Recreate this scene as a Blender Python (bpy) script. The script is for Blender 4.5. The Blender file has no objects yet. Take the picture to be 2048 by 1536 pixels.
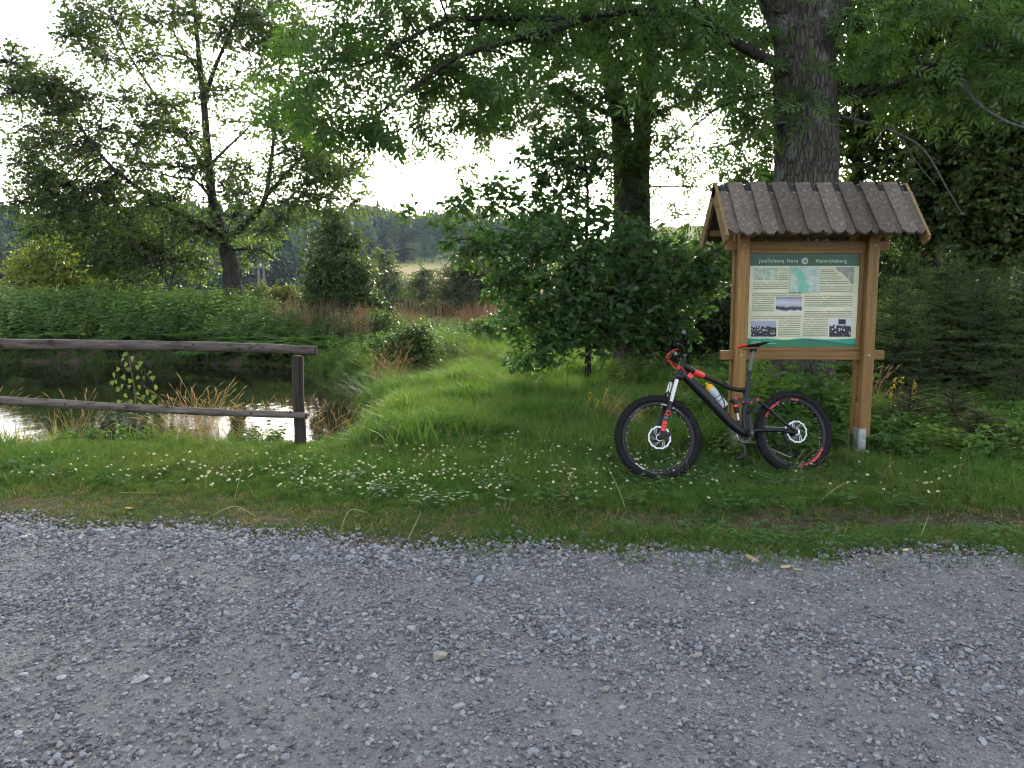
import bpy, math, random
import numpy as np
from mathutils import Vector, Matrix, Euler
R = math.radians
rng = np.random.default_rng(7)
random.seed(7)
sc = bpy.context.scene
C = sc.collection

# ------------------------------------------------------------------ camera, sky, sun, exposure
FPX = 1560.0                       # focal length in pixels of the 2048 px wide photograph
PITCH = R(6.7)
EYE = 1.5
cam = bpy.data.cameras.new('camera')
cam.sensor_width = 36.0
cam.lens = 36.0 * FPX / 2048.0
cam.clip_end = 3000
cam.clip_start = 0.05
camo = bpy.data.objects.new('camera', cam)
C.objects.link(camo)
camo.location = (0, 0, EYE)
camo.rotation_euler = (R(90) - PITCH, 0, 0)
sc.camera = camo

SUN_AZ, SUN_EL = R(7), R(17)        # azimuth to the right of the view axis (+Y), elevation
w = bpy.data.worlds.new('World'); sc.world = w; w.use_nodes = True
nt = w.node_tree
bg = nt.nodes['Background']
sky = nt.nodes.new('ShaderNodeTexSky'); sky.sky_type = 'NISHITA'; sky.sun_disc = False
sky.sun_elevation = SUN_EL; sky.sun_rotation = SUN_AZ
sky.air_density = 1.0; sky.dust_density = 3.0; sky.ozone_density = 1.0
hs = nt.nodes.new('ShaderNodeHueSaturation'); hs.inputs['Saturation'].default_value = 0.42
nt.links.new(sky.outputs[0], hs.inputs['Color'])
nt.links.new(hs.outputs[0], bg.inputs['Color'])
bg.inputs['Strength'].default_value = 0.15
sun = bpy.data.lights.new('sun', 'SUN'); sun.energy = 0.8; sun.angle = R(14); sun.color = (1.0, 0.86, 0.68)
suno = bpy.data.objects.new('sun', sun); C.objects.link(suno)
sd = Vector((math.sin(SUN_AZ) * math.cos(SUN_EL), math.cos(SUN_AZ) * math.cos(SUN_EL), math.sin(SUN_EL)))
suno.rotation_euler = (-sd).to_track_quat('-Z', 'Y').to_euler()
suno.location = (0, 40, 30)
sc.view_settings.view_transform = 'Standard'
sc.view_settings.look = 'None'
sc.view_settings.exposure = 2.25
sc.view_settings.gamma = 1.0
sc.render.engine = 'CYCLES'
cy = sc.cycles
cy.max_bounces = 4; cy.diffuse_bounces = 2; cy.glossy_bounces = 2; cy.transmission_bounces = 3
cy.use_adaptive_sampling = True; cy.adaptive_threshold = 0.02; cy.adaptive_min_samples = 12
cy.transparent_max_bounces = 4; cy.volume_bounces = 0; cy.caustics_reflective = False; cy.caustics_refractive = False
cy.use_denoising = True; cy.use_light_tree = False; cy.filter_width = 1.15

cp, sp_ = math.cos(PITCH), math.sin(PITCH)
def at(u, v, D):
    """world point that stands D metres ahead and is seen at photograph pixel (u, v)"""
    x = (u - 1024) / FPX; y = (768 - v) / FPX
    d = Vector((x, cp + y * sp_, -sp_ + y * cp))
    d *= D / d.y
    return Vector((d.x, d.y, d.z + EYE))

# ------------------------------------------------------------------ mesh helpers
def tag(o, label=None, cat=None, group=None, kind=None):
    if label: o['label'] = label
    if cat: o['category'] = cat
    if group: o['group'] = group
    if kind: o['kind'] = kind
    return o

def link(o, parent=None):
    C.objects.link(o)
    if parent is not None: o.parent = parent
    return o

def empty(name, loc=(0, 0, 0), rz=0, parent=None):
    o = bpy.data.objects.new(name, None); o.empty_display_size = 0.1
    o.location = loc; o.rotation_euler = (0, 0, rz)
    return link(o, parent)

def np_mesh(name, V, F, mat=None, tint=None, smooth=False):
    """V (N,3); F (M,k) all faces with k corners"""
    V = np.asarray(V, np.float32); F = np.asarray(F, np.int32)
    me = bpy.data.meshes.new(name)
    n, m, k = len(V), len(F), F.shape[1]
    me.vertices.add(n); me.loops.add(m * k); me.polygons.add(m)
    me.vertices.foreach_set('co', V.ravel())
    me.polygons.foreach_set('loop_start', np.arange(0, m * k, k, dtype=np.int32))
    me.loops.foreach_set('vertex_index', F.ravel())
    me.update(calc_edges=True)
    if tint is not None:
        a = me.attributes.new('tint', 'FLOAT', 'POINT')
        a.data.foreach_set('value', np.asarray(tint, np.float32))
    if smooth: me.polygons.foreach_set('use_smooth', np.ones(m, bool))
    if mat: me.materials.append(mat)
    return me

def np_obj(name, V, F, mat, parent=None, tint=None, smooth=False):
    return link(bpy.data.objects.new(name, np_mesh(name, V, F, mat, tint, smooth)), parent)

class MB:
    """collects shapes, then links them as one mesh object"""
    def __init__(s): s.v = []; s.f = []
    def add(s, vs, fs):
        b = len(s.v); s.v += [tuple(p) for p in vs]; s.f += [tuple(i + b for i in f) for f in fs]; return s
    def box(s, c, size, rot=None, bev=0.0):
        hx, hy, hz = [q / 2 for q in size]
        M = rot if rot is not None else Matrix.Identity(3)
        c = Vector(c)
        if bev <= 0:
            P = [Vector((x, y, z)) for x in (-hx, hx) for y in (-hy, hy) for z in (-hz, hz)]
            F = [(0, 1, 3, 2), (4, 6, 7, 5), (0, 4, 5, 1), (2, 3, 7, 6), (0, 2, 6, 4), (1, 5, 7, 3)]
        else:
            P = []; idx = {}
            for sx in (-1, 1):
                for sy in (-1, 1):
                    for sz in (-1, 1):
                        for a in range(3):
                            h = [hx - bev, hy - bev, hz - bev]; h[a] += bev
                            idx[(sx, sy, sz, a)] = len(P); P.append(Vector((sx * h[0], sy * h[1], sz * h[2])))
            F = []
            for a in range(3):
                b_, c_ = (a + 1) % 3, (a + 2) % 3
                for sg in (-1, 1):
                    q = []
                    for (i, j) in ((-1, -1), (1, -1), (1, 1), (-1, 1)):
                        k = [0, 0, 0]; k[a] = sg; k[b_] = i; k[c_] = j; q.append(idx[(k[0], k[1], k[2], a)])
                    F.append(tuple(q if sg > 0 else q[::-1]))
                for i in (-1, 1):           # edges along axis a
                    for j in (-1, 1):
                        k0 = [0, 0, 0]; k0[b_] = i; k0[c_] = j; k1 = k0[:]; k0[a] = -1; k1[a] = 1
                        q = [idx[(*k0, b_)], idx[(*k1, b_)], idx[(*k1, c_)], idx[(*k0, c_)]]
                        F.append(tuple(q if i * j < 0 else q[::-1]))
            for sx in (-1, 1):
                for sy in (-1, 1):
                    for sz in (-1, 1):
                        q = [idx[(sx, sy, sz, a)] for a in range(3)]
                        F.append(tuple(q if sx * sy * sz > 0 else q[::-1]))
        return s.add([c + M @ p for p in P], F)
    def tube(s, pts, rad, n=10, caps=True, flat=None):
        """swept tube; rad a number or a list; flat=(a,b) scales the section along its two axes"""
        pts = [Vector(p) for p in pts]; m = len(pts)
        rad = [rad] * m if not hasattr(rad, '__len__') else rad
        vs, fs = [], []
        t0 = (pts[1] - pts[0]).normalized()
        ref = Vector((0, 1, 0)) if abs(t0.y) < 0.9 else Vector((1, 0, 0))
        for i, p in enumerate(pts):
            t = (pts[min(i + 1, m - 1)] - pts[max(i - 1, 0)]).normalized()
            a = (ref - t * ref.dot(t)).normalized(); b = t.cross(a)
            fa, fb = flat if flat else (1, 1)
            for k in range(n):
                th = 2 * math.pi * k / n
                vs.append(p + a * (math.cos(th) * rad[i] * fa) + b * (math.sin(th) * rad[i] * fb))
        for i in range(m - 1):
            for k in range(n):
                k2 = (k + 1) % n
                fs.append((i * n + k, i * n + k2, (i + 1) * n + k2, (i + 1) * n + k))
        if caps:
            fs.append(tuple(range(n))[::-1]); fs.append(tuple((m - 1) * n + k for k in range(n)))
        return s.add(vs, fs)
    def lathe(s, c, axis, prof, n=24, closed=False):
        """prof list of (radius, height along axis)"""
        axis = Vector(axis).normalized(); c = Vector(c)
        ref = Vector((0, 0, 1)) if abs(axis.z) < 0.9 else Vector((1, 0, 0))
        a = (ref - axis * ref.dot(axis)).normalized(); b = axis.cross(a)
        vs, fs = [], []; m = len(prof)
        for (r, h) in prof:
            for k in range(n):
                th = 2 * math.pi * k / n
                vs.append(c + axis * h + a * (r * math.cos(th)) + b * (r * math.sin(th)))
        for i in range(m if closed else m - 1):
            j = (i + 1) % m
            for k in range(n):
                k2 = (k + 1) % n
                fs.append((i * n + k, i * n + k2, j * n + k2, j * n + k))
        return s.add(vs, fs)
    def prism(s, poly, fn, d):
        """polygon of 2D points, fn(p, q, depth) -> 3D, extruded over depth d=(d0,d1)"""
        n = len(poly)
        vs = [fn(p[0], p[1], d[0]) for p in poly] + [fn(p[0], p[1], d[1]) for p in poly]
        fs = [tuple(range(n)), tuple(range(2 * n - 1, n - 1, -1))]
        for i in range(n):
            j = (i + 1) % n; fs.append((j, i, n + i, n + j))
        return s.add(vs, fs)
    def mesh(s, name, mat, smooth=False):
        me = bpy.data.meshes.new(name); me.from_pydata([tuple(p) for p in s.v], [], s.f); me.update()
        if mat: me.materials.append(mat)
        if smooth:
            me.polygons.foreach_set('use_smooth', np.ones(len(me.polygons), bool))
            try: me.set_sharp_from_angle(angle=R(38))
            except Exception: pass
        return me
    def build(s, name, mat, parent=None, smooth=False, label=None):
        o = link(bpy.data.objects.new(name, s.mesh(name, mat, smooth)), parent)
        if label: o['label'] = label
        return o

def interp_path(P, n):
    """resample a list of vectors with a Catmull-Rom curve"""
    P = [Vector(p) for p in P]
    out = []
    m = len(P) - 1
    for i in range(n):
        t = i / (n - 1) * m; k = min(int(t), m - 1); f = t - k
        p0, p1, p2, p3 = P[max(k - 1, 0)], P[k], P[k + 1], P[min(k + 2, m)]
        out.append(0.5 * ((2 * p1) + (p2 - p0) * f + (2 * p0 - 5 * p1 + 4 * p2 - p3) * f * f + (3 * p1 - p0 - 3 * p2 + p3) * f ** 3))
    return out

# ------------------------------------------------------------------ materials
def mat_new(name):
    m = bpy.data.materials.new(name); m.use_nodes = True
    nt = m.node_tree; b = nt.nodes['Principled BSDF']
    return m, nt, b

def N(nt, t, **kw):
    n = nt.nodes.new(t)
    for k, v in kw.items():
        if k in n.inputs: n.inputs[k].default_value = v
        else: setattr(n, k, v)
    return n

def ramp(nt, fac, stops):
    r = nt.nodes.new('ShaderNodeValToRGB')
    el = r.color_ramp.elements
    while len(el) < len(stops): el.new(0.5)
    for e, (p, c) in zip(el, stops):
        e.position = p; e.color = (*c, 1) if len(c) == 3 else c
    nt.links.new(fac, r.inputs[0]); return r

def mixc(nt, fac, a, b, mode='MIX'):
    n = nt.nodes.new('ShaderNodeMix'); n.data_type = 'RGBA'; n.blend_type = mode
    if isinstance(fac, (int, float)): n.inputs[0].default_value = fac
    else: nt.links.new(fac, n.inputs[0])
    for i, q in ((6, a), (7, b)):
        if isinstance(q, tuple): n.inputs[i].default_value = (*q, 1) if len(q) == 3 else q
        else: nt.links.new(q, n.inputs[i])
    return n.outputs[2]

def coords(nt, kind='Object', scale=(1, 1, 1)):
    tc = nt.nodes.new('ShaderNodeTexCoord'); mp = nt.nodes.new('ShaderNodeMapping')
    mp.inputs['Scale'].default_value = scale
    nt.links.new(tc.outputs[kind], mp.inputs[0]); return mp.outputs[0]

def noise(nt, vec, scale, detail=4, rough=0.55, dist=0.0):
    n = N(nt, 'ShaderNodeTexNoise', Scale=scale, Detail=detail, Roughness=rough, Distortion=dist)
    if vec is not None: nt.links.new(vec, n.inputs['Vector'])
    return n.outputs['Fac']

def bump(nt, b, h, strength=0.4, dist=0.01):
    n = N(nt, 'ShaderNodeBump', Strength=strength, Distance=dist)
    nt.links.new(h, n.inputs['Height']); nt.links.new(n.outputs[0], b.inputs['Normal'])

def plain(name, col, rough=0.5, metal=0.0, var=0.12, scale=30, spec=0.5, bmp=0.0):
    m, nt, b = mat_new(name)
    v = coords(nt)
    f = noise(nt, v, scale, 5)
    dark = tuple(c * (1 - var) for c in col); lite = tuple(min(1, c * (1 + var)) for c in col)
    r = ramp(nt, f, [(0.3, dark), (0.7, lite)])
    nt.links.new(r.outputs[0], b.inputs['Base Color'])
    b.inputs['Roughness'].default_value = rough; b.inputs['Metallic'].default_value = metal
    b.inputs['Specular IOR Level'].default_value = spec
    if bmp: bump(nt, b, f, bmp, 0.004)
    return m

def leafmat(name, c1, c2, c3=None, trans=0.4, rough=0.45, inst=False, patch=None, spec=0.35, warm=True):
    """green leaves: colour varies leaf by leaf; light passes through them"""
    m, nt, b = mat_new(name)
    if inst:
        oi = nt.nodes.new('ShaderNodeObjectInfo'); f = oi.outputs['Random']
    else:
        a = nt.nodes.new('ShaderNodeAttribute'); a.attribute_name = 'tint'; f = a.outputs['Fac']
    stops = [(0.0, c1), (0.8, c2)] + ([(1.0, c3)] if c3 else [])
    col = ramp(nt, f, stops).outputs[0]
    if patch:                                   # slow colour drift over the place (dry patches)
        g = nt.nodes.new('ShaderNodeNewGeometry')
        pn = noise(nt, g.outputs['Position'], patch[1], 3)
        pr = ramp(nt, pn, [(0.45, (0, 0, 0)), (0.68, (1, 1, 1))])
        col = mixc(nt, pr.outputs[0], col, patch[0])
    if warm: col = mixc(nt, 1.0, col, (1.14, 1.0, .86), 'MULTIPLY')
    nt.links.new(col, b.inputs['Base Color'])
    b.inputs['Roughness'].default_value = rough
    b.inputs['Specular IOR Level'].default_value = spec if not inst else .06
    t = nt.nodes.new('ShaderNodeBsdfTranslucent')
    br = mixc(nt, 1.0, col, (1.45, 1.5, 0.65), 'MULTIPLY')
    nt.links.new(br, t.inputs['Color'])
    mx = nt.nodes.new('ShaderNodeMixShader'); mx.inputs[0].default_value = trans
    out = nt.nodes['Material Output']
    nt.links.new(b.outputs[0], mx.inputs[1]); nt.links.new(t.outputs[0], mx.inputs[2])
    nt.links.new(mx.outputs[0], out.inputs['Surface'])
    return m

def bark(name, c1, c2, scale=6, stretch=0.18, lichen=None, strength=1.0):
    m, nt, b = mat_new(name)
    v = coords(nt, 'Object', (1, 1, stretch))
    f = noise(nt, v, scale * 3, 6, 0.65, 0.6)
    vo = N(nt, 'ShaderNodeTexVoronoi', Scale=scale * 4, feature='DISTANCE_TO_EDGE'); nt.links.new(v, vo.inputs['Vector'])
    col = ramp(nt, f, [(0.3, c1), (0.7, c2)]).outputs[0]
    crack = ramp(nt, vo.outputs['Distance'], [(0.0, (0.45, 0.45, 0.45)), (0.15, (1, 1, 1))]).outputs[0]
    col = mixc(nt, 0.8, col, crack, 'MULTIPLY')
    if lichen:
        l = noise(nt, coords(nt), 2.6, 6, 0.7)
        lr = ramp(nt, l, [(0.56, (0, 0, 0)), (0.64, (1, 1, 1))])
        col = mixc(nt, lr.outputs[0], col, lichen)
    nt.links.new(col, b.inputs['Base Color']); b.inputs['Roughness'].default_value = 0.95
    b.inputs['Specular IOR Level'].default_value = 0.15
    add = N(nt, 'ShaderNodeMath', operation='ADD'); nt.links.new(f, add.inputs[0]); nt.links.new(crack, add.inputs[1])
    bump(nt, b, add.outputs[0], strength, 0.03)
    return m

def woodmat(name, c1, c2, axis=2, scale=1.0, rough=0.6, bmp=0.25, spots=None, rv=(.8, 1.12)):
    """grain runs along the given object axis"""
    m, nt, b = mat_new(name)
    s = [14 * scale] * 3; s[axis] = 0.7 * scale
    v = coords(nt, 'Object', tuple(s))
    oi = nt.nodes.new('ShaderNodeObjectInfo')
    va = N(nt, 'ShaderNodeVectorMath', operation='ADD')
    nt.links.new(v, va.inputs[0]); nt.links.new(oi.outputs['Location'], va.inputs[1])
    f = noise(nt, va.outputs[0], 3.0, 6, 0.62, 0.7)
    f2 = noise(nt, va.outputs[0], 22.0, 3, 0.6)
    col = ramp(nt, f, [(0.28, c1), (0.72, c2)]).outputs[0]
    fine = ramp(nt, f2, [(0.3, (0.72, 0.72, 0.72)), (0.6, (1, 1, 1))]).outputs[0]
    col = mixc(nt, 0.7, col, fine, 'MULTIPLY')
    if spots:
        l = noise(nt, coords(nt), spots[1], 8, 0.75)
        lr = ramp(nt, l, [(spots[2], (0, 0, 0)), (spots[2] + 0.06, (1, 1, 1))])
        col = mixc(nt, lr.outputs[0], col, spots[0])
    rv = ramp(nt, oi.outputs['Random'], [(0, (rv[0],) * 3), (1, (rv[1], rv[1] * .985, rv[1] * .965))]).outputs[0]
    col = mixc(nt, 1.0, col, rv, 'MULTIPLY')
    nt.links.new(col, b.inputs['Base Color']); b.inputs['Roughness'].default_value = rough
    b.inputs['Specular IOR Level'].default_value = 0.3
    bump(nt, b, f, bmp, 0.006)
    return m

# ------------------------------------------------------------------ terrain
def sstep(a, b, x):
    t = np.clip((np.asarray(x, float) - a) / (b - a), 0, 1); return t * t * (3 - 2 * t)

def wob(x, y, s=1.0, k=0.0):
    x = np.asarray(x, float) * s; y = np.asarray(y, float) * s
    return (np.sin(1.3 * x + 0.7 * y + k) + np.sin(-0.8 * x + 1.7 * y + 1.3 + k) * 0.8 + np.sin(2.9 * x + 1.9 * y + 2.1 * k) * 0.45
            + np.sin(-3.7 * x + 4.3 * y + 0.4) * 0.3 + np.sin(7.1 * x - 5.3 * y + k) * 0.18) / 2.7

EX = [-40, -8, -3.4, -1.27, -0.05, 2.9, 8, 40]
EY = [8.0, 5.75, 5.0, 4.55, 4.36, 4.28, 4.2, 4.0]
def road_edge(x):
    return np.interp(x, EX, EY) + 0.12 * wob(x, x * 0.3, 1.7, 0.5) + 0.03 * wob(x, 0, 7.0)

POND = np.array([(-40, 9.0), (-9, 8.5), (-4, 8.15), (-2.1, 8.2), (-1.75, 9.2), (-1.65, 10.4), (-1.95, 11.4), (-2.05, 12.6), (-2.5, 13.4), (-2.3, 14.6),
                 (-3.2, 16.6), (-4.0, 18.0), (-5.6, 20.2), (-9, 21.3), (-14, 21.6), (-40, 23)], float)
def poly_sd(x, y, P=POND):
    """signed distance to the pond outline, positive inside"""
    x = np.asarray(x, float); y = np.asarray(y, float)
    d = np.full(x.shape, 1e9); ins = np.zeros(x.shape, bool)
    for i in range(len(P)):
        a, b = P[i], P[(i + 1) % len(P)]
        ab = b - a
        t = np.clip(((x - a[0]) * ab[0] + (y - a[1]) * ab[1]) / (ab @ ab), 0, 1)
        d = np.minimum(d, np.hypot(x - a[0] - t * ab[0], y - a[1] - t * ab[1]))
        c = ((a[1] > y) != (b[1] > y)) & (x < (b[0] - a[0]) * (y - a[1]) / (b[1] - a[1] + 1e-12) + a[0])
        ins ^= c
    return np.where(ins, d, -d)

WATER = -0.42
def gz(x, y):
    x = np.asarray(x, float); y = np.asarray(y, float)
    e = road_edge(x)
    d = y - e
    z = 0.002 * sstep(-0.1, 0.5, d)
    # low earth bank beside the wheel rut, stronger on the right
    st = sstep(-0.8, 2.2, x) * 0.014
    z = z + st * sstep(0.72, 1.02, d + 0.05 * wob(x, y, 2.5)) - 0.045 * np.exp(-((d - 0.62) / 0.22) ** 2) * sstep(-0.5, 1.5, x)
    near = sstep(0, 1.2, d)
    z = z + near * (0.012 * wob(x, y, 0.8) + 0.008 * wob(x, y, 3.3, 1.0))
    sd = poly_sd(x, y) + 0.10 * wob(x, y, 2.2)
    z = z - 1.05 * sstep(-0.32, 0.75, sd)
    z = z - 0.11 * sstep(7.2, 8.1, y) * (1 - sstep(8.6, 9.4, y)) * sstep(-1.3, -2.0, x)
    z = z - 0.20 * sstep(-2.2, -0.2, sd) * sstep(12.5, 14.0, y) * sstep(0.0, -1.2, x) * sstep(-9, -6, x) * (1 - sstep(-.3, .7, sd))
    # far bank of the pond
    z = z + 0.38 * sstep(21.0, 24.5, y) * sstep(-2.0, -6.0, x) + 0.12 * sstep(17, 24, y) * (1 - sstep(-2.0, -6.0, x))
    far = np.interp(y, [0, 27, 36, 60, 92, 110, 132, 178, 250, 310, 520], [0, 0, -0.7, -3.6, -3.8, -0.4, 3.6, 9.3, 12.0, 12.5, 13.0])
    z = z + far + sstep(80, 220, y) * (8.0 * sstep(-6, 45, x) - 1.5 * sstep(-40, -140, x)) + sstep(60, 140, y) * 0.9 * wob(x, y, 0.045) + sstep(165, 215, y) * (4.0 * np.exp(-((x / np.maximum(y, 1) + .19) / .05) ** 2) + 2.5 * np.exp(-((x / np.maximum(y, 1) + .06) / .04) ** 2) + 3.5 * np.exp(-((x / np.maximum(y, 1) + .62) / .12) ** 2))
    # road surface: shallow wheel tracks
    rd = 1 - sstep(-0.15, 0.05, d)
    z = z + rd * (0.010 * wob(x, y, 1.1, 2.0) + 0.006 * wob(x, y, 4.0, 0.3))
    return z
def g(x, y): return float(gz(np.array([x]), np.array([y]))[0])
def on_ground(u, v):
    """where the sight line through a photograph pixel meets the ground"""
    lo = None
    for D in np.arange(1.5, 300, 0.04):
        p = at(u, v, D)
        if p.z <= g(p.x, p.y): return Vector((p.x, p.y, g(p.x, p.y)))
    return at(u, v, 60)

def axis_pts(segs):
    out = []
    for (a, b, s) in segs: out += list(np.arange(a, b - 1e-6, s))
    out.append(segs[-1][1]); return np.array(out)

gx = axis_pts([(-400, -60, 20), (-60, -14, 2.0), (-14, -6, 0.35), (-6, 6, 0.1), (6, 14, 0.35), (14, 60, 2.0), (60, 400, 20)])
gy = axis_pts([(-40, 0, 4), (0, 3.6, 0.4), (3.6, 9.6, 0.08), (9.6, 25, 0.2), (25, 60, 1.2), (60, 330, 7), (330, 520, 38)])
X, Y = np.meshgrid(gx, gy)
Z = gz(X, Y)
Z = np.where(Y < road_edge(X) - 0.12, Z - 0.03, Z)       # the ground lies under the road sheet
nx, ny = len(gx), len(gy)
ii = (np.arange(ny - 1)[:, None] * nx + np.arange(nx - 1)[None]).ravel()
Fq = np.stack([ii, ii + 1, ii + nx + 1, ii + nx], 1)

m, nt, b = mat_new('meadow_soil')
geo = nt.nodes.new('ShaderNodeNewGeometry'); P = geo.outputs['Position']
sepn = nt.nodes.new('ShaderNodeSeparateXYZ'); nt.links.new(P, sepn.inputs[0])
n1 = noise(nt, P, 1.6, 5); n2 = noise(nt, P, 14, 6, 0.65); n3 = noise(nt, P, 0.05, 4)
soil = ramp(nt, n2, [(0.25, (0.030, 0.022, 0.015)), (0.6, (0.085, 0.062, 0.045)), (0.85, (0.15, 0.115, 0.085))]).outputs[0]
moss = ramp(nt, n2, [(0.3, (0.014, 0.022, 0.008)), (0.7, (0.04, 0.06, 0.018))]).outputs[0]
nearc = mixc(nt, ramp(nt, n1, [(0.42, (0, 0, 0)), (0.6, (1, 1, 1))]).outputs[0], soil, moss)
hay = ramp(nt, n3, [(0.40, (0.30, 0.26, 0.11)), (0.60, (0.37, 0.285, 0.13))]).outputs[0]
fm = N(nt, 'ShaderNodeMapRange'); nt.links.new(sepn.outputs['Y'], fm.inputs[0]); fm.inputs[1].default_value = 26; fm.inputs[2].default_value = 34
# upper fields are green, the mown strip is straw coloured
gm = N(nt, 'ShaderNodeMapRange'); nt.links.new(sepn.outputs['Y'], gm.inputs[0]); gm.inputs[1].default_value = 154; gm.inputs[2].default_value = 164
gl = N(nt, 'ShaderNodeMapRange'); nt.links.new(sepn.outputs['Y'], gl.inputs[0]); gl.inputs[1].default_value = 112; gl.inputs[2].default_value = 120
xr = N(nt, 'ShaderNodeMapRange'); nt.links.new(sepn.outputs['X'], xr.inputs[0]); xr.inputs[1].default_value = 8; xr.inputs[2].default_value = 20
field = mixc(nt, gl.outputs[0], (0.085, 0.115, 0.04), hay)
field = mixc(nt, gm.outputs[0], field, (0.14, 0.17, 0.06))
field = mixc(nt, xr.outputs[0], field, (0.15, 0.19, 0.065))
col = mixc(nt, fm.outputs[0], nearc, field)
nt.links.new(col, b.inputs['Base Color']); b.inputs['Roughness'].default_value = 0.95; b.inputs['Specular IOR Level'].default_value = 0.1
bump(nt, b, n2, 0.6, 0.03)
M_SOIL = m
tag(np_obj('ground', np.stack([X.ravel(), Y.ravel(), Z.ravel()], 1), Fq, M_SOIL, smooth=True), 'grassy ground falling from the track to the pond and rising to the far hill', None, kind='structure')

# road sheet with a ragged edge
rx = axis_pts([(-60, -9, 3), (-9, -4.5, 0.15), (-4.5, 4.5, 0.06), (4.5, 9, 0.15), (9, 60, 3)])
tt = axis_pts([(0, 0.5, 0.05), (0.5, 1.0, 0.012)])
RX, T = np.meshgrid(rx, tt)
E = road_edge(RX) + 0.06
Y0 = -6.0
RY = Y0 + (E - Y0) * T
RZ = gz(RX, RY) + 0.006 + 0.004 * wob(RX, RY, 9, 0.7)
RZ = RZ - 0.02 * sstep(-0.05, 0.05, RY - E + 0.03)
nx, ny = len(rx), len(tt)
ii = (np.arange(ny - 1)[:, None] * nx + np.arange(nx - 1)[None]).ravel()
m, nt, b = mat_new('road_grit')
geo = nt.nodes.new('ShaderNodeNewGeometry'); P = geo.outputs['Position']
v1 = N(nt, 'ShaderNodeTexVoronoi', Scale=150); nt.links.new(P, v1.inputs['Vector'])
v2 = N(nt, 'ShaderNodeTexVoronoi', Scale=340); nt.links.new(P, v2.inputs['Vector'])
big = noise(nt, P, 1.1, 5, 0.6)
mid = noise(nt, P, 26, 6, 0.7)
sepc = nt.nodes.new('ShaderNodeSeparateColor'); nt.links.new(v1.outputs['Color'], sepc.inputs[0])
grain = ramp(nt, sepc.outputs[0], [(0.0, (0.055, 0.056, 0.06)), (0.5, (0.135, 0.137, 0.145)), (0.86, (0.245, 0.248, 0.258)), (0.97, (0.27, 0.245, 0.205))]).outputs[0]
dust = ramp(nt, mid, [(0.3, (0.115, 0.112, 0.110)), (0.7, (0.235, 0.23, 0.226))]).outputs[0]
dm = ramp(nt, big, [(0.36, (0.25, 0.25, 0.25)), (0.62, (0.85, 0.85, 0.85))]).outputs[0]
col = mixc(nt, dm, grain, dust)
nt.links.new(col, b.inputs['Base Color']); b.inputs['Roughness'].default_value = 0.9; b.inputs['Specular IOR Level'].default_value = 0.25
ad = N(nt, 'ShaderNodeMath', operation='MULTIPLY_ADD'); nt.links.new(v1.outputs['Distance'], ad.inputs[0]); ad.inputs[1].default_value = 1.0; nt.links.new(v2.outputs['Distance'], ad.inputs[2])
bump(nt, b, ad.outputs[0], 0.75, 0.006)
tag(np_obj('gravel_road', np.stack([RX.ravel(), RY.ravel(), RZ.ravel()], 1), np.stack([ii, ii + 1, ii + nx + 1, ii + nx], 1), m, smooth=True),
    'grey gravel track across the foreground', None, kind='structure')

# water
m, nt, b = mat_new('pond_water')
b.inputs['Base Color'].default_value = (0.012, 0.013, 0.007, 1); b.inputs['Roughness'].default_value = 0.02; b.inputs['IOR'].default_value = 1.33
v = coords(nt, 'Object', (1, 0.55, 1))
wn = noise(nt, v, 3.2, 4, 0.55)
bump(nt, b, wn, 0.10, 0.05)
me = MB(); me.add([(-45, 8.0, WATER), (-1.0, 8.0, WATER), (-1.0, 15.0, WATER), (-1.5, 24.0, WATER), (-45, 24.0, WATER)], [(0, 1, 2, 3, 4)])
tag(me.build('pond_water', m), 'still dark pond water reflecting bright sky and bank', None, kind='structure')

# ------------------------------------------------------------------ scattering of what nobody could count
def template_collection(name, meshes):
    col = bpy.data.collections.new(name)
    for i, me in enumerate(meshes):
        o = bpy.data.objects.new('%s_%02d' % (name, i), me); col.objects.link(o)
    return col

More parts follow.
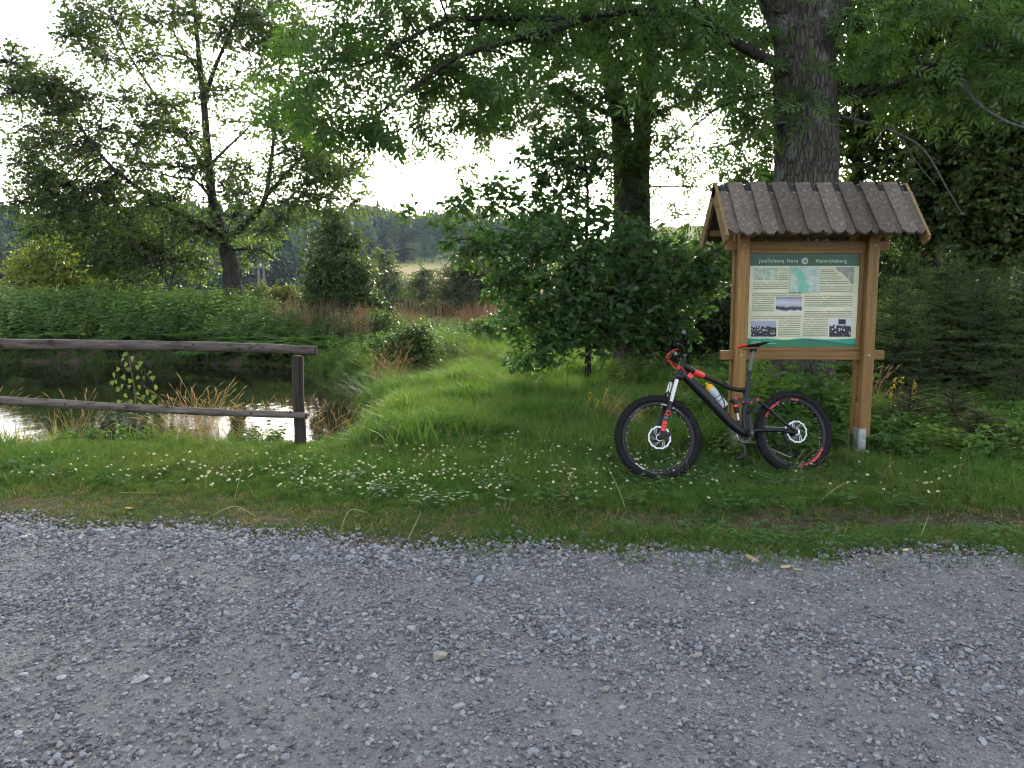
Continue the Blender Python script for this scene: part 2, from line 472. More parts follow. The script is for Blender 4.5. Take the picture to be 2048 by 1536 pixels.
def scatter(name, meshes, pts, rot, scl, label, idx=None, kind='stuff', cat=None, parent=None):
    """one object: instances of a few meshes on given points"""
    pts = np.asarray(pts, np.float32); n = len(pts)
    if np.ndim(scl) == 1: scl = np.repeat(np.asarray(scl)[:, None], 3, 1)
    if idx is None: idx = rng.integers(0, len(meshes), n)
    me = bpy.data.meshes.new(name)
    me.vertices.add(n); me.vertices.foreach_set('co', pts.ravel())
    for nm, tp, arr in (('rot', 'FLOAT_VECTOR', rot), ('scl', 'FLOAT_VECTOR', scl)):
        a = me.attributes.new(nm, tp, 'POINT'); a.data.foreach_set('vector', np.asarray(arr, np.float32).ravel())
    a = me.attributes.new('idx', 'INT', 'POINT'); a.data.foreach_set('value', np.asarray(idx, np.int32))
    o = link(bpy.data.objects.new(name, me), parent)
    col = template_collection(name + '_piece', meshes)
    ng = bpy.data.node_groups.new(name, 'GeometryNodeTree')
    ng.interface.new_socket('Geometry', in_out='INPUT', socket_type='NodeSocketGeometry')
    ng.interface.new_socket('Geometry', in_out='OUTPUT', socket_type='NodeSocketGeometry')
    gi = ng.nodes.new('NodeGroupInput'); go = ng.nodes.new('NodeGroupOutput')
    ci = ng.nodes.new('GeometryNodeCollectionInfo'); ci.inputs[0].default_value = col
    ci.inputs['Separate Children'].default_value = True; ci.inputs['Reset Children'].default_value = True
    ip = ng.nodes.new('GeometryNodeInstanceOnPoints'); ip.inputs['Pick Instance'].default_value = True
    def attr(nm, tp):
        a = ng.nodes.new('GeometryNodeInputNamedAttribute'); a.data_type = tp; a.inputs['Name'].default_value = nm; return a.outputs[0]
    ng.links.new(gi.outputs[0], ip.inputs['Points']); ng.links.new(ci.outputs[0], ip.inputs['Instance'])
    ng.links.new(attr('idx', 'INT'), ip.inputs['Instance Index'])
    er = ng.nodes.new('FunctionNodeEulerToRotation'); ng.links.new(attr('rot', 'FLOAT_VECTOR'), er.inputs[0])
    ng.links.new(er.outputs[0], ip.inputs['Rotation'])
    ng.links.new(attr('scl', 'FLOAT_VECTOR'), ip.inputs['Scale'])
    ng.links.new(ip.outputs[0], go.inputs[0])
    md = o.modifiers.new('scatter', 'NODES'); md.node_group = ng
    tag(o, label, cat, kind=kind)
    return o

def rand_in_view(n, y0, y1, margin=1.2, power=1.0):
    """random ground positions that the camera, or one a step aside, can see"""
    y = y0 + (y1 - y0) * rng.random(n * 2) ** power
    hw = 0.68 * y + margin
    x = (rng.random(n * 2) * 2 - 1) * (0.68 * y1 + margin)
    k = np.abs(x) < hw
    return x[k][:n], y[k][:n]

# ------------------------------------------------------------------ gravel and stones
import bmesh
def rock_mesh(name, seed, sub=1, flat=0.6, mat=None):
    r = np.random.default_rng(seed)
    bm = bmesh.new(); bmesh.ops.create_icosphere(bm, subdivisions=sub, radius=1.0)
    ax = r.normal(size=(7, 3)); ax /= np.linalg.norm(ax, axis=1)[:, None]
    cut = r.uniform(0.40, 0.78, 7)
    sx, sy = r.uniform(0.75, 1.25), r.uniform(0.6, 1.0)
    for v in bm.verts:
        p = np.array(v.co)
        for a, c in zip(ax, cut):                       # planar cuts give broken, angular faces
            d = p @ a
            if d > c: p = p - a * (d - c)
        p = p * np.array([sx, sy, flat]) * (1 + 0.05 * r.normal())
        v.co = p
    if sub > 1: bmesh.ops.dissolve_limit(bm, angle_limit=R(4), verts=bm.verts, edges=bm.edges); bmesh.ops.triangulate(bm, faces=bm.faces)
    me = bpy.data.meshes.new(name); bm.to_mesh(me); bm.free()
    if mat: me.materials.append(mat)
    return me

def stonemat(name, stops, sc_=40):
    m, nt, b = mat_new(name)
    oi = nt.nodes.new('ShaderNodeObjectInfo')
    col = ramp(nt, oi.outputs['Random'], stops)
    col.color_ramp.interpolation = 'LINEAR'
    f = noise(nt, coords(nt), sc_ / 20, 6, 0.7)
    sh = ramp(nt, f, [(0.3, (0.72, 0.72, 0.72)), (0.7, (1.15, 1.15, 1.15))]).outputs[0]
    c = mixc(nt, 1.0, col.outputs[0], sh, 'MULTIPLY')
    nt.links.new(c, b.inputs['Base Color']); b.inputs['Roughness'].default_value = 0.8; b.inputs['Specular IOR Level'].default_value = 0.3
    bump(nt, b, f, 0.3, 0.15)
    return m
M_STONE = stonemat('grey_stone', [(0, (0.085, 0.086, 0.093)), (0.3, (0.165, 0.168, 0.178)), (0.6, (0.235, 0.239, 0.252)), (0.92, (0.32, 0.324, 0.338)), (0.95, (0.25, 0.215, 0.175)), (1.0, (0.40, 0.39, 0.385))])
pebbles = [rock_mesh('pebble', 100 + i, 1, 0.55 + 0.03 * i, M_STONE) for i in range(10)]
NG = 150000
x, y = rand_in_view(NG, 1.7, 5.6, 0.5, 0.8)
de = road_edge(x) - y + 0.12 * wob(x, y, 0.9, 0.4)
band = np.cos(2 * np.pi * de / 1.18)                # wheel tracks: compacted fines between coarser ridges
lumps = 0.5 * wob(x, y, 1.4, 3.0) + 0.4 * wob(x, y, 4.5, 1.0) + 0.24 * band
fade = 1 - sstep(-0.30, 0.42, y - road_edge(x) + 0.22 * wob(x, y, 2.3, 2.2))
keep = (rng.random(len(x)) < fade) & (rng.random(len(x)) < 0.70 + 0.34 * lumps + 0.35 * (np.exp(-((road_edge(x) - y - 0.15) / 0.3) ** 2)) * (1 - 1.6 * sstep(-.3, .8, x)))
x, y, band = x[keep], y[keep], band[keep]
s = 0.0030 + 0.0060 * rng.random(len(x)) ** 1.6 + 0.013 * rng.random(len(x)) ** 5.5
s *= 1 + 0.14 * band
s *= 1 + (0.35 * np.exp(-((road_edge(x) - y - 0.2) / 0.25) ** 2)) * (1 - sstep(-.3, .8, x))
z = gz(x, y) + 0.006 + s * 0.22
rot = np.stack([rng.normal(0, 0.25, len(x)), rng.normal(0, 0.25, len(x)), rng.random(len(x)) * 6.28], 1)
scatter('gravel', pebbles, np.stack([x, y, z], 1), rot, s, 'fine crushed grey gravel covering the track')

# single stones big enough to pick out
stones = [rock_mesh('stone', 300 + i, 2, (0.42, 0.5, 0.6, 0.7)[i % 4], M_STONE) for i in range(10)]
def put_stone(i, px, py, size, label, group=None, rz=None, mesh=None):
    o = bpy.data.objects.new('stone', mesh or stones[i % len(stones)])
    o.location = (px, py, g(px, py) + 0.004 + size * 0.26)
    o.scale = (size, size, size)
    o.rotation_euler = (rng.normal(0, 0.12), rng.normal(0, 0.12), rng.random() * 6.28 if rz is None else rz)
    link(o); tag(o, label, 'stone', group); return o
M_TAN = stonemat('tan_stone', [(0, (0.27, 0.25, 0.215)), (1, (0.31, 0.285, 0.24))])
M_PALE = stonemat('pale_stone', [(0, (0.28, 0.285, 0.295)), (1, (0.32, 0.32, 0.335))])
M_BLUE = stonemat('slate_stone', [(0, (0.22, 0.245, 0.285)), (1, (0.26, 0.285, 0.325))])
def flat_rock(seed, flat, mat): return rock_mesh('stone', seed, 2, flat, mat)
special = [(878, 1320, 0.046, 'largest flat grey-tan stone in the middle of the gravel track', flat_rock(501, 0.42, M_TAN), 0.2),
           (1397, 1322, 0.022, 'small blocky tan stone on the gravel right of centre', flat_rock(502, 0.8, M_TAN), 0.3),
           (631, 1072, 0.028, 'bluish stone lying in the thin grass at the track edge', flat_rock(503, 0.6, M_BLUE), 1.0),
           (690, 1084, 0.031, 'pale grey stone beside the bluish one at the track edge', flat_rock(504, 0.55, M_STONE), 2.0),
           (868, 1086, 0.026, 'grey stone in the grass edge, farthest right of three', flat_rock(505, 0.7, M_STONE), 0.4),
           (960, 1166, 0.036, 'wedge shaped blue-grey stone near the verge in the middle', flat_rock(506, 0.7, M_BLUE), 0.0),
           (590, 1122, 0.034, 'pale blue-grey stone in the line of stones along the verge', flat_rock(507, 0.6, M_PALE), 1.2),
           (197, 1068, 0.045, 'broad flat bluish stone half sunk at the left track edge', flat_rock(508, 0.3, M_BLUE), 0.5),
           (1967, 1332, 0.030, 'rounded grey stone on the track near the right border', flat_rock(509, 0.7, M_STONE), 0.1),
           (1240, 1138, 0.026, 'grey stone at the grass edge below the bicycle front wheel', flat_rock(510, 0.6, M_STONE), 0.7),
           (282, 1372, 0.034, 'flat pale stone on the left part of the track', flat_rock(511, 0.35, M_PALE), 0.9),
           (1506, 1210, 0.011, 'tiny bright white stone on the track below the notice board', flat_rock(512, 0.7, plain('white_stone', (0.7, 0.7, 0.68), 0.7)), 0.0),
           (918, 1426, 0.026, 'pale angular stone near the bottom middle of the track', flat_rock(513, 0.7, M_PALE), 0.3),
           (610, 1372, 0.022, 'light grey blocky stone left of the largest flat stone', flat_rock(514, 0.75, M_PALE), 0.6),
           (1152, 1478, 0.024, 'light stone at the bottom middle of the track', flat_rock(515, 0.6, M_PALE), 0.1)]
taken = []
for (u, v, s, lab, me, rz) in special:
    p = on_ground(u, v); put_stone(0, p.x, p.y, s, lab, None, rz, me); taken.append((p.x, p.y))
cnt = 0
while cnt < 230:
    if cnt < 90:                                      # the row of coarser stones along the verge
        px = rng.uniform(-4.2, 1.2); py = float(road_edge(np.array([px]))[0]) - abs(rng.normal(0.05, 0.16)) + 0.03; s = 0.013 + 0.014 * rng.random() ** 2
    else:
        py = rng.uniform(2.2, 4.5); px = rng.uniform(-1, 1) * (0.67 * py); s = 0.012 + 0.014 * rng.random() ** 3
        if py > float(road_edge(np.array([px]))[0]): continue
    if min([(px - a) ** 2 + (py - b_) ** 2 for a, b_ in taken] + [9]) < (0.055) ** 2: continue
    taken.append((px, py))
    edge_row = cnt < 90
    put_stone(cnt, px, py, s, 'small angular grey stone in the loose row along the grass edge' if edge_row else 'small angular grey stone lying loose on the gravel track',
              'stones along the grass edge' if edge_row else 'loose stones on the gravel track')
    cnt += 1

# ------------------------------------------------------------------ foliage tools
def unit(a): return a / np.maximum(np.linalg.norm(a, axis=-1, keepdims=True), 1e-9)

def leaf_simple(wd=0.62):
    V = [(0, 0, 0), (wd * .42, .3, .07), (wd * .46, .58, .05), (0, 1, -.08), (-wd * .46, .58, .05), (-wd * .42, .3, .07), (0, .5, -.02)]
    F = [(0, 1, 6), (1, 2, 6), (2, 3, 6), (3, 4, 6), (4, 5, 6), (5, 0, 6)]
    return np.array(V, float), np.array(F)
def leaf_mid(wd=0.75):
    V = [(0, 0, 0), (wd * .5, .42, .08), (wd * .3, .75, .03), (0, 1, -.08), (-wd * .3, .75, .03), (-wd * .5, .42, .08)]
    return np.array(V, float), np.array([(0, 1, 5), (1, 2, 4), (1, 4, 5), (2, 3, 4)])
def leaf_tiny(wd=0.6):
    V = [(0, 0, 0), (wd * .5, .45, .06), (0, 1, -.05), (-wd * .5, .45, .06)]
    return np.array(V, float), np.array([(0, 1, 2), (0, 2, 3)])
def leaf_ash(pairs=4, ll=0.40):
    V, F = [], []
    def leaflet(o, d, L):
        d = np.array(d) / np.linalg.norm(d); s = np.array([d[1], -d[0], 0]) * L * .16
        b = len(V); o = np.array(o)
        V.extend([o, o + d * L * .45 + s + [0, 0, .015], o + d * L + [0, 0, -.05], o + d * L * .45 - s + [0, 0, .015]]); F.extend([(b, b + 1, b + 2), (b, b + 2, b + 3)])
    for i in range(pairs):
        t = .22 + .62 * i / (pairs - 1)
        z = -.16 * t * t
        for sg in (-1, 1): leaflet((0, t, z), (sg * 1.0, .75, 0), ll * (1 - .12 * abs(i - 1.5)))
    leaflet((0, .88, -.13), (0, 1, 0), ll)
    b = len(V); V.extend([np.array(p, float) for p in ((-.008, 0, 0), (.008, 0, 0), (0, .95, -.14))]); F.append((b, b + 1, b + 2))
    return np.array(V, float), np.array(F)
def leaf_oak():
    half = [(.03, .0), (.10, .16), (.07, .26), (.24, .36), (.15, .46), (.32, .60), (.20, .68), (.25, .86), (.10, .93)]
    out = half + [(0, 1.0)] + [(-x, y) for x, y in half[::-1]]
    V = [(0, .5, -.03)] + [(x, y, .22 * abs(x) - .10 * (y - .5) ** 2) for x, y in out]
    F = [(0, i + 1, (i + 1) % len(out) + 1) for i in range(len(out))]
    return np.array(V, float), np.array(F)
def leaf_heart():
    out = [(0, .06), (.24, 0), (.40, .18), (.33, .45), (.14, .75), (0, 1.0), (-.14, .75), (-.33, .45), (-.40, .18), (-.24, 0)]
    V = [(0, .4, -.03)] + [(x, y, .12 * abs(x)) for x, y in out]
    return np.array(V, float), np.array([(0, i + 1, (i + 1) % len(out) + 1) for i in range(len(out))])

def frames(d, n):
    """rotation matrices with y along d and z near n"""
    d = unit(d); x = unit(np.cross(d, n)); z = np.cross(x, d)
    return np.stack([x, d, z], -1)

def place(tpl, pos, Rm, size):
    V, F = tpl
    W = np.einsum('nij,kj->nki', Rm, V) * np.asarray(size)[:, None, None] + pos[:, None, :]
    k = len(V)
    Fo = (F[None] + (np.arange(len(pos)) * k)[:, None, None]).reshape(-1, F.shape[1])
    return W.reshape(-1, 3), Fo

def sticks(P0, P1, r0, r1, n=3):
    """many straight tapered twigs at once"""
    d = unit(P1 - P0); ref = np.where(np.abs(d[:, 2:3]) > .9, np.array([[1., 0, 0]]), np.array([[0, 0, 1.]]))
    a = unit(np.cross(d, ref)); b = np.cross(d, a)
    th = np.arange(n) * 2 * np.pi / n
    ring = a[:, None] * np.cos(th)[None, :, None] + b[:, None] * np.sin(th)[None, :, None]
    r0 = np.broadcast_to(np.asarray(r0, float), (len(P0),)); r1 = np.broadcast_to(np.asarray(r1, float), (len(P0),))
    V = np.concatenate([P0[:, None] + ring * r0[:, None, None], P1[:, None] + ring * r1[:, None, None]], 1)
    k = np.arange(n); k2 = (k + 1) % n
    F = np.stack([k, k2, k2 + n, k + n], 1)
    return V.reshape(-1, 3), (F[None] + (np.arange(len(P0)) * 2 * n)[:, None, None]).reshape(-1, 4)

def sweep(path, rad, n=8, knob=0.0, seed=0):
    path = [Vector(p) for p in path]; m = len(path)
    V = []; r_ = np.random.default_rng(seed)
    t0 = (path[1] - path[0]).normalized(); ref = Vector((1, 0, 0)) if abs(t0.x) < .8 else Vector((0, 1, 0))
    ph = r_.random(4) * 6.28
    for i, p in enumerate(path):
        t = (path[min(i + 1, m - 1)] - path[max(i - 1, 0)]).normalized()
        a = (ref - t * ref.dot(t)).normalized(); b = t.cross(a)
        for k in range(n):
            th = 2 * math.pi * k / n
            w_ = 1 + knob * (math.sin(3 * th + ph[0] + i * .21) + .7 * math.sin(5 * th + ph[1] - i * .13) + .5 * math.sin(9 * th + ph[2] + i * .35) + .6 * math.sin(i * .9 + ph[3]) * math.sin(2 * th))
            V.append(p + (a * math.cos(th) + b * math.sin(th)) * (rad[i] * w_))
    F = [(i * n + k, i * n + (k + 1) % n, (i + 1) * n + (k + 1) % n, (i + 1) * n + k) for i in range(m - 1) for k in range(n)]
    return np.array([tuple(v) for v in V]), np.array(F)

def joinVF(parts):
    Vs, Fs, o = [], [], 0
    for V, F in parts:
        Vs.append(V); Fs.append(F + o); o += len(V)
    return np.concatenate(Vs), np.concatenate(Fs)

class Tree:
    def __init__(s, name, label, cat, base, group=None):
        s.base = Vector(base); s.o = empty(name, s.base); tag(s.o, label, cat, group)
        s.pts = []; s.rads = []; s.twV = []; s.br = []; s.leaf = []; s.paths = []
    def limb(s, path, r0, r1, n=10, part='branch', mat=None, knob=0.03, k=14, own=True, attach=True):
        P = interp_path(path, k)
        rad = [r0 + (r1 - r0) * (i / (k - 1)) ** 0.85 for i in range(k)]
        VF = sweep(P, rad, n, knob, len(s.paths) + 3)
        if own: np_obj(part, VF[0] - np.array(s.base), VF[1], mat, s.o, smooth=True)
        else: s.br.append(VF)
        if attach:
            Q = interp_path(path, max(k, 24))
            for i, p in enumerate(Q):
                s.pts.append(tuple(p)); s.rads.append(r0 + (r1 - r0) * i / (len(Q) - 1))
        s.paths.append(P)
    def clump(s, c, r, n, k=6, L=0.35, size=0.1, flat=0.75, droop=0.25, twig=0.006, conn=True, leafup=0.12, jit=0.4):
        c = np.array(c, float)
        rad = np.array([r, r, r * flat]) if np.ndim(r) == 0 else np.array(r)
        if conn and s.pts:
            Q = np.array(s.pts); dd = np.linalg.norm(Q - c, axis=1); dd = dd + (Q[:, 2] > c[2]) * .3
            j = int(np.argmin(dd)); q = Q[j]
            if dd[j] > .12:
                mid = (q + c) / 2 + np.array([0, 0, .08 * dd[j]]) + rng.normal(0, .07, 3) * dd[j]
                m_ = 5
                P = interp_path([Vector(q), Vector(mid), Vector(c)], m_)
                ra = min(s.rads[j] * .6, .008 + .011 * dd[j])
                s.br.append(sweep(P, [ra + (twig - ra) * i / (m_ - 1) for i in range(m_)], 4, 0, j))
        u = unit(rng.normal(size=(n, 3)))
        p = c + u * rad * (rng.random((n, 1)) ** .45)
        d = unit(u * .8 + rng.normal(0, .5, (n, 3)) + np.array([0, 0, -droop]))
        Ls = L * rng.uniform(.6, 1.25, n)
        e = p + d * Ls[:, None]
        st = c + (p - c) * .25 * rng.random((n, 1))
        s.twV.append(sticks(st, p, twig, twig * .7)); s.twV.append(sticks(p, e, twig * .7, twig * .35))
        t = (np.arange(k) + .6) / k
        pos = p[:, None] + (e - p)[:, None] * t[None, :, None]
        side = unit(np.cross(d, np.array([0, 0, 1.]) + rng.normal(0, .2, (n, 3))))
        sg = np.where(np.arange(k) % 2 == 0, 1., -1.)
        ld = d[:, None] * .55 + side[:, None] * sg[None, :, None] * .85 + np.array([0, 0, -droop]) + rng.normal(0, jit, (n, k, 3))
        nr = np.array([0, 0, 1.]) * leafup + rng.normal(0, .55, (n, k, 3))
        s.leaf.append((pos.reshape(-1, 3), ld.reshape(-1, 3), nr.reshape(-1, 3), size * rng.uniform(.45, 1.3, n * k)))
    def finish(s, tpl, lmat, bmat, singles=0, crown='crown', drift=None):
        B = np.array(s.base)
        if s.br or s.twV:
            VF = joinVF(s.br + s.twV)
            np_obj('twigs', VF[0] - B, VF[1], bmat, s.o)['kind'] = 'stuff'
        pos, ld, nr, sz = [np.concatenate([q[i] for q in s.leaf]) for i in range(4)]
        ti = np.clip(rng.random(len(pos)) * .75 + .25 * (.5 + .5 * wob(pos[:, 0] * 1.0 + pos[:, 1], pos[:, 2], 1.3)), 0, 1)
        Rm = frames(ld, nr)
        k = np.zeros(len(pos), bool)
        if singles:
            # the leaves that show largest: near the camera and inside the picture
            rel = pos - np.array([0, 0, EYE]); dep = rel[:, 1] * cp - rel[:, 2] * sp_
            uu = 1024 + FPX * rel[:, 0] / dep; vv = 768 - FPX * (rel[:, 1] * sp_ + rel[:, 2] * cp) / dep
            ok = (uu > 10) & (uu < 2038) & (vv > 5) & (vv < 1500)
            face = np.abs(np.einsum('ni,ni->n', Rm[:, :, 2], unit(rel)))
            score = np.where(ok, sz / dep * face, -1)
            ix = np.argsort(-score)[:singles]; k[ix] = True
            mm = []
            for q in range(4):
                mm.append(np_mesh('leaf', tpl[0], tpl[1], lmat, np.full(len(tpl[0]), .12 + .22 * q)))
            for i in ix:
                o = bpy.data.objects.new('leaf', mm[int(i) % 4])
                M = Matrix([[*(Rm[i][r] * sz[i]), pos[i][r] - B[r]] for r in range(3)] + [[0, 0, 0, 1]])
                o.matrix_local = M; link(o, s.o); o.matrix_local = M
        kk = ~k
        VF = place(tpl, pos[kk], Rm[kk], sz[kk])
        o = np_obj(crown, VF[0] - B, VF[1], lmat, s.o, tint=np.repeat(ti[kk], len(tpl[0])))
        o['kind'] = 'stuff'
        return s.o

# bark and leaf materials
B_ASH = bark('ash_bark', (0.035, 0.031, 0.026), (0.13, 0.118, 0.10), 5, .30, (0.15, 0.155, 0.14), 1.0)
B_DARK = bark('dark_bark', (0.03, 0.026, 0.022), (0.095, 0.083, 0.07), 8, .25)
B_LIM = bark('limb_bark', (0.022, 0.019, 0.017), (0.075, 0.068, 0.06), 10, .3, None, .6)
B_DEAD = bark('dead_bark', (0.07, 0.066, 0.062), (0.16, 0.152, 0.14), 10, .3, None, .5)
L_ASH = leafmat('ash_leaf', (0.030, 0.080, 0.026), (0.062, 0.135, 0.036), (0.12, 0.18, 0.045), .5)
L_ASH2 = leafmat('ash_leaf_deep', (0.030, 0.074, 0.024), (0.064, 0.125, 0.034), (0.12, 0.16, 0.04), .5)
L_LEFT = leafmat('broad_leaf', (0.040, 0.088, 0.028), (0.078, 0.140, 0.040), (0.12, 0.17, 0.05), .55)
L_OAK = leafmat('oak_leaf', (0.026, 0.078, 0.034), (0.055, 0.130, 0.048), (0.11, 0.16, 0.04), .42, .4)
L_HORN = leafmat('hornbeam_leaf', (0.036, 0.080, 0.026), (0.075, 0.138, 0.038), (0.13, 0.165, 0.045), .5)
L_CONE = leafmat('pyramid_leaf', (0.026, 0.06, 0.018), (0.055, 0.10, 0.026), (0.10, 0.14, 0.035), .4)
L_YEL = leafmat('yellow_green_leaf', (0.09, 0.15, 0.025), (0.16, 0.22, 0.04), (0.23, 0.25, 0.05), .5)
L_WIL = leafmat('willow_leaf', (0.05, 0.075, 0.038), (0.10, 0.125, 0.062), None, .3)
L_BIR = leafmat('birch_leaf', (0.045, 0.085, 0.025), (0.085, 0.135, 0.04), None, .4)
L_BUSH = leafmat('bush_leaf', (0.034, 0.082, 0.026), (0.072, 0.135, 0.04), (0.12, 0.17, 0.05), .42)
L_SAP = leafmat('sapling_leaf', (0.05, 0.092, 0.022), (0.08, 0.135, 0.032), None, .35)
L_NEED = leafmat('spruce_needle', (0.050, 0.12, 0.045), (0.10, 0.19, 0.065), (0.19, 0.27, 0.09), .35, .55)
L_BROWN = leafmat('browning_needle', (0.055, 0.095, 0.03), (0.115, 0.13, 0.04), (0.20, 0.13, 0.055), .25, .55)

def tpl_area(tpl):
    V, F = tpl; return float(np.linalg.norm(np.cross(V[F[:, 1]] - V[F[:, 0]], V[F[:, 2]] - V[F[:, 0]]), axis=1).sum() / 2)
def n_sprays(cov, R_, tpl, size, k):
    """how many sprays give a clump of radius R_ the wanted leaf cover"""
    return max(3, int(cov * math.pi * R_ * R_ / (tpl_area(tpl) * size * size * .43) / k))
def blobs(t, blist, cov, tpl, k=6, L=.3, size=.1, **kw):
    """clumps given as (u, v, D, radius in photograph pixels at that distance)"""
    for (u, v, D, rp) in blist:
        r = rp * D / FPX
        t.clump(at(u, v, D), r, n_sprays(cov * rng.uniform(.75, 1.25), r + .5 * L, tpl, size, k), k=k, L=L, size=size, **kw)

def limb_px(t, L, r0, r1, **kw):
    t.limb([at(u, v, D) for (u, v, D) in L], r0, r1, **kw)

# ---- big ash tree behind the notice board, its long limb reaching left over the meadow
base = Vector((at(1612, 600, 9.6).x, 9.6, 0)); base.z = g(base.x, base.y)
T = Tree('ash_tree', 'big old ash tree with thick furrowed trunk right behind the notice board', 'tree', base)
tx = base.x
T.limb([Vector((tx + .02, 9.6, base.z - .15)), Vector((tx, 9.6, 1.0)), at(1612, 330, 9.6), at(1612, 180, 9.6), at(1608, 60, 9.6)], .40, .335, n=40, part='trunk', mat=B_ASH, knob=.028, k=30)
limb_px(T, [(1590, 90, 9.6), (1560, 20, 9.5), (1530, -60, 9.4), (1490, -220, 9.2), (1440, -420, 9)], .22, .10, mat=B_ASH, n=16)
limb_px(T, [(1625, 90, 9.6), (1660, 20, 9.6), (1690, -60, 9.6), (1740, -220, 9.7), (1790, -400, 9.8)], .24, .10, mat=B_ASH, n=16)
limb_px(T, [(1606, 90, 9.6), (1606, -60, 9.7), (1600, -300, 9.9)], .26, .14, mat=B_ASH, n=16)
limb_px(T, [(1590, 150, 9.5), (1560, 130, 9.35), (1500, 102, 9.2), (1440, 66, 9.0), (1385, 34, 8.8), (1300, 24, 8.65), (1210, 27, 8.5), (1130, 37, 8.4), (1010, 37, 8.2), (905, 40, 8.1), (820, 75, 8.0), (740, 125, 7.9), (650, 140, 7.9)], .072, .010, mat=B_LIM, n=12, k=34)
limb_px(T, [(1180, 30, 8.45), (1100, 60, 8.3), (1030, 77, 8.2), (960, 98, 8.1), (890, 128, 8.0), (820, 180, 7.9), (740, 240, 7.8)], .05, .01, mat=B_LIM, n=9, k=20)
limb_px(T, [(1420, 55, 8.9), (1395, 10, 8.7), (1370, -60, 8.5)], .05, .02, mat=B_LIM, n=9)
limb_px(T, [(1640, 185, 9.6), (1720, 190, 9.4), (1800, 165, 9.2), (1880, 120, 9.1), (1960, 98, 9.0), (2060, 70, 8.9), (2180, 40, 8.8)], .058, .014, mat=B_LIM, n=10, k=20)
limb_px(T, [(1650, 172, 9.7), (1740, 172, 9.8), (1830, 165, 9.8), (1930, 150, 9.9), (2060, 130, 10), (2200, 90, 10)], .06, .02, mat=B_LIM, n=10, k=18)
limb_px(T, [(1905, 118, 9.1), (1925, 160, 9.0), (1950, 200, 8.9), (1985, 228, 8.8), (2030, 250, 8.7), (2080, 262, 8.6)], .03, .012, mat=B_DEAD, n=7, attach=False)
limb_px(T, [(1650, 225, 9.6), (1730, 245, 9.4), (1790, 265, 9.3), (1840, 292, 9.2), (1868, 330, 9.2), (1890, 370, 9.2), (1925, 430, 9.2)], .022, .006, mat=B_DEAD, n=6, attach=False)
limb_px(T, [(1800, 270, 9.3), (1830, 320, 9.3), (1872, 372, 9.3)], .010, .005, mat=B_DEAD, n=5, attach=False, k=6)
limb_px(T, [(1600, 250, 9.5), (1560, 245, 9.3), (1510, 270, 9.1), (1460, 290, 9.0), (1400, 295, 8.9), (1330, 300, 8.8)], .018, .005, mat=B_DEAD, n=6, attach=False)
limb_px(T, [(1590, 185, 9.5), (1500, 195, 9.3), (1440, 215, 9.1), (1390, 240, 9)], .03, .008, mat=B_LIM, n=7)
ASHB = [(640, 60, 8.0, 60), (690, 40, 8.1, 80), (760, 30, 8, 75), (840, 20, 8.1, 80), (640, 150, 7.9, 75), (710, 170, 7.9, 70), (780, 110, 8, 70), (850, 100, 8, 70), (930, 60, 8.1, 70),
        (930, 150, 8.0, 60), (870, 180, 7.9, 65), (800, 220, 7.9, 55), (720, 230, 7.8, 42), (655, 225, 7.8, 42), (625, 205, 7.8, 38),
        (1010, 10, 8.2, 75), (1090, 20, 8.4, 70), (1170, 10, 8.5, 70), (1010, 110, 8.1, 60), (1080, 120, 8.2, 55), (950, 200, 8.0, 30),
        (1250, -10, 8.6, 70), (1330, -10, 8.7, 75), (1250, 80, 8.6, 50), (1330, 80, 8.7, 50), (1410, 110, 8.9, 50), (1410, -20, 8.8, 70), (1490, 10, 9.8, 50), (1470, 170, 9.1, 55), (1500, 60, 9.8, 40),
        (1530, 80, 9.8, 45), (1585, 150, 8.6, 22), (1618, 195, 8.6, 20), (1550, 200, 9.8, 40), (1500, 240, 9.1, 40), (1430, 250, 9, 40),
        (1700, 30, 9.3, 60), (1740, 100, 9.3, 50), (1790, 40, 9.2, 70), (1830, 110, 9.1, 55), (1890, 50, 9, 75), (1960, 30, 9, 75), (2030, 60, 8.9, 75), (1700, 150, 9.4, 40), (1780, 190, 9.3, 40), (1880, 180, 9.2, 50), (1970, 150, 9, 60), (2050, 150, 8.9, 60),
        (2120, 60, 8.9, 80), (1680, -90, 10.2, 80), (1540, -90, 10.2, 70), (1480, -90, 9.5, 80), (1000, -90, 8.2, 80), (860, -80, 8.1, 80), (720, -70, 8.1, 80), (1180, -90, 8.5, 80), (1800, -80, 9.3, 90), (1950, -80, 9.2, 90)]
blobs(T, [(u, v, D + (float(rng.choice([.5, .4, -.25])) if u < 1600 else .1), rp) for (u, v, D, rp) in ASHB], .72, leaf_ash(), k=4, L=.30, size=.27, flat=.8, droop=.45, twig=.004, jit=.25)
T.finish(leaf_ash(), L_ASH, B_LIM, singles=300)

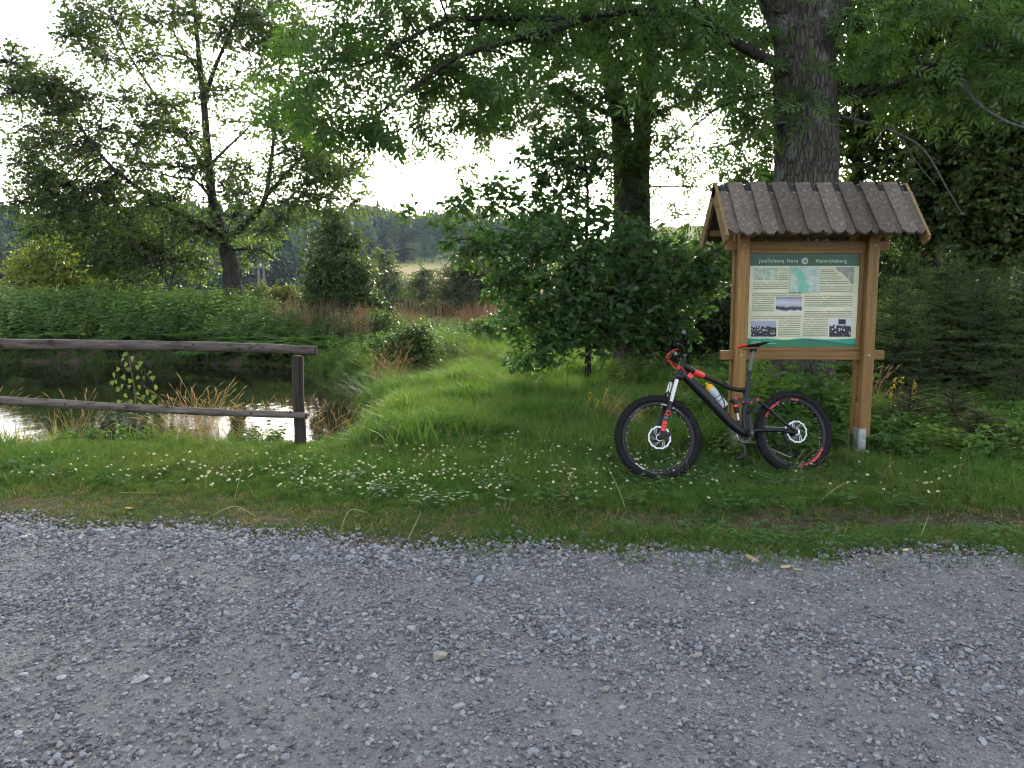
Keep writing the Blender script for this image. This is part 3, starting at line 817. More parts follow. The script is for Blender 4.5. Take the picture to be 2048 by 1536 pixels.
# ---- second, twin stemmed ash farther back
base = Vector((at(1262, 600, 14.5).x, 14.5, 0)); base.z = g(base.x, base.y)
T = Tree('twin_ash_tree', 'twin-stemmed ash tree standing behind the young oak', 'tree', base)
bx_, by_ = base.x, base.y
T.limb([Vector((bx_ - .10, by_, base.z - .1)), at(1250, 480, 14.5), at(1247, 340, 14.5), at(1235, 200, 14.5), at(1190, 60, 14.4), at(1130, -120, 14.3)], .25, .12, n=22, part='trunk', mat=B_ASH, knob=.035, k=24)
T.limb([Vector((bx_ + .18, by_ + .05, base.z - .1)), at(1279, 480, 14.6), at(1280, 340, 14.6), at(1288, 200, 14.6), at(1310, 40, 14.6), at(1340, -150, 14.6)], .22, .12, n=22, part='trunk', mat=B_ASH, knob=.035, k=24)
limb_px(T, [(1240, 235, 14.5), (1190, 215, 14.2), (1140, 180, 14.0), (1085, 174, 13.8), (1040, 190, 13.7)], .06, .015, mat=B_LIM, n=8)
limb_px(T, [(1240, 150, 14.5), (1170, 110, 14.2), (1110, 90, 14)], .06, .015, mat=B_LIM, n=8)
limb_px(T, [(1285, 250, 14.6), (1340, 215, 14.6), (1420, 190, 14.6), (1480, 185, 14.7)], .05, .012, mat=B_LIM, n=8)
limb_px(T, [(1288, 330, 14.6), (1340, 290, 14.4), (1390, 250, 14.3), (1440, 215, 14.3)], .035, .01, mat=B_LIM, n=7)
limb_px(T, [(1240, 330, 14.4), (1200, 300, 14.1), (1150, 290, 13.9), (1110, 300, 13.9)], .035, .01, mat=B_LIM, n=7)
TW = [(1100, 60, 14, 70), (1180, 60, 14.2, 70), (1250, 70, 14, 70), (1330, 80, 14.2, 80), (1110, 150, 13.8, 65), (1180, 150, 13.9, 70), (1250, 160, 13.8, 75), (1330, 170, 14.2, 70), (1400, 150, 14.5, 75), (1470, 120, 14.6, 70),
      (1060, 200, 13.6, 60), (1000, 190, 13.7, 60), (1130, 230, 13.8, 55), (1210, 230, 13.7, 65), (1330, 235, 14, 45), (1100, 290, 13.8, 40), (1160, 290, 13.8, 45), (1200, 300, 13.7, 32), (1150, 340, 13.8, 40), (1090, 250, 13.8, 40), (1020, 120, 13.8, 60),
      (950, 180, 13.8, 55), (990, 250, 13.7, 35), (950, 330, 13.8, 25), (1310, 330, 14.4, 28), (1320, 390, 14.4, 28), (1310, 440, 14.4, 22), (1390, 320, 14.6, 35), (1430, 250, 14.6, 50), (1480, 330, 14.8, 40), (1420, 370, 14.8, 35), (1400, 430, 14.8, 25),
      (1500, 230, 15, 60), (1530, 320, 15, 50), (1510, 150, 15, 70), (870, 190, 14, 30), (820, 270, 14, 16), (870, 290, 13.9, 16), (1262, 330, 13.8, 26), (1240, 255, 13.7, 34), (1290, 260, 13.8, 28), (1350, 30, 14.5, 90), (1450, 30, 14.6, 90), (1260, -20, 14.3, 90), (1150, -20, 14.2, 90), (1040, 20, 14, 80)]
blobs(T, TW, .85, leaf_ash(), k=5, L=.38, size=.27, flat=.8, droop=.4, twig=.005)
T.finish(leaf_ash(), L_ASH2, B_LIM)

# ---- broad leaved tree beyond the pond on the left
DL = 26.0
base = at(470, 618, DL); base.z = g(base.x, base.y)
T = Tree('field_maple_tree', 'loose open-crowned tree with forked trunk beyond the pond on the left', 'tree', base)
px = lambda L: [(u, v, DL + dd) for (u, v, dd) in L]
T.limb([base - Vector((0, 0, .2))] + [at(u, v, DL) for (u, v) in ((466, 590), (462, 545), (452, 490), (446, 462))], .29, .22, n=20, part='trunk', mat=B_DARK, knob=.07, k=16)
limb_px(T, px([(450, 480, 0), (432, 435, 0), (422, 380, 0), (415, 300, 0), (409, 220, .1), (402, 150, .3), (393, 60, .4), (384, -60, .5), (380, -160, .5)]), .20, .035, mat=B_DARK, k=26)
limb_px(T, px([(446, 470, 0), (400, 450, -.3), (340, 420, -.6), (275, 375, -1.0), (215, 325, -1.4), (165, 260, -1.6), (130, 200, -1.8)]), .125, .02, mat=B_DARK, k=20)
limb_px(T, px([(458, 478, 0), (500, 440, -.3), (528, 405, -.5), (540, 340, -.7), (548, 270, -.8), (556, 190, -.9), (560, 120, -1)]), .125, .02, mat=B_DARK, k=20)
limb_px(T, px([(530, 395, -.5), (575, 345, -.2), (610, 305, 0), (650, 270, .2)]), .08, .02, mat=B_DARK)
limb_px(T, px([(418, 350, 0), (380, 290, .5), (335, 225, .8), (290, 160, 1.0), (250, 95, 1.2), (225, 40, 1.3)]), .085, .018, mat=B_DARK, k=18)
limb_px(T, px([(408, 200, 0), (432, 130, -.5), (462, 60, -.9), (490, -20, -1.2)]), .09, .02, mat=B_DARK)
limb_px(T, px([(420, 330, 0), (455, 295, .4), (490, 262, .8), (520, 225, 1)]), .06, .015, mat=B_DARK)
limb_px(T, px([(425, 400, 0), (390, 360, -.8), (350, 355, -1.2), (310, 345, -1.5)]), .06, .015, mat=B_DARK)
limb_px(T, px([(440, 480, 0), (380, 462, .8), (300, 458, 1.4), (220, 470, 1.8), (150, 490, 2)]), .10, .02, mat=B_DARK)
limb_px(T, px([(460, 500, 0), (520, 500, -.6), (560, 530, -.9), (600, 585, -1.1)]), .05, .008, mat=B_DARK)
limb_px(T, px([(380, 470, -.5), (340, 500, -1), (320, 545, -1.2), (310, 590, -1.3)]), .035, .008, mat=B_DARK, n=6)
limb_px(T, px([(330, 440, .5), (350, 500, .2), (345, 560, 0), (330, 600, 0)]), .03, .008, mat=B_DARK, n=6)
limb_px(T, px([(402, 150, .3), (360, 90, .5), (330, 20, .6)]), .06, .015, mat=B_DARK)
LB = [(170, 60, 1), (230, 40, .9), (290, 30, .6), (350, 20, .5), (410, 30, .5), (470, 20, -.8), (520, 30, -.9), (160, 20, 1), (200, 110, .9), (260, 120, .8), (320, 110, .5), (380, 110, .4), (440, 100, -.5), (500, 90, -.9), (550, 100, -.9),
      (20, 130, -1.6), (60, 160, -1.6), (100, 190, -1.6), (150, 180, -1.5), (40, 190, -1.7), (110, 240, -1.5), (180, 200, -1), (200, 250, -1.2), (130, 290, -1.4), (60, 250, -1.6), (250, 200, .5), (300, 200, .8), (290, 250, 0), (350, 210, .4), (340, 270, 0), (380, 260, -.4),
      (450, 190, -.4), (500, 180, -.6), (550, 200, -.9), (600, 180, -.8), (480, 250, .6), (540, 250, -.6), (590, 260, -.5), (620, 220, 0), (620, 320, 0), (650, 290, .2), (680, 310, .3), (700, 350, .3), (640, 360, .1), (600, 370, 0), (650, 400, .2), (700, 400, .3), (560, 400, -.3),
      (40, 330, -1.5), (90, 350, -1.4), (140, 360, -1.2), (60, 400, -1.2), (110, 410, -1.0), (160, 420, -1.0), (200, 380, -1), (240, 340, -1), (300, 320, -.8), (190, 460, .5), (240, 440, 0), (280, 420, -.5), (320, 380, -1), (360, 340, -1), (400, 330, -.6), (350, 400, -.8), (380, 420, -.8),
      (460, 340, .3), (480, 390, .2), (500, 330, .5), (440, 380, -.6), (470, 430, -.6), (520, 460, -.6), (550, 440, -.5), (420, 450, -.8),
      (150, 490, 1), (200, 510, 1), (250, 500, .6), (300, 490, .2), (340, 470, -.4), (220, 550, 1), (270, 540, .4), (310, 530, -.4), (395, 500, 1.0), (400, 540, 1.2), (500, 500, .9), (120, 460, .8), (80, 450, 0), (560, 310, -.6), (420, 200, .3), (280, 300, .4),
      (590, 150, -.9), (570, 60, -.9), (540, -20, -.9), (440, -40, 0), (330, -40, .6), (230, -30, 1)]
for (u, v, dd) in LB:
    T.clump(at(u + rng.normal(0, 8), v + rng.normal(0, 8), DL + dd), .62 + .25 * rng.random(), n_sprays(rng.uniform(.28, .55) + (.06 if u < 330 else 0), .95, leaf_mid(), .115, 8), k=8, L=.45, size=.115, flat=.7, droop=.2, twig=.010)
for i in range(75):                                  # fill the rounded outline of the crown with light sprays
    a = rng.uniform(0, 6.28); q = rng.uniform(.35, 1.0) ** .6
    u, v = 375 + 365 * q * math.cos(a), 230 + 300 * q * math.sin(a)
    if v > 440 and u > 300: continue
    T.clump(at(u, v, DL + rng.uniform(-2, 2)), rng.uniform(.35, .6), n_sprays(.42, .7, leaf_mid(), .105, 8), k=8, L=.4, size=.105, flat=.75, droop=.2, twig=.008)
for (u, v, dd) in [(210, 530, .8), (260, 560, .5), (300, 505, 0), (330, 520, -.2), (180, 440, .6), (120, 390, -1), (230, 400, -.4), (280, 470, .3), (240, 480, .4)]:
    T.clump(at(u, v, DL + dd), .95, n_sprays(.42, 1.15, leaf_mid(), .14, 7), k=7, L=.5, size=.14, flat=.8, droop=.25, twig=.010)
T.finish(leaf_mid(), L_LEFT, B_DARK)

# ---- young oak left of the bicycle
base = on_ground(1176, 776)
DO = base.y
T = Tree('young_oak_tree', 'young oak with dense dark lobed leaves left of the bicycle', 'tree', base)
T.limb([base - Vector((0, 0, .1)), at(1175, 740, DO), at(1176, 690, DO), at(1178, 600, DO), at(1172, 500, DO), at(1176, 400, DO), at(1168, 300, DO), at(1160, 230, DO)], .062, .012, n=12, part='trunk', mat=B_DARK, knob=.03, k=24)
for L in ([(1176, 620, 0), (1120, 590, -.4), (1050, 560, -.7), (990, 500, -.9), (930, 475, -1.0)], [(1176, 600, 0), (1240, 560, -.3), (1320, 540, -.6), (1400, 520, -.7), (1440, 500, -.7)], [(1176, 540, 0), (1120, 500, .3), (1050, 470, .4), (980, 455, .5)],
          [(1176, 660, 0), (1120, 660, -.3), (1070, 690, -.5), (1030, 720, -.6)], [(1176, 640, 0), (1250, 640, -.4), (1320, 640, -.6), (1380, 630, -.7)], [(1176, 480, 0), (1230, 440, .2), (1280, 420, .3)], [(1174, 440, 0), (1110, 410, .2), (1040, 400, .3), (930, 400, .4)],
          [(1176, 600, 0), (1190, 590, -.7), (1180, 560, -1.3)], [(1176, 580, 0), (1150, 560, .7), (1140, 540, 1.2)], [(1170, 340, 0), (1120, 320, .1), (1060, 340, .1)]):
    limb_px(T, [(u, v, DO + dd) for (u, v, dd) in L], .026, .006, mat=B_DARK, n=7, k=10)
OB = [(1000, 560, -.8, 42), (1050, 600, -.9, 45), (1040, 530, -.7, 45), (1100, 560, -1.0, 48), (1100, 630, -.9, 45), (1150, 600, -1.2, 50), (1160, 530, -1.1, 50), (1200, 640, -1.1, 45), (1220, 580, -1.1, 50), (1230, 510, -1.0, 50), (1280, 550, -.9, 48), (1290, 610, -.8, 45), (1340, 570, -.8, 42), (1350, 520, -.7, 42), (1400, 540, -.7, 38), (1430, 500, -.7, 30), (1390, 590, -.6, 36), (1420, 560, -.6, 26),
      (960, 500, -.9, 34), (920, 480, -1, 28), (990, 490, -.6, 36), (1060, 480, -.5, 45), (1120, 490, -.8, 48), (1180, 470, -.8, 45), (1240, 460, -.6, 42), (1290, 490, -.6, 36), (1130, 440, -.4, 42), (1070, 430, 0, 42), (1190, 410, -.2, 38), (1010, 410, .3, 38), (950, 400, .3, 34), (910, 415, .3, 24), (960, 455, .2, 22),
      (1120, 390, .1, 38), (1060, 370, .1, 36), (1000, 365, .2, 24), (1100, 330, .1, 34), (1160, 340, 0, 34), (1200, 320, 0, 26), (1060, 310, .1, 26), (1150, 270, 0, 24), (1110, 280, 0, 20), (1180, 240, 0, 18), (820, 430, .3, 10), (880, 440, .3, 12), (800, 424, .3, 8),
      (1070, 690, -.6, 34), (1040, 715, -.7, 24), (1110, 690, -.7, 34), (1010, 640, -.6, 26), (1060, 650, -.7, 36), (1130, 665, -.9, 36), (1190, 690, -.9, 26), (1230, 660, -.9, 34), (1290, 665, -.7, 30), (1340, 640, -.7, 34), (1380, 650, -.6, 26), (1085, 725, -.7, 18), (1160, 650, -.4, 40), (1250, 560, .3, 50), (1130, 560, .5, 50), (1330, 600, .2, 40), (1200, 540, .6, 55), (1200, 600, .4, 55)]
for (u, v, dd, rp) in OB:
    r = rp * DO / FPX
    T.clump(at(u, v, DO + dd), r, n_sprays(1.05, r + .08, leaf_oak(), .112, 5), k=5, L=.17, size=.112, flat=.8, droop=.15, twig=.0035, leafup=.45)
T.finish(leaf_oak(), L_OAK, B_DARK, singles=300)

# ---- dark trees closing the view on the right
def leafy_tree(name, label, base, trunk, limbs, bl, tr, lm, npr=1.2, size=.11, k=8, L=.42, leaf=None, bmat=None, flat=.6, droop=.3, twig=.006, cat='tree', leafup=.35, group=None):
    T = Tree(name, label, cat, base, group)
    T.limb(trunk, tr[0], tr[1], n=12, part='trunk', mat=bmat or B_DARK, knob=.03, k=18)
    for Lb in limbs: limb_px(T, Lb, tr[0] * .42, .012, mat=bmat or B_DARK, n=7, k=10)
    leaf = leaf or leaf_mid(.75)
    blobs(T, bl, npr, leaf, k=k, L=L, size=size, flat=flat, droop=droop, twig=twig, leafup=leafup)
    return T.finish(leaf, lm, bmat or B_DARK)

b0 = at(1716, 600, 15.5); b0.z = g(b0.x, b0.y)
leafy_tree('slim_hornbeam_tree', 'slim dark-trunked tree just right of the big ash trunk', b0, [b0 - Vector((0, 0, .1)), at(1716, 400, 15.5), at(1714, 250, 15.5), at(1718, 100, 15.5), at(1725, -60, 15.5), at(1730, -200, 15.5)], 
           [[(1716, 260, 15.5), (1745, 220, 15.3), (1790, 190, 15.2)], [(1716, 330, 15.5), (1690, 310, 15.4), (1650, 320, 15.3)], [(1716, 180, 15.5), (1680, 140, 15.4), (1650, 110, 15.3)], [(1716, 340, 15.5), (1760, 320, 15.3), (1800, 330, 15.2)], [(1718, 100, 15.5), (1770, 60, 15.3), (1820, 30, 15.1)]],
           [(1690, 60, 15.4, 60), (1690, 150, 15.4, 55), (1690, 330, 15.4, 40), (1680, 400, 15.4, 38), (1740, 150, 15.2, 55), (1780, 80, 15.2, 70), (1790, 170, 15.1, 55), (1770, 330, 15.3, 42), (1760, 390, 15.2, 45), (1810, 240, 15.2, 50), (1830, 310, 15.2, 45), (1760, 0, 15.3, 80), (1690, -40, 15.4, 80), (1850, 60, 15.1, 70), (1700, 440, 15.2, 40), (1780, 450, 15.1, 45), (1500, 360, 15.6, 32), (1530, 400, 15.6, 40), (1560, 250, 16, 50), (1700, 270, 15.6, 40), (1740, 290, 15.7, 40), (1690, 230, 15.7, 40), (1740, 240, 15.6, 35)],
           (.135, .05), L_HORN, npr=1.1)
b0 = at(1862, 640, 14.0); b0.z = g(b0.x, b0.y)
leafy_tree('hornbeam_tree', 'dense dark broad-leaved tree behind the right end of the notice board roof', b0, [b0 - Vector((0, 0, .1)), at(1862, 480, 14), at(1866, 330, 14), at(1872, 180, 14), at(1880, 0, 14), at(1885, -200, 14)],
           [[(1864, 360, 14), (1830, 330, 13.7), (1790, 320, 13.5)], [(1866, 330, 14), (1910, 290, 13.6), (1960, 280, 13.3)], [(1870, 240, 14), (1920, 200, 13.7), (1980, 170, 13.4)], [(1868, 280, 14), (1840, 240, 13.6)], [(1864, 430, 14), (1920, 420, 13.4), (1980, 430, 13)]],
           [(1850, 380, 13.4, 60), (1880, 320, 13.3, 60), (1900, 250, 13.4, 65), (1930, 380, 13.1, 62), (1960, 300, 13.1, 65), (1950, 200, 13.4, 70), (2010, 250, 13.1, 70), (1890, 170, 13.5, 65), (1900, 90, 13.6, 75), (1970, 100, 13.5, 80), (1890, 440, 13.3, 52), (1840, 450, 13.5, 45), (1950, 450, 12.9, 55), (1850, 220, 13.8, 50), (1930, 10, 13.6, 85), (1860, 20, 13.8, 75), (1810, 400, 13.6, 42), (1880, 360, 14.4, 60), (1930, 280, 14.4, 70), (1830, 160, 14, 50), (1800, 120, 14, 50)],
           (.19, .06), L_HORN, npr=1.3)
b0 = at(2075, 660, 12.6); b0.z = g(b0.x, b0.y)
leafy_tree('beech_tree', 'drooping leafy tree at the right border of the picture', b0, [b0 - Vector((0, 0, .1)), at(2075, 480, 12.6), at(2080, 300, 12.6), at(2085, 100, 12.6), at(2090, -150, 12.6)],
           [[(2076, 420, 12.6), (2020, 400, 12.2), (1960, 420, 12)], [(2080, 330, 12.6), (2030, 310, 12.2), (1990, 320, 12)], [(2082, 230, 12.6), (2030, 190, 12.3), (1980, 190, 12.2)], [(2085, 100, 12.6), (2030, 70, 12.3), (1980, 60, 12.2)]],
           [(2030, 340, 12.1, 70), (2000, 410, 11.9, 60), (2050, 430, 11.9, 65), (2040, 250, 12.2, 70), (2050, 160, 12.3, 75), (2030, 80, 12.4, 80), (1980, 350, 12.1, 55), (1950, 400, 12.1, 45), (2020, 480, 11.9, 55), (2060, 0, 12.4, 90), (2110, 300, 12.2, 80), (2110, 200, 12.2, 80), (1990, 270, 12.5, 55), (1970, 480, 12.1, 45), (2120, 430, 12, 70)],
           (.16, .05), leafmat('beech_leaf', (0.032, 0.072, 0.022), (0.07, 0.125, 0.034), (0.12, 0.16, 0.045), .45), npr=1.3, droop=.35, size=.085)

# ---- shrubs and smaller trees
def shrub(name, label, u, vb, D, bl, lm, npr=1.4, size=.08, k=7, L=.3, leaf=None, stems=5, cat='shrub', sr=.03, twig=.004, **kw):
    b0 = at(u, vb, D); b0.z = g(b0.x, b0.y)
    T = Tree(name, label, cat, b0)
    tops = sorted(bl, key=lambda q: -q[3])[:stems]
    for i, (uu, vv, DD, rp) in enumerate(tops):
        top = at(uu, vv, DD); mid = b0.lerp(top, .5) + Vector((0, 0, .12 * (top - b0).length))
        T.limb([b0 + Vector((.06 * (i - stems / 2), .03 * (i % 2), -.1)), mid, top], sr, .008, n=6, part='stem', mat=B_DARK, k=8)
    leaf = leaf or leaf_mid(.7)
    blobs(T, bl, npr, leaf, k=k, L=L, size=size, twig=twig, **kw)
    return T.finish(leaf, lm, B_DARK)

shrub('pyramid_tree', 'small dark pyramid-shaped tree on the far bank right of the open-crowned tree', 684, 632, 24.5,
      [(672, 450, 24.5, 20), (655, 480, 24.5, 26), (685, 490, 24.3, 28), (705, 475, 24.6, 18), (645, 520, 24.3, 32), (690, 530, 24, 36), (650, 560, 24.1, 38), (700, 570, 24, 38), (640, 595, 24.2, 34), (685, 605, 23.8, 40), (725, 595, 24.3, 32), (722, 545, 24.3, 26), (660, 430, 24.6, 10), (752, 610, 24.4, 18)],
      L_CONE, npr=1.6, size=.11, L=.35, cat='tree', stems=4, sr=.06)
shrub('yellow_green_bush', 'bright yellow-green bush with thin dark stems at the left border', 110, 600, 29,
      [(60, 530, 29, 40), (110, 510, 29, 42), (100, 490, 29.2, 22), (40, 570, 29, 36), (90, 565, 28.6, 42), (140, 545, 28.7, 40), (30, 600, 29, 25), (150, 580, 28.8, 30), (190, 590, 29, 26), (225, 580, 29, 22), (210, 560, 29.2, 18), (5, 590, 29, 25)],
      L_YEL, npr=1.2, size=.13, L=.45, stems=7, sr=.035)
shrub('willow_bush', 'rounded grey-green willow bush in the valley left of the oak', 945, 668, 33,
      [(940, 540, 33, 36), (910, 570, 33, 40), (960, 580, 32.8, 46), (990, 560, 33, 36), (900, 610, 32.8, 42), (950, 630, 32.5, 48), (1000, 610, 32.8, 42), (925, 520, 33.2, 22), (975, 540, 33.2, 28), (880, 630, 33, 26), (1030, 600, 33, 34), (1040, 560, 33.5, 30)],
      L_WIL, npr=1.4, size=.15, L=.5, leaf=leaf_tiny(.3), k=12, stems=6, sr=.05, leafup=.1, jit=.5)
M_BIRCHBARK = plain('birch_bark', (0.55, 0.53, 0.49), .8, 0, .3, 12)
def birch(label, u, vb, D, top, bl):
    b0 = at(u, vb, D); b0.z = g(b0.x, b0.y)
    T = Tree('birch_tree', label, 'tree', b0, 'birches in the valley')
    T.limb([b0 - Vector((0, 0, .1)), at(u + 1, (vb + top) / 2, D), at(u - 2, top, D)], .12, .02, n=8, part='trunk', mat=M_BIRCHBARK, knob=.02)
    blobs(T, bl, 1.1, leaf_tiny(.7), k=9, L=.8, size=.16, twig=.012, droop=.7)
    T.finish(leaf_tiny(.7), L_BIR, B_DARK)
birch('pale green birch with a short white stem left of the dry field', 770, 665, 50, 500, [(765, 510, 50, 18), (775, 540, 50, 26), (755, 560, 50, 26), (790, 575, 49.7, 26), (765, 600, 49.5, 32), (795, 610, 49.5, 26), (745, 600, 49.7, 24), (775, 640, 49.5, 34), (800, 645, 49.6, 26)])
birch('birch with a clear white stem in front of the dry field', 851, 675, 48, 540, [(850, 545, 48, 16), (840, 570, 48, 22), (866, 575, 48, 22), (850, 605, 47.6, 28), (875, 610, 47.8, 22), (828, 610, 47.7, 24), (850, 645, 47.4, 32), (880, 645, 47.6, 24), (826, 650, 47.6, 24)])
birch('low birch between the two taller birches', 815, 675, 54, 560, [(812, 570, 54, 18), (822, 600, 54, 24), (806, 625, 53.8, 24), (820, 655, 53.6, 28)])

shrub('hazel_bush', 'light green bush in the sunny gap left of the notice board roof', 1400, 650, 19,
      [(1370, 520, 19, 42), (1420, 505, 19, 44), (1450, 540, 18.8, 40), (1400, 560, 18.6, 48), (1350, 560, 19, 36), (1440, 590, 18.6, 40), (1390, 610, 18.5, 45), (1460, 500, 19.2, 30), (1340, 510, 19.4, 26), (1480, 560, 19, 40), (1560, 490, 19.5, 45), (1620, 500, 19.5, 40)], L_BUSH, npr=1.2, size=.11, L=.35)
shrub('alder_bush', 'mid green bush closing the view between notice board and dark trees', 1790, 690, 16.5,
      [(1760, 500, 16.5, 45), (1800, 530, 16.4, 48), (1840, 520, 16.5, 45), (1780, 580, 16.3, 50), (1840, 600, 16.3, 50), (1890, 560, 16.4, 48), (1950, 540, 16.5, 50), (2010, 540, 16.5, 50), (1720, 560, 16.5, 40), (1660, 480, 16.8, 40), (1930, 620, 16.2, 50), (2000, 620, 16.2, 50)], L_BUSH, npr=1.3, size=.1, L=.3)
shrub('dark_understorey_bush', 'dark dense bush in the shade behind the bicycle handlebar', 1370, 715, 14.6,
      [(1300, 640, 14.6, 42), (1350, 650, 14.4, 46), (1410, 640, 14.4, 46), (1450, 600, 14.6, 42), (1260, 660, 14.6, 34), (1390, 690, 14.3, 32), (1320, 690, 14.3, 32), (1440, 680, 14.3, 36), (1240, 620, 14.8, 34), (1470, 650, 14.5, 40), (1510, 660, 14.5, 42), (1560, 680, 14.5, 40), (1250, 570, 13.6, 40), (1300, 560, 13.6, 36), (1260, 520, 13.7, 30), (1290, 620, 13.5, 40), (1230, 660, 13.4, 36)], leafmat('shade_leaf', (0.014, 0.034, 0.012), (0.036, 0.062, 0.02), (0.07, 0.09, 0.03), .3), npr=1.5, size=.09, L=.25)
shrub('bank_raspberry_bush', 'low leafy raspberry bush on the pond bank right of the fence end', 815, 735, 16.2,
      [(780, 690, 16.2, 34), (820, 680, 16.2, 38), (850, 700, 16, 32), (810, 715, 15.9, 34), (775, 720, 15.9, 24), (840, 660, 16.4, 22), (845, 725, 15.9, 22)], L_BUSH, npr=1.5, size=.085, L=.2, sr=.01)
shrub('bramble_bush', 'bramble bush on the bank between willow and oak', 985, 680, 20,
      [(960, 660, 20, 26), (1000, 650, 20, 28), (1030, 640, 20, 28), (1050, 670, 19.6, 28), (1010, 680, 19.6, 24), (1080, 650, 20, 26)], L_BUSH, npr=1.5, size=.08, L=.2, sr=.01)
shrub('elder_bush', 'mid green bush on the far bank beside the forked trunk', 570, 630, 26.6,
      [(530, 590, 26.6, 26), (560, 600, 26.5, 28), (600, 600, 26.6, 26), (500, 600, 26.7, 20), (580, 585, 26.8, 16), (620, 615, 26.5, 20)], leafmat('olive_leaf', (0.05, 0.085, 0.02), (0.10, 0.13, 0.03), (0.14, 0.15, 0.05), .4), npr=1.4, size=.12, L=.3, sr=.02)
shrub('far_bank_bush', 'bushy thicket on the far bank left of the raspberry bush', 720, 680, 21.5,
      [(740, 650, 21.5, 26), (700, 660, 21.5, 24), (770, 640, 21.7, 24), (670, 650, 21.8, 20)], L_BUSH, npr=1.5, size=.09, L=.22, sr=.012)

# ---- young spruces on the right
def spruce_arrays(h, rr, seed, nw=19, brown=False, need=.036):
    r = np.random.default_rng(seed)
    ST0, ST1, LP, LD, LN, LS = [], [], [], [], [], []
    tw0, tw1 = [], []
    for wi in range(nw):
        t = (wi + .3) / nw
        z = h * (0.04 + .90 * t)
        Lb = rr * (1 - t) ** .8 + .06
        nb = 9 if t < .8 else 6
        for bi in range(nb):
            a = 2 * np.pi * (bi / nb) + wi * 1.1 + r.normal(0, .15)
            el = -.10 + .75 * t + r.normal(0, .08)
            d = np.array([math.cos(a) * math.cos(el), math.sin(a) * math.cos(el), math.sin(el)])
            Lq = Lb * r.uniform(.75, 1.15)
            p0 = np.array([0, 0, z + r.normal(0, .02)]); p1 = p0 + d * Lq + np.array([0, 0, -.06 * Lq])
            tw0.append(p0); tw1.append(p1)
            side = np.cross(d, [0, 0, 1.]); side /= np.linalg.norm(side)
            nt_ = max(3, int(Lq / .06))
            for q in range(nt_):
                f = (q + .6) / nt_
                for sg in (-1, 1):
                    s0 = p0 + (p1 - p0) * f
                    dd = d * .75 + side * sg * .75 + np.array([0, 0, -.05]) + r.normal(0, .1, 3)
                    l = (.38 * (1 - f) * Lq + .06) * r.uniform(.8, 1.2)
                    tw0.append(s0); tw1.append(s0 + dd / np.linalg.norm(dd) * l)
    tw0.append(np.array([0, 0, h * .9])); tw1.append(np.array([0, 0, h * 1.06]))
    tw0, tw1 = np.array(tw0), np.array(tw1)
    Ln = np.linalg.norm(tw1 - tw0, axis=1)
    cnt = np.maximum(4, (Ln / .0085).astype(int))
    ids = np.repeat(np.arange(len(Ln)), cnt)
    f = r.random(len(ids))
    pos = tw0[ids] + (tw1 - tw0)[ids] * f[:, None]
    dd = unit((tw1 - tw0)[ids]); pr = unit(np.cross(dd, unit(r.normal(size=(len(ids), 3)))))
    ld = dd * .7 + pr * .75
    return tw0, tw1, pos, ld, need * r.uniform(.7, 1.2, len(ids)), f
def needle_tpl(): return np.array([(-.06, 0, 0), (.06, 0, 0), (0, 1, 0)], float), np.array([(0, 1, 2)])
spruce_cache = {}
def spruce(name, label, pos, h, rr, seed, mat=None, nw=19, cat='tree', group=None, rz=0, need=.036):
    mat = mat or L_NEED
    root = empty(name, pos, rz); tag(root, label, cat, group)
    key = (seed, h, rr, nw, mat.name)
    if key not in spruce_cache:
        tw0, tw1, p, ld, sz, ff = spruce_arrays(h, rr, seed, nw, need=need)
        V, F = place(needle_tpl(), p, frames(ld, rng.normal(size=ld.shape)), sz)
        ti = np.repeat(np.clip(.25 * rng.random(len(p)) + .8 * ff ** 2.2, 0, 1), 3)
        crown = np_mesh('crown', V, F, mat, ti)
        V, F = sticks(tw0, tw1, .004, .0015); brm = np_mesh('twigs', V, F, B_DARK)
        V, F = sweep([(0, 0, -.1), (0, 0, h * .5), (0, 0, h)], [.012 + .012 * h, .008 + .007 * h, .004], 8); tr = np_mesh('trunk', V, F, B_DARK)
        spruce_cache[key] = (crown, brm, tr)
    crown, brm, tr = spruce_cache[key]
    for nm, me in (('trunk', tr), ('twigs', brm), ('crown', crown)):
        o = link(bpy.data.objects.new(nm, me), root)
        if nm != 'trunk': o['kind'] = 'stuff'
    return root
SPR = [(1790, 10.6, 1.75, .85, 1, 'young spruce directly right of the notice board'), (1885, 10.9, 2.25, 1.0, 2, 'tallest young spruce with an upright leader right of the notice board'), (1960, 10.3, 1.9, .95, 3, 'bushy young spruce between the tallest one and the right border'),
       (2040, 10.5, 2.1, 1.0, 4, 'young spruce at the right border of the picture'), (1830, 11.9, 2.1, 1.0, 2, 'young spruce in the second row behind the one by the notice board'), (1930, 12.2, 2.4, 1.05, 1, 'young spruce in the second row under the dense dark tree'), (2120, 11.4, 2.3, 1.0, 3, 'young spruce cut off by the right border'),
       (1745, 11.6, 1.3, .75, 4, 'low young spruce half hidden behind the right notice board post'), (1660, 12.4, 1.5, .85, 3, 'low spruce in the shade below the notice board panel')]
for (u, D, h, rr, sd_, lab) in SPR:
    p = at(u, 700, D); p.z = g(p.x, p.y)
    spruce('young_spruce', lab, p, h, rr, sd_, group='young spruces right of the board', rz=rng.random() * 6)
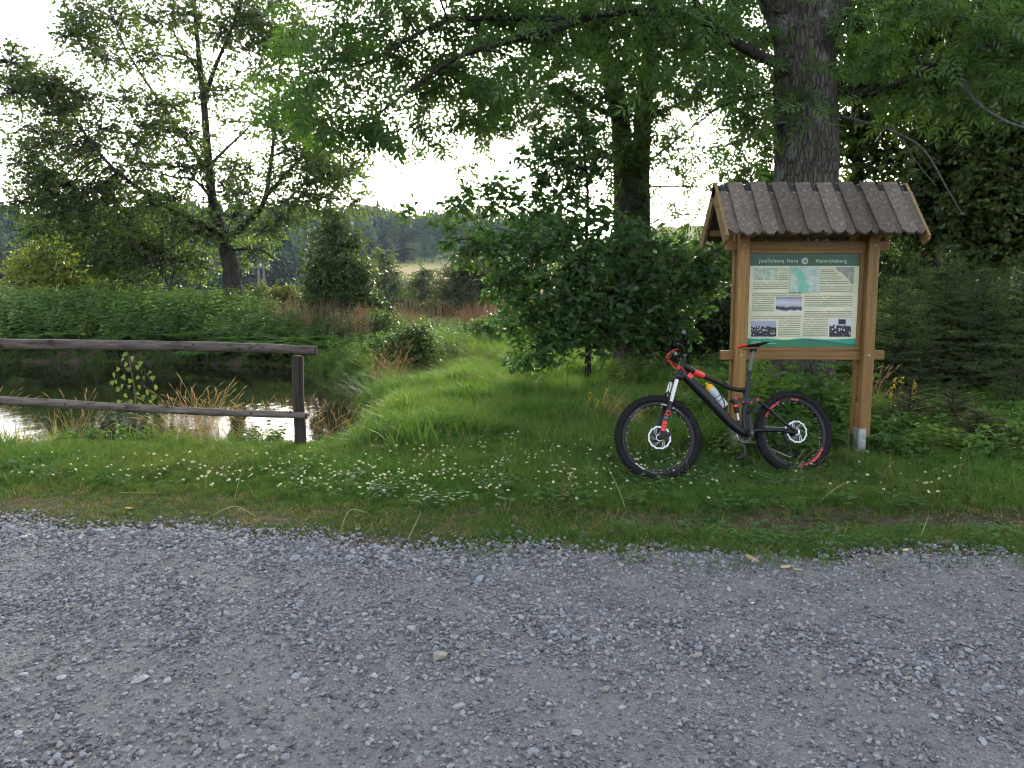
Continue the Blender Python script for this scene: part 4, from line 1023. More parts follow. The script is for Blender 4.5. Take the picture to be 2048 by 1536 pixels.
# brownish seedlings at the foot of the board
for (u, v, h, rr, sd_, lab) in [(1815, 880, .52, .42, 11, 'browning spruce seedling right of the metal post shoe'), (1900, 880, .50, .45, 12, 'widest browning spruce seedling in the weeds on the right'), (1950, 905, .38, .32, 11, 'low browning spruce seedling farthest right of the three'), (2028, 840, .62, .36, 13, 'thin green spruce seedling near the right border')]:
    p = on_ground(u, v)
    spruce('spruce_seedling', lab, p, h, rr, sd_, L_BROWN if sd_ < 13 else L_NEED, nw=8, cat='seedling', group='spruce seedlings beside the board', need=.02)

# ---- distant hill: forest and single trees
def far_conifer_mesh(seed, h=1.0):
    r = np.random.default_rng(seed); V, F, ti = [], [], []
    nw = 26
    for wi in range(nw):
        t = wi / nw; z = .06 + .93 * t; Lb = .19 * (1 - t) ** .85 + .012
        for bi in range(11):
            a = r.random() * 6.28; l = Lb * r.uniform(.6, 1.2)
            d = np.array([math.cos(a), math.sin(a), 0]); s_ = np.array([-d[1], d[0], 0])
            p0 = np.array([0, 0, z + .02]); p1 = p0 + d * l * .6 + [0, 0, -.008]; p2 = p0 + d * l + [0, 0, -.05 * r.uniform(.3, 1.3)]
            w_ = l * .26 + .008
            b = len(V); V += [p0, p1 + s_ * w_, p2, p1 - s_ * w_, p1 + s_ * w_ * .7 - [0, 0, .035], p1 - s_ * w_ * .7 - [0, 0, .035]]
            F += [(b, b + 1, b + 2), (b, b + 2, b + 3), (b, b + 4, b + 2), (b, b + 2, b + 5)]; ti += [r.random()] * 6
    return np.array(V), np.array(F), np.array(ti)
def far_decid_mesh(seed, n=900, leaf=.035):
    r = np.random.default_rng(seed)
    cs = np.array([[r.normal(0, .16), r.normal(0, .16), r.uniform(.12, .86)] for _ in range(18)]); cs[:, :2] *= (1.15 - np.abs(cs[:, 2:] - .5))
    k = r.integers(0, 18, n); u = unit(r.normal(size=(n, 3)))
    p = cs[k] + u * np.array([.17, .17, .13]) * r.random((n, 1)) ** .3
    V, F = place(leaf_simple(1.0), p, frames(r.normal(size=(n, 3)), u + [0, 0, .5]), leaf * r.uniform(.7, 1.5, n))
    return V, F, np.repeat(r.random(n), 7)
F_CON = leafmat('far_conifer', (0.018, 0.040, 0.024), (0.042, 0.075, 0.040), None, .05, .7, warm=False)
F_DEC = leafmat('far_broadleaf', (0.022, 0.05, 0.024), (0.05, 0.088, 0.04), None, .25, .7, warm=False)
F_DEC2 = leafmat('far_broadleaf_pale', (0.05, 0.08, 0.03), (0.085, 0.12, 0.045), None, .25, .7)
def trunk_mesh(h0, h1, r): V, F = sweep([(0, 0, h0), (0, 0, (h0 + h1) / 2), (0, 0, h1)], [r, r * .8, r * .4], 6); return np_mesh('trunk', V, F, B_DARK)
CONS = [np_mesh('crown', *far_conifer_mesh(i)[:2], F_CON, far_conifer_mesh(i)[2]) for i in range(3)]
DECS = [np_mesh('crown', *far_decid_mesh(20 + i)[:2], F_DEC, far_decid_mesh(20 + i)[2]) for i in range(3)]
DECP = [np_mesh('crown', *far_decid_mesh(30 + i)[:2], F_DEC2, far_decid_mesh(30 + i)[2]) for i in range(2)]
TR_ = trunk_mesh(-.03, .6, .016)
def far_tree(name, label, u, D, h, me, wide=1.0):
    p = at(u, 500, D); p.z = g(p.x, p.y)
    root = empty(name, p, rng.random() * 6); root.scale = (h * wide, h * wide, h); tag(root, label, 'tree', 'single trees on the far hillside')
    link(bpy.data.objects.new('trunk', TR_), root); o = link(bpy.data.objects.new('crown', me), root); o['kind'] = 'stuff'
for (nm, lab, u, D, h, me, wd) in [
    ('far_spruce', 'dark pointed spruce left of the dry field on the far hill', 766, 152, 9.0, CONS[0], 1.3), ('far_spruce', 'dark spruce at the left edge of the hillside gap', 738, 158, 8.6, CONS[1], 1.2),
    ('far_spruce', 'broad dark spruce above the dry field', 808, 165, 8.6, CONS[2], 1.5), ('far_broadleaf_tree', 'round pale tree at the top edge of the dry field', 828, 158, 4.6, DECP[0], 1.0),
    ('far_broadleaf_tree', 'taller round tree beside the far utility pole', 850, 168, 7.0, DECS[0], 1.0), ('far_broadleaf_tree', 'small bush-like tree right of the round pale tree', 866, 160, 3.6, DECS[1], 1.0),
    ('far_broadleaf_tree', 'dark slim tree at the right end of the far field', 896, 160, 6.2, DECS[2], .7), ('far_broadleaf_tree', 'tall rounded tree on the skyline left of the gap', 738, 205, 10.5, DECS[1], 1.1),
    ('far_broadleaf_tree', 'grey-green tree on the skyline above the broad spruce', 786, 200, 8.2, DECP[1], 1.3), ('far_broadleaf_tree', 'small tree in front of the dry field beside the birch', 800, 112, 5.2, DECS[0], .8)]:
    far_tree(nm, lab, u, D, h, me, wd)

def forest(name, label, n, fx, meshes, hs):
    P, S, I = [], [], []
    while len(P) < n:
        y = rng.uniform(*fx[0]); u = rng.uniform(*fx[1]); x = (u - 1024) / FPX * y
        P.append((x, y, g(x, y) - .3)); h = rng.uniform(*hs); wd = h * rng.uniform(.85, 1.3); S.append((wd, wd, h)); I.append(rng.integers(0, len(meshes)))
    rot = np.stack([np.zeros(n), np.zeros(n), rng.random(n) * 6.28], 1)
    scatter(name, meshes, P, rot, np.array(S), label, I)
forest('hillside_forest', 'dark conifer forest covering the hillside on the left', 820, ((96, 190), (-500, 640)), CONS + DECS, (8.5, 13.5))
forest('slope_forest', 'dark trees on the slope left of the dry field', 60, ((150, 200), (600, 745)), CONS + DECS, (7.5, 10.5))
forest('skyline_forest', 'mixed wood along the far skyline', 460, ((190, 290), (560, 1120)), DECS + DECS + CONS[:1] + DECP[:1], (7.0, 13.0))
forest('valley_thicket', 'green thicket of small trees in the valley behind the pond', 260, ((58, 96), (-300, 1300)), DECS + DECP, (3.0, 5.6))
forest('right_slope_wood', 'bushes along the green slope seen right of the twin ash', 60, ((70, 120), (1290, 2300)), DECP + DECS, (3.0, 4.5))

# utility poles
M_POLE = plain('pole_wood', (0.16, 0.14, 0.12), .9)
M_INS = plain('insulator', (0.6, 0.6, 0.58), .3)
def pole(label, u, vt, D, twin):
    p = at(u, vt, D); top = p.z; p.z = g(p.x, p.y); h = top - p.z
    root = empty('utility_pole', p); tag(root, label, 'utility pole')
    for dx in ((-.18, .18) if twin else (0,)): MB().tube([(dx * 1.6, 0, -.3), (dx, 0, h)], [.13, .09], 8).build('pole', M_POLE, root)
    MB().box((0, -.1, h - .25), (1.5 if twin else 1.2, .1, .12)).build('crossarm', M_POLE, root)
    for dx in (-.6, 0, .6) if twin else (-.45, .45): MB().lathe((dx, -.1, h - .18), (0, 0, 1), [(.02, 0), (.09, .03), (.05, .1), (.08, .16), (.03, .24)], 8).build('insulator', M_INS, root)
pole('twin wooden utility pole with white insulators behind the forked trunk', 522, 528, 58, True)
pole('tiny utility pole on the far hillside above the field', 878, 490, 188, False)

# ------------------------------------------------------------------ grass, herbs, flowers
def blade_clump(name, nb, h, spread, bend, wd, mat, seed, hv=.4, seg=3):
    r = np.random.default_rng(seed); V, F = [], []
    for i in range(nb):
        a = r.random() * 6.28; rad = spread * r.random() ** .6; p = np.array([math.cos(a) * rad, math.sin(a) * rad, -.01])
        hh = h * r.uniform(1 - hv, 1 + hv); la = r.random() * 6.28; ld = np.array([math.cos(la), math.sin(la), 0])
        bd = bend * r.uniform(.2, 1.3); s_ = np.array([-ld[1], ld[0], 0]); w_ = wd * r.uniform(.7, 1.3)
        ang = r.uniform(-.6, .6); s_ = s_ * math.cos(ang) + ld * math.sin(ang)
        b = len(V)
        for q in range(seg):
            t = q / seg; c = p + ld * (bd * hh * t * t) + np.array([0, 0, hh * (t - .28 * bd * t * t)])
            V += [c - s_ * w_ * (1 - .75 * t), c + s_ * w_ * (1 - .75 * t)]
        V.append(p + ld * bd * hh + np.array([0, 0, hh * (1 - .28 * bd)]))
        for q in range(seg - 1): F += [(b + 2 * q, b + 2 * q + 1, b + 2 * q + 3), (b + 2 * q, b + 2 * q + 3, b + 2 * q + 2)]
        F.append((b + 2 * seg - 2, b + 2 * seg - 1, b + 2 * seg))
    return np_mesh(name, np.array(V), np.array(F), mat)

def seed_clump(name, nb, h, spread, bend, mat, seed, head=.12, hw=.006, stalk=.0011, fluffy=0):
    """dry flowering grass: thin stalks with nodding seed heads"""
    r = np.random.default_rng(seed); parts = []; V, F = [], []
    P0, P1, A, B = [], [], [], []
    for i in range(nb):
        a = r.random() * 6.28; rad = spread * r.random() ** .6; p = np.array([math.cos(a) * rad, math.sin(a) * rad, -.02])
        hh = h * r.uniform(.65, 1.15); la = r.random() * 6.28; ld = np.array([math.cos(la), math.sin(la), 0]); bd = bend * r.uniform(.2, 1.2)
        f = lambda t: p + ld * (bd * hh * t ** 2.2) + np.array([0, 0, hh * (t - .25 * bd * t ** 2.5)])
        pr = f(0)
        for q in range(1, 6):
            c = f(q / 5); P0.append(pr); P1.append(c); A.append(stalk); B.append(stalk * .8); pr = c
        d = unit(f(1.0) - f(.85)); hl = head * r.uniform(.7, 1.2)
        if fluffy:
            for q in range(fluffy):
                t = q / fluffy; o = pr + d * hl * (t - .5); sd_ = unit(r.normal(size=3) + d * 1.2) * hw * 5 * (1 - .6 * t)
                P0.append(o); P1.append(o + sd_); A.append(hw * .35); B.append(hw * .1)
        else:
            P0 += [pr - d * hl * .5, pr]; P1 += [pr, pr + d * hl * .5 + np.array([0, 0, -.01])]; A += [hw * .3, hw]; B += [hw, hw * .2]
    V, F = sticks(np.array(P0), np.array(P1), np.array(A), np.array(B))
    return np_mesh(name, V, F, mat)

def herb(name, h, nl, lsize, mat, seed, wd=.6, stems=3, spread=.08, lean=.25, up=.6, tpl=None):
    r = np.random.default_rng(seed); tpl = tpl or leaf_simple(wd)
    pos, ld, nr, sz, P0, P1 = [], [], [], [], [], []
    for s_ in range(stems):
        a = r.random() * 6.28; b0 = np.array([math.cos(a), math.sin(a), 0]) * spread * r.random(); la = r.random() * 6.28
        hh = h * r.uniform(.65, 1.1); tip = b0 + np.array([math.cos(la) * lean * hh, math.sin(la) * lean * hh, hh])
        P0.append(b0 - [0, 0, .03]); P1.append(tip)
        for q in range(nl):
            t = .15 + .85 * q / nl; c = b0 + (tip - b0) * t
            a2 = q * 1.571 + r.normal(0, .25)
            for k in (0, 3.1416):
                pos.append(c); ld.append((math.cos(a2 + k), math.sin(a2 + k), r.uniform(-.35, .25))); nr.append((r.normal(0, .5), r.normal(0, .5), up)); sz.append(lsize * (1.15 - .6 * abs(t - .45)) * r.uniform(.8, 1.2))
    V, F = place(tpl, np.array(pos), frames(np.array(ld), np.array(nr)), np.array(sz))
    P0, P1 = np.array(P0), np.array(P1); d = unit(P1 - P0); sd_ = unit(np.cross(d, [0.3, 1, 0])) * .0028
    V2 = np.stack([P0 - sd_, P0 + sd_, P1], 1).reshape(-1, 3); F2 = np.arange(len(V2)).reshape(-1, 3)
    V, F = joinVF([(V, F), (V2, F2)])
    return np_mesh(name, V, F, mat)

def fern_mesh(name, mat, seed, nf=7, L=.6):
    r = np.random.default_rng(seed); pos, ld, nr, sz = [], [], [], []
    for i in range(nf):
        a = i * 6.28 / nf + r.normal(0, .2); d = np.array([math.cos(a), math.sin(a), 0]); s_ = np.array([-d[1], d[0], 0])
        for q in range(16):
            t = (q + 1) / 16; c = d * L * (t * .8) + np.array([0, 0, L * (1.0 * t - .85 * t * t)])
            for sg in (-1, 1):
                pos.append(c); ld.append(s_ * sg + d * .35 + [0, 0, -.1]); nr.append(np.array([0, 0, 1]) + d * .3); sz.append(L * .30 * math.sin(math.pi * (.12 + .85 * t)) + .02)
    V, F = place(leaf_tiny(.28), np.array(pos), frames(np.array(ld), np.array(nr)), np.array(sz))
    return np_mesh(name, V, F, mat)

G_LAWN = leafmat('lawn_blade', (0.042, 0.108, 0.027), (0.078, 0.174, 0.045), (0.135, 0.20, 0.07), .42, .5, True, ((0.10, 0.16, 0.05), .55))
G_LONG = leafmat('long_grass', (0.046, 0.118, 0.029), (0.086, 0.182, 0.048), (0.14, 0.205, 0.075), .42, .5, True, ((0.115, 0.18, 0.06), .4))
G_VERGE = leafmat('verge_blade', (0.042, 0.100, 0.026), (0.078, 0.160, 0.042), (0.17, 0.16, 0.08), .35, .6, True)
G_STRAW = leafmat('straw_grass', (0.30, 0.25, 0.13), (0.46, 0.39, 0.22), (0.36, 0.25, 0.15), .35, .7, True)
G_STALK = leafmat('dry_stalk', (0.17, 0.15, 0.07), (0.28, 0.24, 0.13), (0.22, 0.15, 0.08), .3, .7, True)
G_PINK = leafmat('reddish_grass', (0.24, 0.175, 0.125), (0.34, 0.255, 0.19), None, .35, .7, True)
G_CLOV = leafmat('clover_leaf', (0.032, 0.09, 0.03), (0.06, 0.145, 0.048), None, .3, .5, True)
G_NET = leafmat('nettle_leaf', (0.048, 0.115, 0.040), (0.10, 0.19, 0.064), (0.16, 0.23, 0.085), .35, .45, True)
G_HERB = leafmat('herb_leaf', (0.036, 0.095, 0.028), (0.075, 0.155, 0.045), (0.12, 0.18, 0.055), .35, .5, True)
G_FERN = leafmat('fern_leaf', (0.045, 0.11, 0.03), (0.08, 0.165, 0.045), None, .4, .5, True)

lawn = [blade_clump('lawn_tuft', 34, .095, .08, .75, .003, G_LAWN, i) for i in range(6)]
longg = [blade_clump('grass_tuft', 34, .20, .11, .85, .0048, G_LONG, 20 + i) for i in range(6)]
verge = [blade_clump('verge_tuft', 24, .05, .08, 1.0, .0024, G_VERGE, 40 + i) for i in range(5)]
def rnd_rot(n, t=.12): return np.stack([rng.normal(0, t, n), rng.normal(0, t, n), rng.random(n) * 6.28], 1)

# short trodden grass between track and meadow, broken by bare earth
x, y = rand_in_view(40000, 4.0, 7.2, 1.0)
e = road_edge(x); d = y - e
bare = np.exp(-((d - .70 - .08 * wob(x, y, 2.0)) / .26) ** 2) * sstep(-.6, .8, x)
dens = (sstep(-.08, .30, d + .24 * wob(x, y, 2.6, .6)) + .10 * sstep(-.5, -.1, d + .2 * wob(x, y, 4.1))) * (1 - .93 * bare) * (1 - sstep(1.1, 2.0, d))
dens *= np.interp(x, [-3, -1.5, .6], [.5, .75, 1.0]) * (.55 + .45 * sstep(-.5, .5, wob(x, y, 2.7, 2.0)))
k = rng.random(len(x)) < dens
x, y = x[k], y[k]; s = rng.uniform(.45, 1.0, len(x)) * np.where(x < -.3, .6 + .4 * sstep(.4, 1.1, y - road_edge(x)), 1) * np.where((x > .5) & (y - road_edge(x) < .6), 1.2, 1)
scatter('verge_grass', verge, np.stack([x, y, gz(x, y)], 1), rnd_rot(len(x)), s, 'short worn grass between the track and the meadow')

x, y = rand_in_view(34000, 4.9, 9.2, 1.2, .9)
d = y - road_edge(x)
k = (d > .75 + .15 * wob(x, y, 2.2) + .22 * sstep(.2, 1.6, x)) & (poly_sd(x, y) < .05) & (rng.random(len(x)) < sstep(.6, 1.3, d + .2 * wob(x, y, 2.9)))
x, y = x[k], y[k]
scatter('lawn_grass', lawn, np.stack([x, y, gz(x, y)], 1), rnd_rot(len(x)), rng.uniform(.7, 1.35, len(x)) * (.42 + .58 * sstep(.7, 1.9, y - road_edge(x))) * np.where((np.abs(x - 1.8) < 1.1) & (np.abs(y - 6.2) < .5), .5, 1) * np.where((x < -1.4) & (y > 7.3), .62, 1), 'green meadow grass with clover in front of the bicycle')

x, y = rand_in_view(46000, 7.0, 24.0, 1.2, 1.25)
d = y - road_edge(x); sd_ = poly_sd(x, y)
k = (sd_ < .18) & (rng.random(len(x)) < sstep(2.2, 4.0, d + .3 * wob(x, y, 1.1)))
x, y, sd_ = x[k], y[k], sd_[k]
s = rng.uniform(.6, 1.15, len(x)) * (1 + .5 * sstep(10, 20, y)) * (1 + .55 * sstep(-.1, .5, wob(x, y, 1.7, 1.0) + .5 * wob(x, y, 4.1)) - .25 * sstep(.1, .6, wob(x, y, 2.3, 3.0))) * (1 + .35 * sstep(4.5, 6.5, x))
s *= np.where((x < -1.5) & (y < 9.2), .45, 1) * np.where((sd_ > -2.2) & (x < -1) & (y > 12), .6, 1)
scatter('long_grass', longg, np.stack([x, y, gz(x, y)], 1), rnd_rot(len(x), .15), s, 'soft long green grass around the pond and the young oak')

# dry stalks and taller single grasses standing in the meadow
x, y = rand_in_view(3200, 5.2, 17.0, .8)
k = (y - road_edge(x) > .9) & (poly_sd(x, y) < -.1) & (rng.random(len(x)) < .38 + .4 * wob(x, y, 1.3, 2.5)); x, y = x[k], y[k]
stalks = [seed_clump('meadow_stalk', 4, .26, .06, .5, G_STALK, 60 + i, .035, .0028, .0011) for i in range(5)]
scatter('meadow_stalks', stalks, np.stack([x, y, gz(x, y)], 1), rnd_rot(len(x), .2), rng.uniform(.5, 1.3, len(x)), 'thin dry grass stalks standing among the green blades')
x, y = rand_in_view(5200, 4.2, 7.0, .8); d = y - road_edge(x)
k = (d > -.05) & (rng.random(len(x)) < .75 * np.exp(-((d - .6) / .45) ** 2)); x, y = x[k], y[k]
scatter('dead_grass', [blade_clump('dead_tuft', 9, .035, .07, 1.8, .0016, G_STALK, 180 + i) for i in range(4)], np.stack([x, y, gz(x, y) + .004], 1), rnd_rot(len(x), .3), rng.uniform(.6, 1.5, len(x)), 'flattened dead grass on the bare earth of the verge')

# clover leaves and flower heads
def clover_mesh(seed):
    r = np.random.default_rng(seed); pos, ld, nr, sz = [], [], [], []
    for i in range(16):
        c = np.array([r.normal(0, .05), r.normal(0, .05), r.uniform(.03, .075)]); a0 = r.random() * 6
        n_ = np.array([r.normal(0, .25), r.normal(0, .25), 1])
        for q in range(3): pos.append(c); ld.append((math.cos(a0 + q * 2.094), math.sin(a0 + q * 2.094), .1)); nr.append(n_); sz.append(.0155)
    V, F = place(leaf_simple(1.0), np.array(pos), frames(np.array(ld), np.array(nr)), np.array(sz)); return np_mesh('clover_tuft', V, F, G_CLOV)
clov = [clover_mesh(i) for i in range(5)]
x, y = rand_in_view(9000, 4.4, 8.6, 1.0)
d = y - road_edge(x)
k = (d > .85) & (poly_sd(x, y) < -.2) & (rng.random(len(x)) < .12 + .16 * wob(x, y, 1.6, 4.0))
k |= (d > .12) & (d < .6) & (x > .6) & (rng.random(len(x)) < .16)
x, y = x[k], y[k]
scatter('clover_leaves', clov, np.stack([x, y, gz(x, y)], 1), rnd_rot(len(x)), rng.uniform(.8, 1.4, len(x)), 'low clover leaves spread through the meadow grass')
M_CLF = leafmat('clover_flower', (0.62, 0.60, 0.50), (0.78, 0.77, 0.70), (0.62, 0.50, 0.40), .25, .7, True, warm=False)
def clover_flower(seed):
    r = np.random.default_rng(seed); n = 46; u = unit(r.normal(size=(n, 3))); u[:, 2] = np.abs(u[:, 2]) * 1.0 - .25; u = unit(u)
    p = u * .0045 + np.array([0, 0, .0])
    V, F = place(leaf_tiny(.5), p, frames(u + [0, 0, .35], r.normal(size=(n, 3))), np.full(n, .0085)); return np_mesh('flower_head', V, F, M_CLF)
flw = [clover_flower(i) for i in range(4)]
def at_g(u, v):
    return on_ground(u, v)
pts = []
def flowers(n, uc, vc, su, sv, minv=0):
    for _ in range(int(n * 1.7)):
        u = rng.normal(uc, su); v = rng.normal(vc, sv); pts.append((u, v))
for a in [(35, 560, 950, 110, 22), (40, 760, 950, 100, 24), (28, 930, 945, 80, 28), (34, 1180, 945, 70, 26), (24, 880, 905, 90, 22), (18, 1080, 890, 80, 20), (16, 1030, 865, 70, 18), (45, 970, 735, 45, 14), (20, 1010, 745, 35, 10), (16, 1420, 935, 60, 22), (16, 1800, 950, 90, 22), (30, 400, 945, 120, 20), (14, 1330, 915, 50, 25), (16, 180, 935, 110, 18), (12, 940, 830, 80, 30)]: flowers(*a)
P = []
D_GRID = np.arange(4.5, 22, .03)
for (u, v) in pts:
    q = [at(u, v, D) for D in D_GRID]; X_ = np.array([[p.x, p.y, p.z] for p in q]); zz = gz(X_[:, 0], X_[:, 1])
    j = np.argmax(X_[:, 2] <= zz + .09)
    if j == 0 or poly_sd(X_[j:j + 1, 0], X_[j:j + 1, 1])[0] > -.25: continue
    if X_[j, 1] - road_edge(X_[j, 0]) < .8: continue
    P.append((X_[j, 0], X_[j, 1], zz[j] + rng.uniform(.075, .13)))
P = np.array(P)
scatter('clover_flowers', flw, P, rnd_rot(len(P), .3), rng.uniform(.6, 1.15, len(P)) * (1 + .5 * sstep(10, 16, P[:, 1])), 'small white clover flower heads dotted over the meadow')

# broad leaved weeds in the verge and around the notice board
herbs = [herb('herb', .26, 7, .055, G_HERB, 60 + i, .5, 5, .09, .35) for i in range(5)]
x, y = rand_in_view(2600, 4.3, 9.5, 1.0)
d = y - road_edge(x)
k = ((x > 1.9) & (y > 6.55) & (y < 9.5) & (rng.random(len(x)) < .85)) | ((x > 2.9) & (y > 5.9) & (rng.random(len(x)) < .7)) | ((d > .1) & (d < .55) & (x > .3) & (rng.random(len(x)) < .35)) | ((d > .9) & (rng.random(len(x)) < .05))
k &= poly_sd(x, y) < -.1
x, y = x[k], y[k]; d = y - road_edge(x)
s = np.where(d < .8, .32, np.where((x > 1.8) & (y > 6.5), rng.uniform(.7, 1.5, len(x)), rng.uniform(.4, .7, len(x))))
k = ~((np.abs(x - 1.9) < .9) & (y > 5.7) & (y < 6.6)) & ~((np.abs(x - 3.08) < .22) & (y < 7.1)); 
scatter('broadleaf_weeds', herbs, np.stack([x, y, gz(x, y)], 1)[k], rnd_rot(int(k.sum())), s[k], 'broad-leaved weeds around the notice board and along the verge')
x, y = rand_in_view(2200, 7.25, 9.2, 0.6); k = (x > 1.7) & (x < 6.0); x, y = x[k], y[k]
ferns = [fern_mesh('fern', G_FERN, i, 7, .5) for i in range(3)]
scatter('board_ferns', ferns, np.stack([x, y, gz(x, y)], 1), rnd_rot(len(x)), rng.uniform(.6, 1.2, len(x)), 'ferns and tall herbs in the shade behind the notice board')

x, y = rng.uniform(2.1, 3.7, 70), rng.uniform(7.7, 8.9, 70)
scatter('board_herbs', [herb('tall_herb', .8, 8, .10, G_HERB, 140 + i, .5, 3, .1, .2, .3) for i in range(3)], np.stack([x, y, gz(x, y) - .05], 1), rnd_rot(70, .15), rng.uniform(.7, 1.1, 70), 'tall green herbs between the notice board and the big ash')
# far bank: nettles, ferns, raspberry
nets = [herb('nettle', 1.15, 9, .13, G_NET, 80 + i, .5, 4, .16, .2, .7) for i in range(6)]
x = rng.uniform(-24, 0.5, 5200); y = rng.uniform(20.8, 28.5, 5200)
k = (poly_sd(x, y) < -.02) & (y > 21.2 - .2 * x * 0) & ((x < -3.2) | (rng.random(len(x)) < .35)); x, y = x[k], y[k]
scatter('bank_nettles', nets, np.stack([x, y, gz(x, y) - .08], 1), rnd_rot(len(x), .15), rng.uniform(.7, 1.2, len(x)) * np.interp(y, [21, 23, 28], [.8, 1.05, 1.1]) * np.interp(x, [-9, -6], [1.0, .5]), 'thick green nettles and brambles on the far pond bank')
x = rng.uniform(-20, 3.0, 700); y = rng.uniform(20.4, 24, 700); k = poly_sd(x, y) < -.02; x, y = x[k], y[k]
scatter('bank_ferns', ferns, np.stack([x, y, gz(x, y)], 1), rnd_rot(len(x)), rng.uniform(1.2, 2.1, len(x)), 'pale green ferns among the nettles on the far bank')
x = rng.uniform(-5, 4.5, 1500); y = rng.uniform(17.5, 27, 1500); k = (poly_sd(x, y) < -.15) & (y > 17.5 + .6 * np.clip(x + 1, 0, 3)); x, y = x[k], y[k]
scatter('bank_herbs', nets, np.stack([x, y, gz(x, y) - .05], 1), rnd_rot(len(x), .2), rng.uniform(.3, .62, len(x)), 'mixed herbs on the bank between pond and oak')
x = rng.uniform(1.5, 16, 900); y = rng.uniform(10.5, 17.5, 900); k = (y > 11.8) | (x > 5.5); x, y = x[k], y[k]
scatter('shade_herbs', nets, np.stack([x, y, gz(x, y) - .05], 1), rnd_rot(len(x), .2), rng.uniform(.3, .6, len(x)), 'dark herbs in the shade under the trees')

# dry flowering grass
straw = [seed_clump('straw_tuft', 16, .62, .13, .55, G_STRAW, i, .10, .0042, .0012) for i in range(5)]
def patch(n, u, v, su, sv, zoff=0.0):
    out = []
    for _ in range(n):
        p = on_ground(rng.normal(u, su), rng.normal(v, sv)); out.append((p.x, p.y, p.z + zoff))
    return np.array(out)
def strawpatch(n, x0, x1, y0, y1):
    x = rng.uniform(x0, x1, n); y = rng.uniform(y0, y1, n); return np.stack([x, y, gz(x, y)], 1)
A = [strawpatch(22, -3.6, -2.25, 8.0, 8.55), strawpatch(7, -3.9, -3.0, 7.7, 8.3), strawpatch(12, -5.9, -4.6, 7.4, 8.4), strawpatch(2, -2.1, -1.9, 8.2, 8.9), strawpatch(10, -2.3, -1.9, 13.0, 14.2), strawpatch(3, 3.1, 5.0, 8.4, 9.6)]
A = np.concatenate(A); 
scatter('dry_grass', straw, A, rnd_rot(len(A), .15), rng.uniform(.7, 1.25, len(A)), 'tall straw-coloured flowering grass along the near pond shore')
strawlong = [blade_clump('dry_blade_tuft', 30, .45, .12, .9, .002, G_STRAW, 90 + i, .4) for i in range(3)]
A = np.concatenate([strawpatch(4, -3.7, -2.3, 7.9, 8.5), strawpatch(9, -6.0, -4.7, 7.4, 8.3), strawpatch(12, 1.0, 1.35, 8.1, 9.0)])
scatter('dry_grass_blades', strawlong, A, rnd_rot(len(A), .15), rng.uniform(.6, 1.1, len(A)), 'bleached grass blades along the near pond shore')
plume = [seed_clump('plume_tuft', 26, 1.15, .35, .2, G_PINK, 20 + i, .30, .012, .003, 12) for i in range(4)]
A = []
for (u, v, D, n, su) in [(635, 640, 23.5, 9, 26), (700, 655, 22.0, 8, 34), (740, 660, 21.5, 6, 30), (960, 665, 24.0, 22, 36), (1000, 655, 24.5, 10, 24), (1060, 650, 24, 8, 20), (590, 640, 24.0, 6, 24), (820, 660, 22.0, 7, 24), (330, 600, 27.5, 8, 40), (420, 600, 27.0, 6, 30), (20, 600, 27.0, 6, 30)]:
    for _ in range(n):
        p = at(u + rng.normal(0, su), v, D + rng.normal(0, .5)); A.append((p.x, p.y, g(p.x, p.y)))
scatter('reddish_plume_grass', plume, np.array(A), rnd_rot(len(A), .08), rng.uniform(.6, .95, len(A)), 'reddish feathery grass plumes on the bank')
# overhanging tussock on the pond corner
TUS = [blade_clump('tussock', 320, .62, .24, 1.3, .0036, G_LONG, 120 + i, .35, 4) for i in range(2)]
for (u, v, D, lab, s) in [(752, 815, 11.3, 'pale grass tussock hanging over the pond corner', 1.0), (790, 800, 12.4, 'grass tussock behind the overhanging one at the pond corner', .9)]:
    p = at(u, v, D); p.z = g(p.x, p.y) - .02
    if p.z < -.2: p.z = -.2
    o = link(bpy.data.objects.new('grass_tussock', TUS[0 if s == 1 else 1])); o.location = p; o.scale = (s,) * 3; tag(o, lab, 'grass tussock')

# tall green weeds and grasses on the near shore of the pond
x = np.concatenate([rng.uniform(-3.8, -2.6, 20), rng.uniform(-5.0, -3.9, 16), rng.uniform(-6.2, -5.0, 24)]); y = rng.uniform(7.75, 8.25, len(x))
scatter('shore_grass', longg, np.stack([x, y, gz(x, y)], 1), rnd_rot(len(x), .2), rng.uniform(.6, 1.5, len(x)), 'tall green grass tufts on the near pond shore')
x = np.concatenate([rng.uniform(-2.6, -2.3, 3), rng.uniform(-4.6, -3.7, 10)]); y = rng.uniform(7.5, 8.1, len(x))
scatter('shore_herbs', herbs, np.stack([x, y, gz(x, y)], 1), rnd_rot(len(x), .2), rng.uniform(.7, 1.2, len(x)), 'leafy weeds on the near pond shore beside the fence')

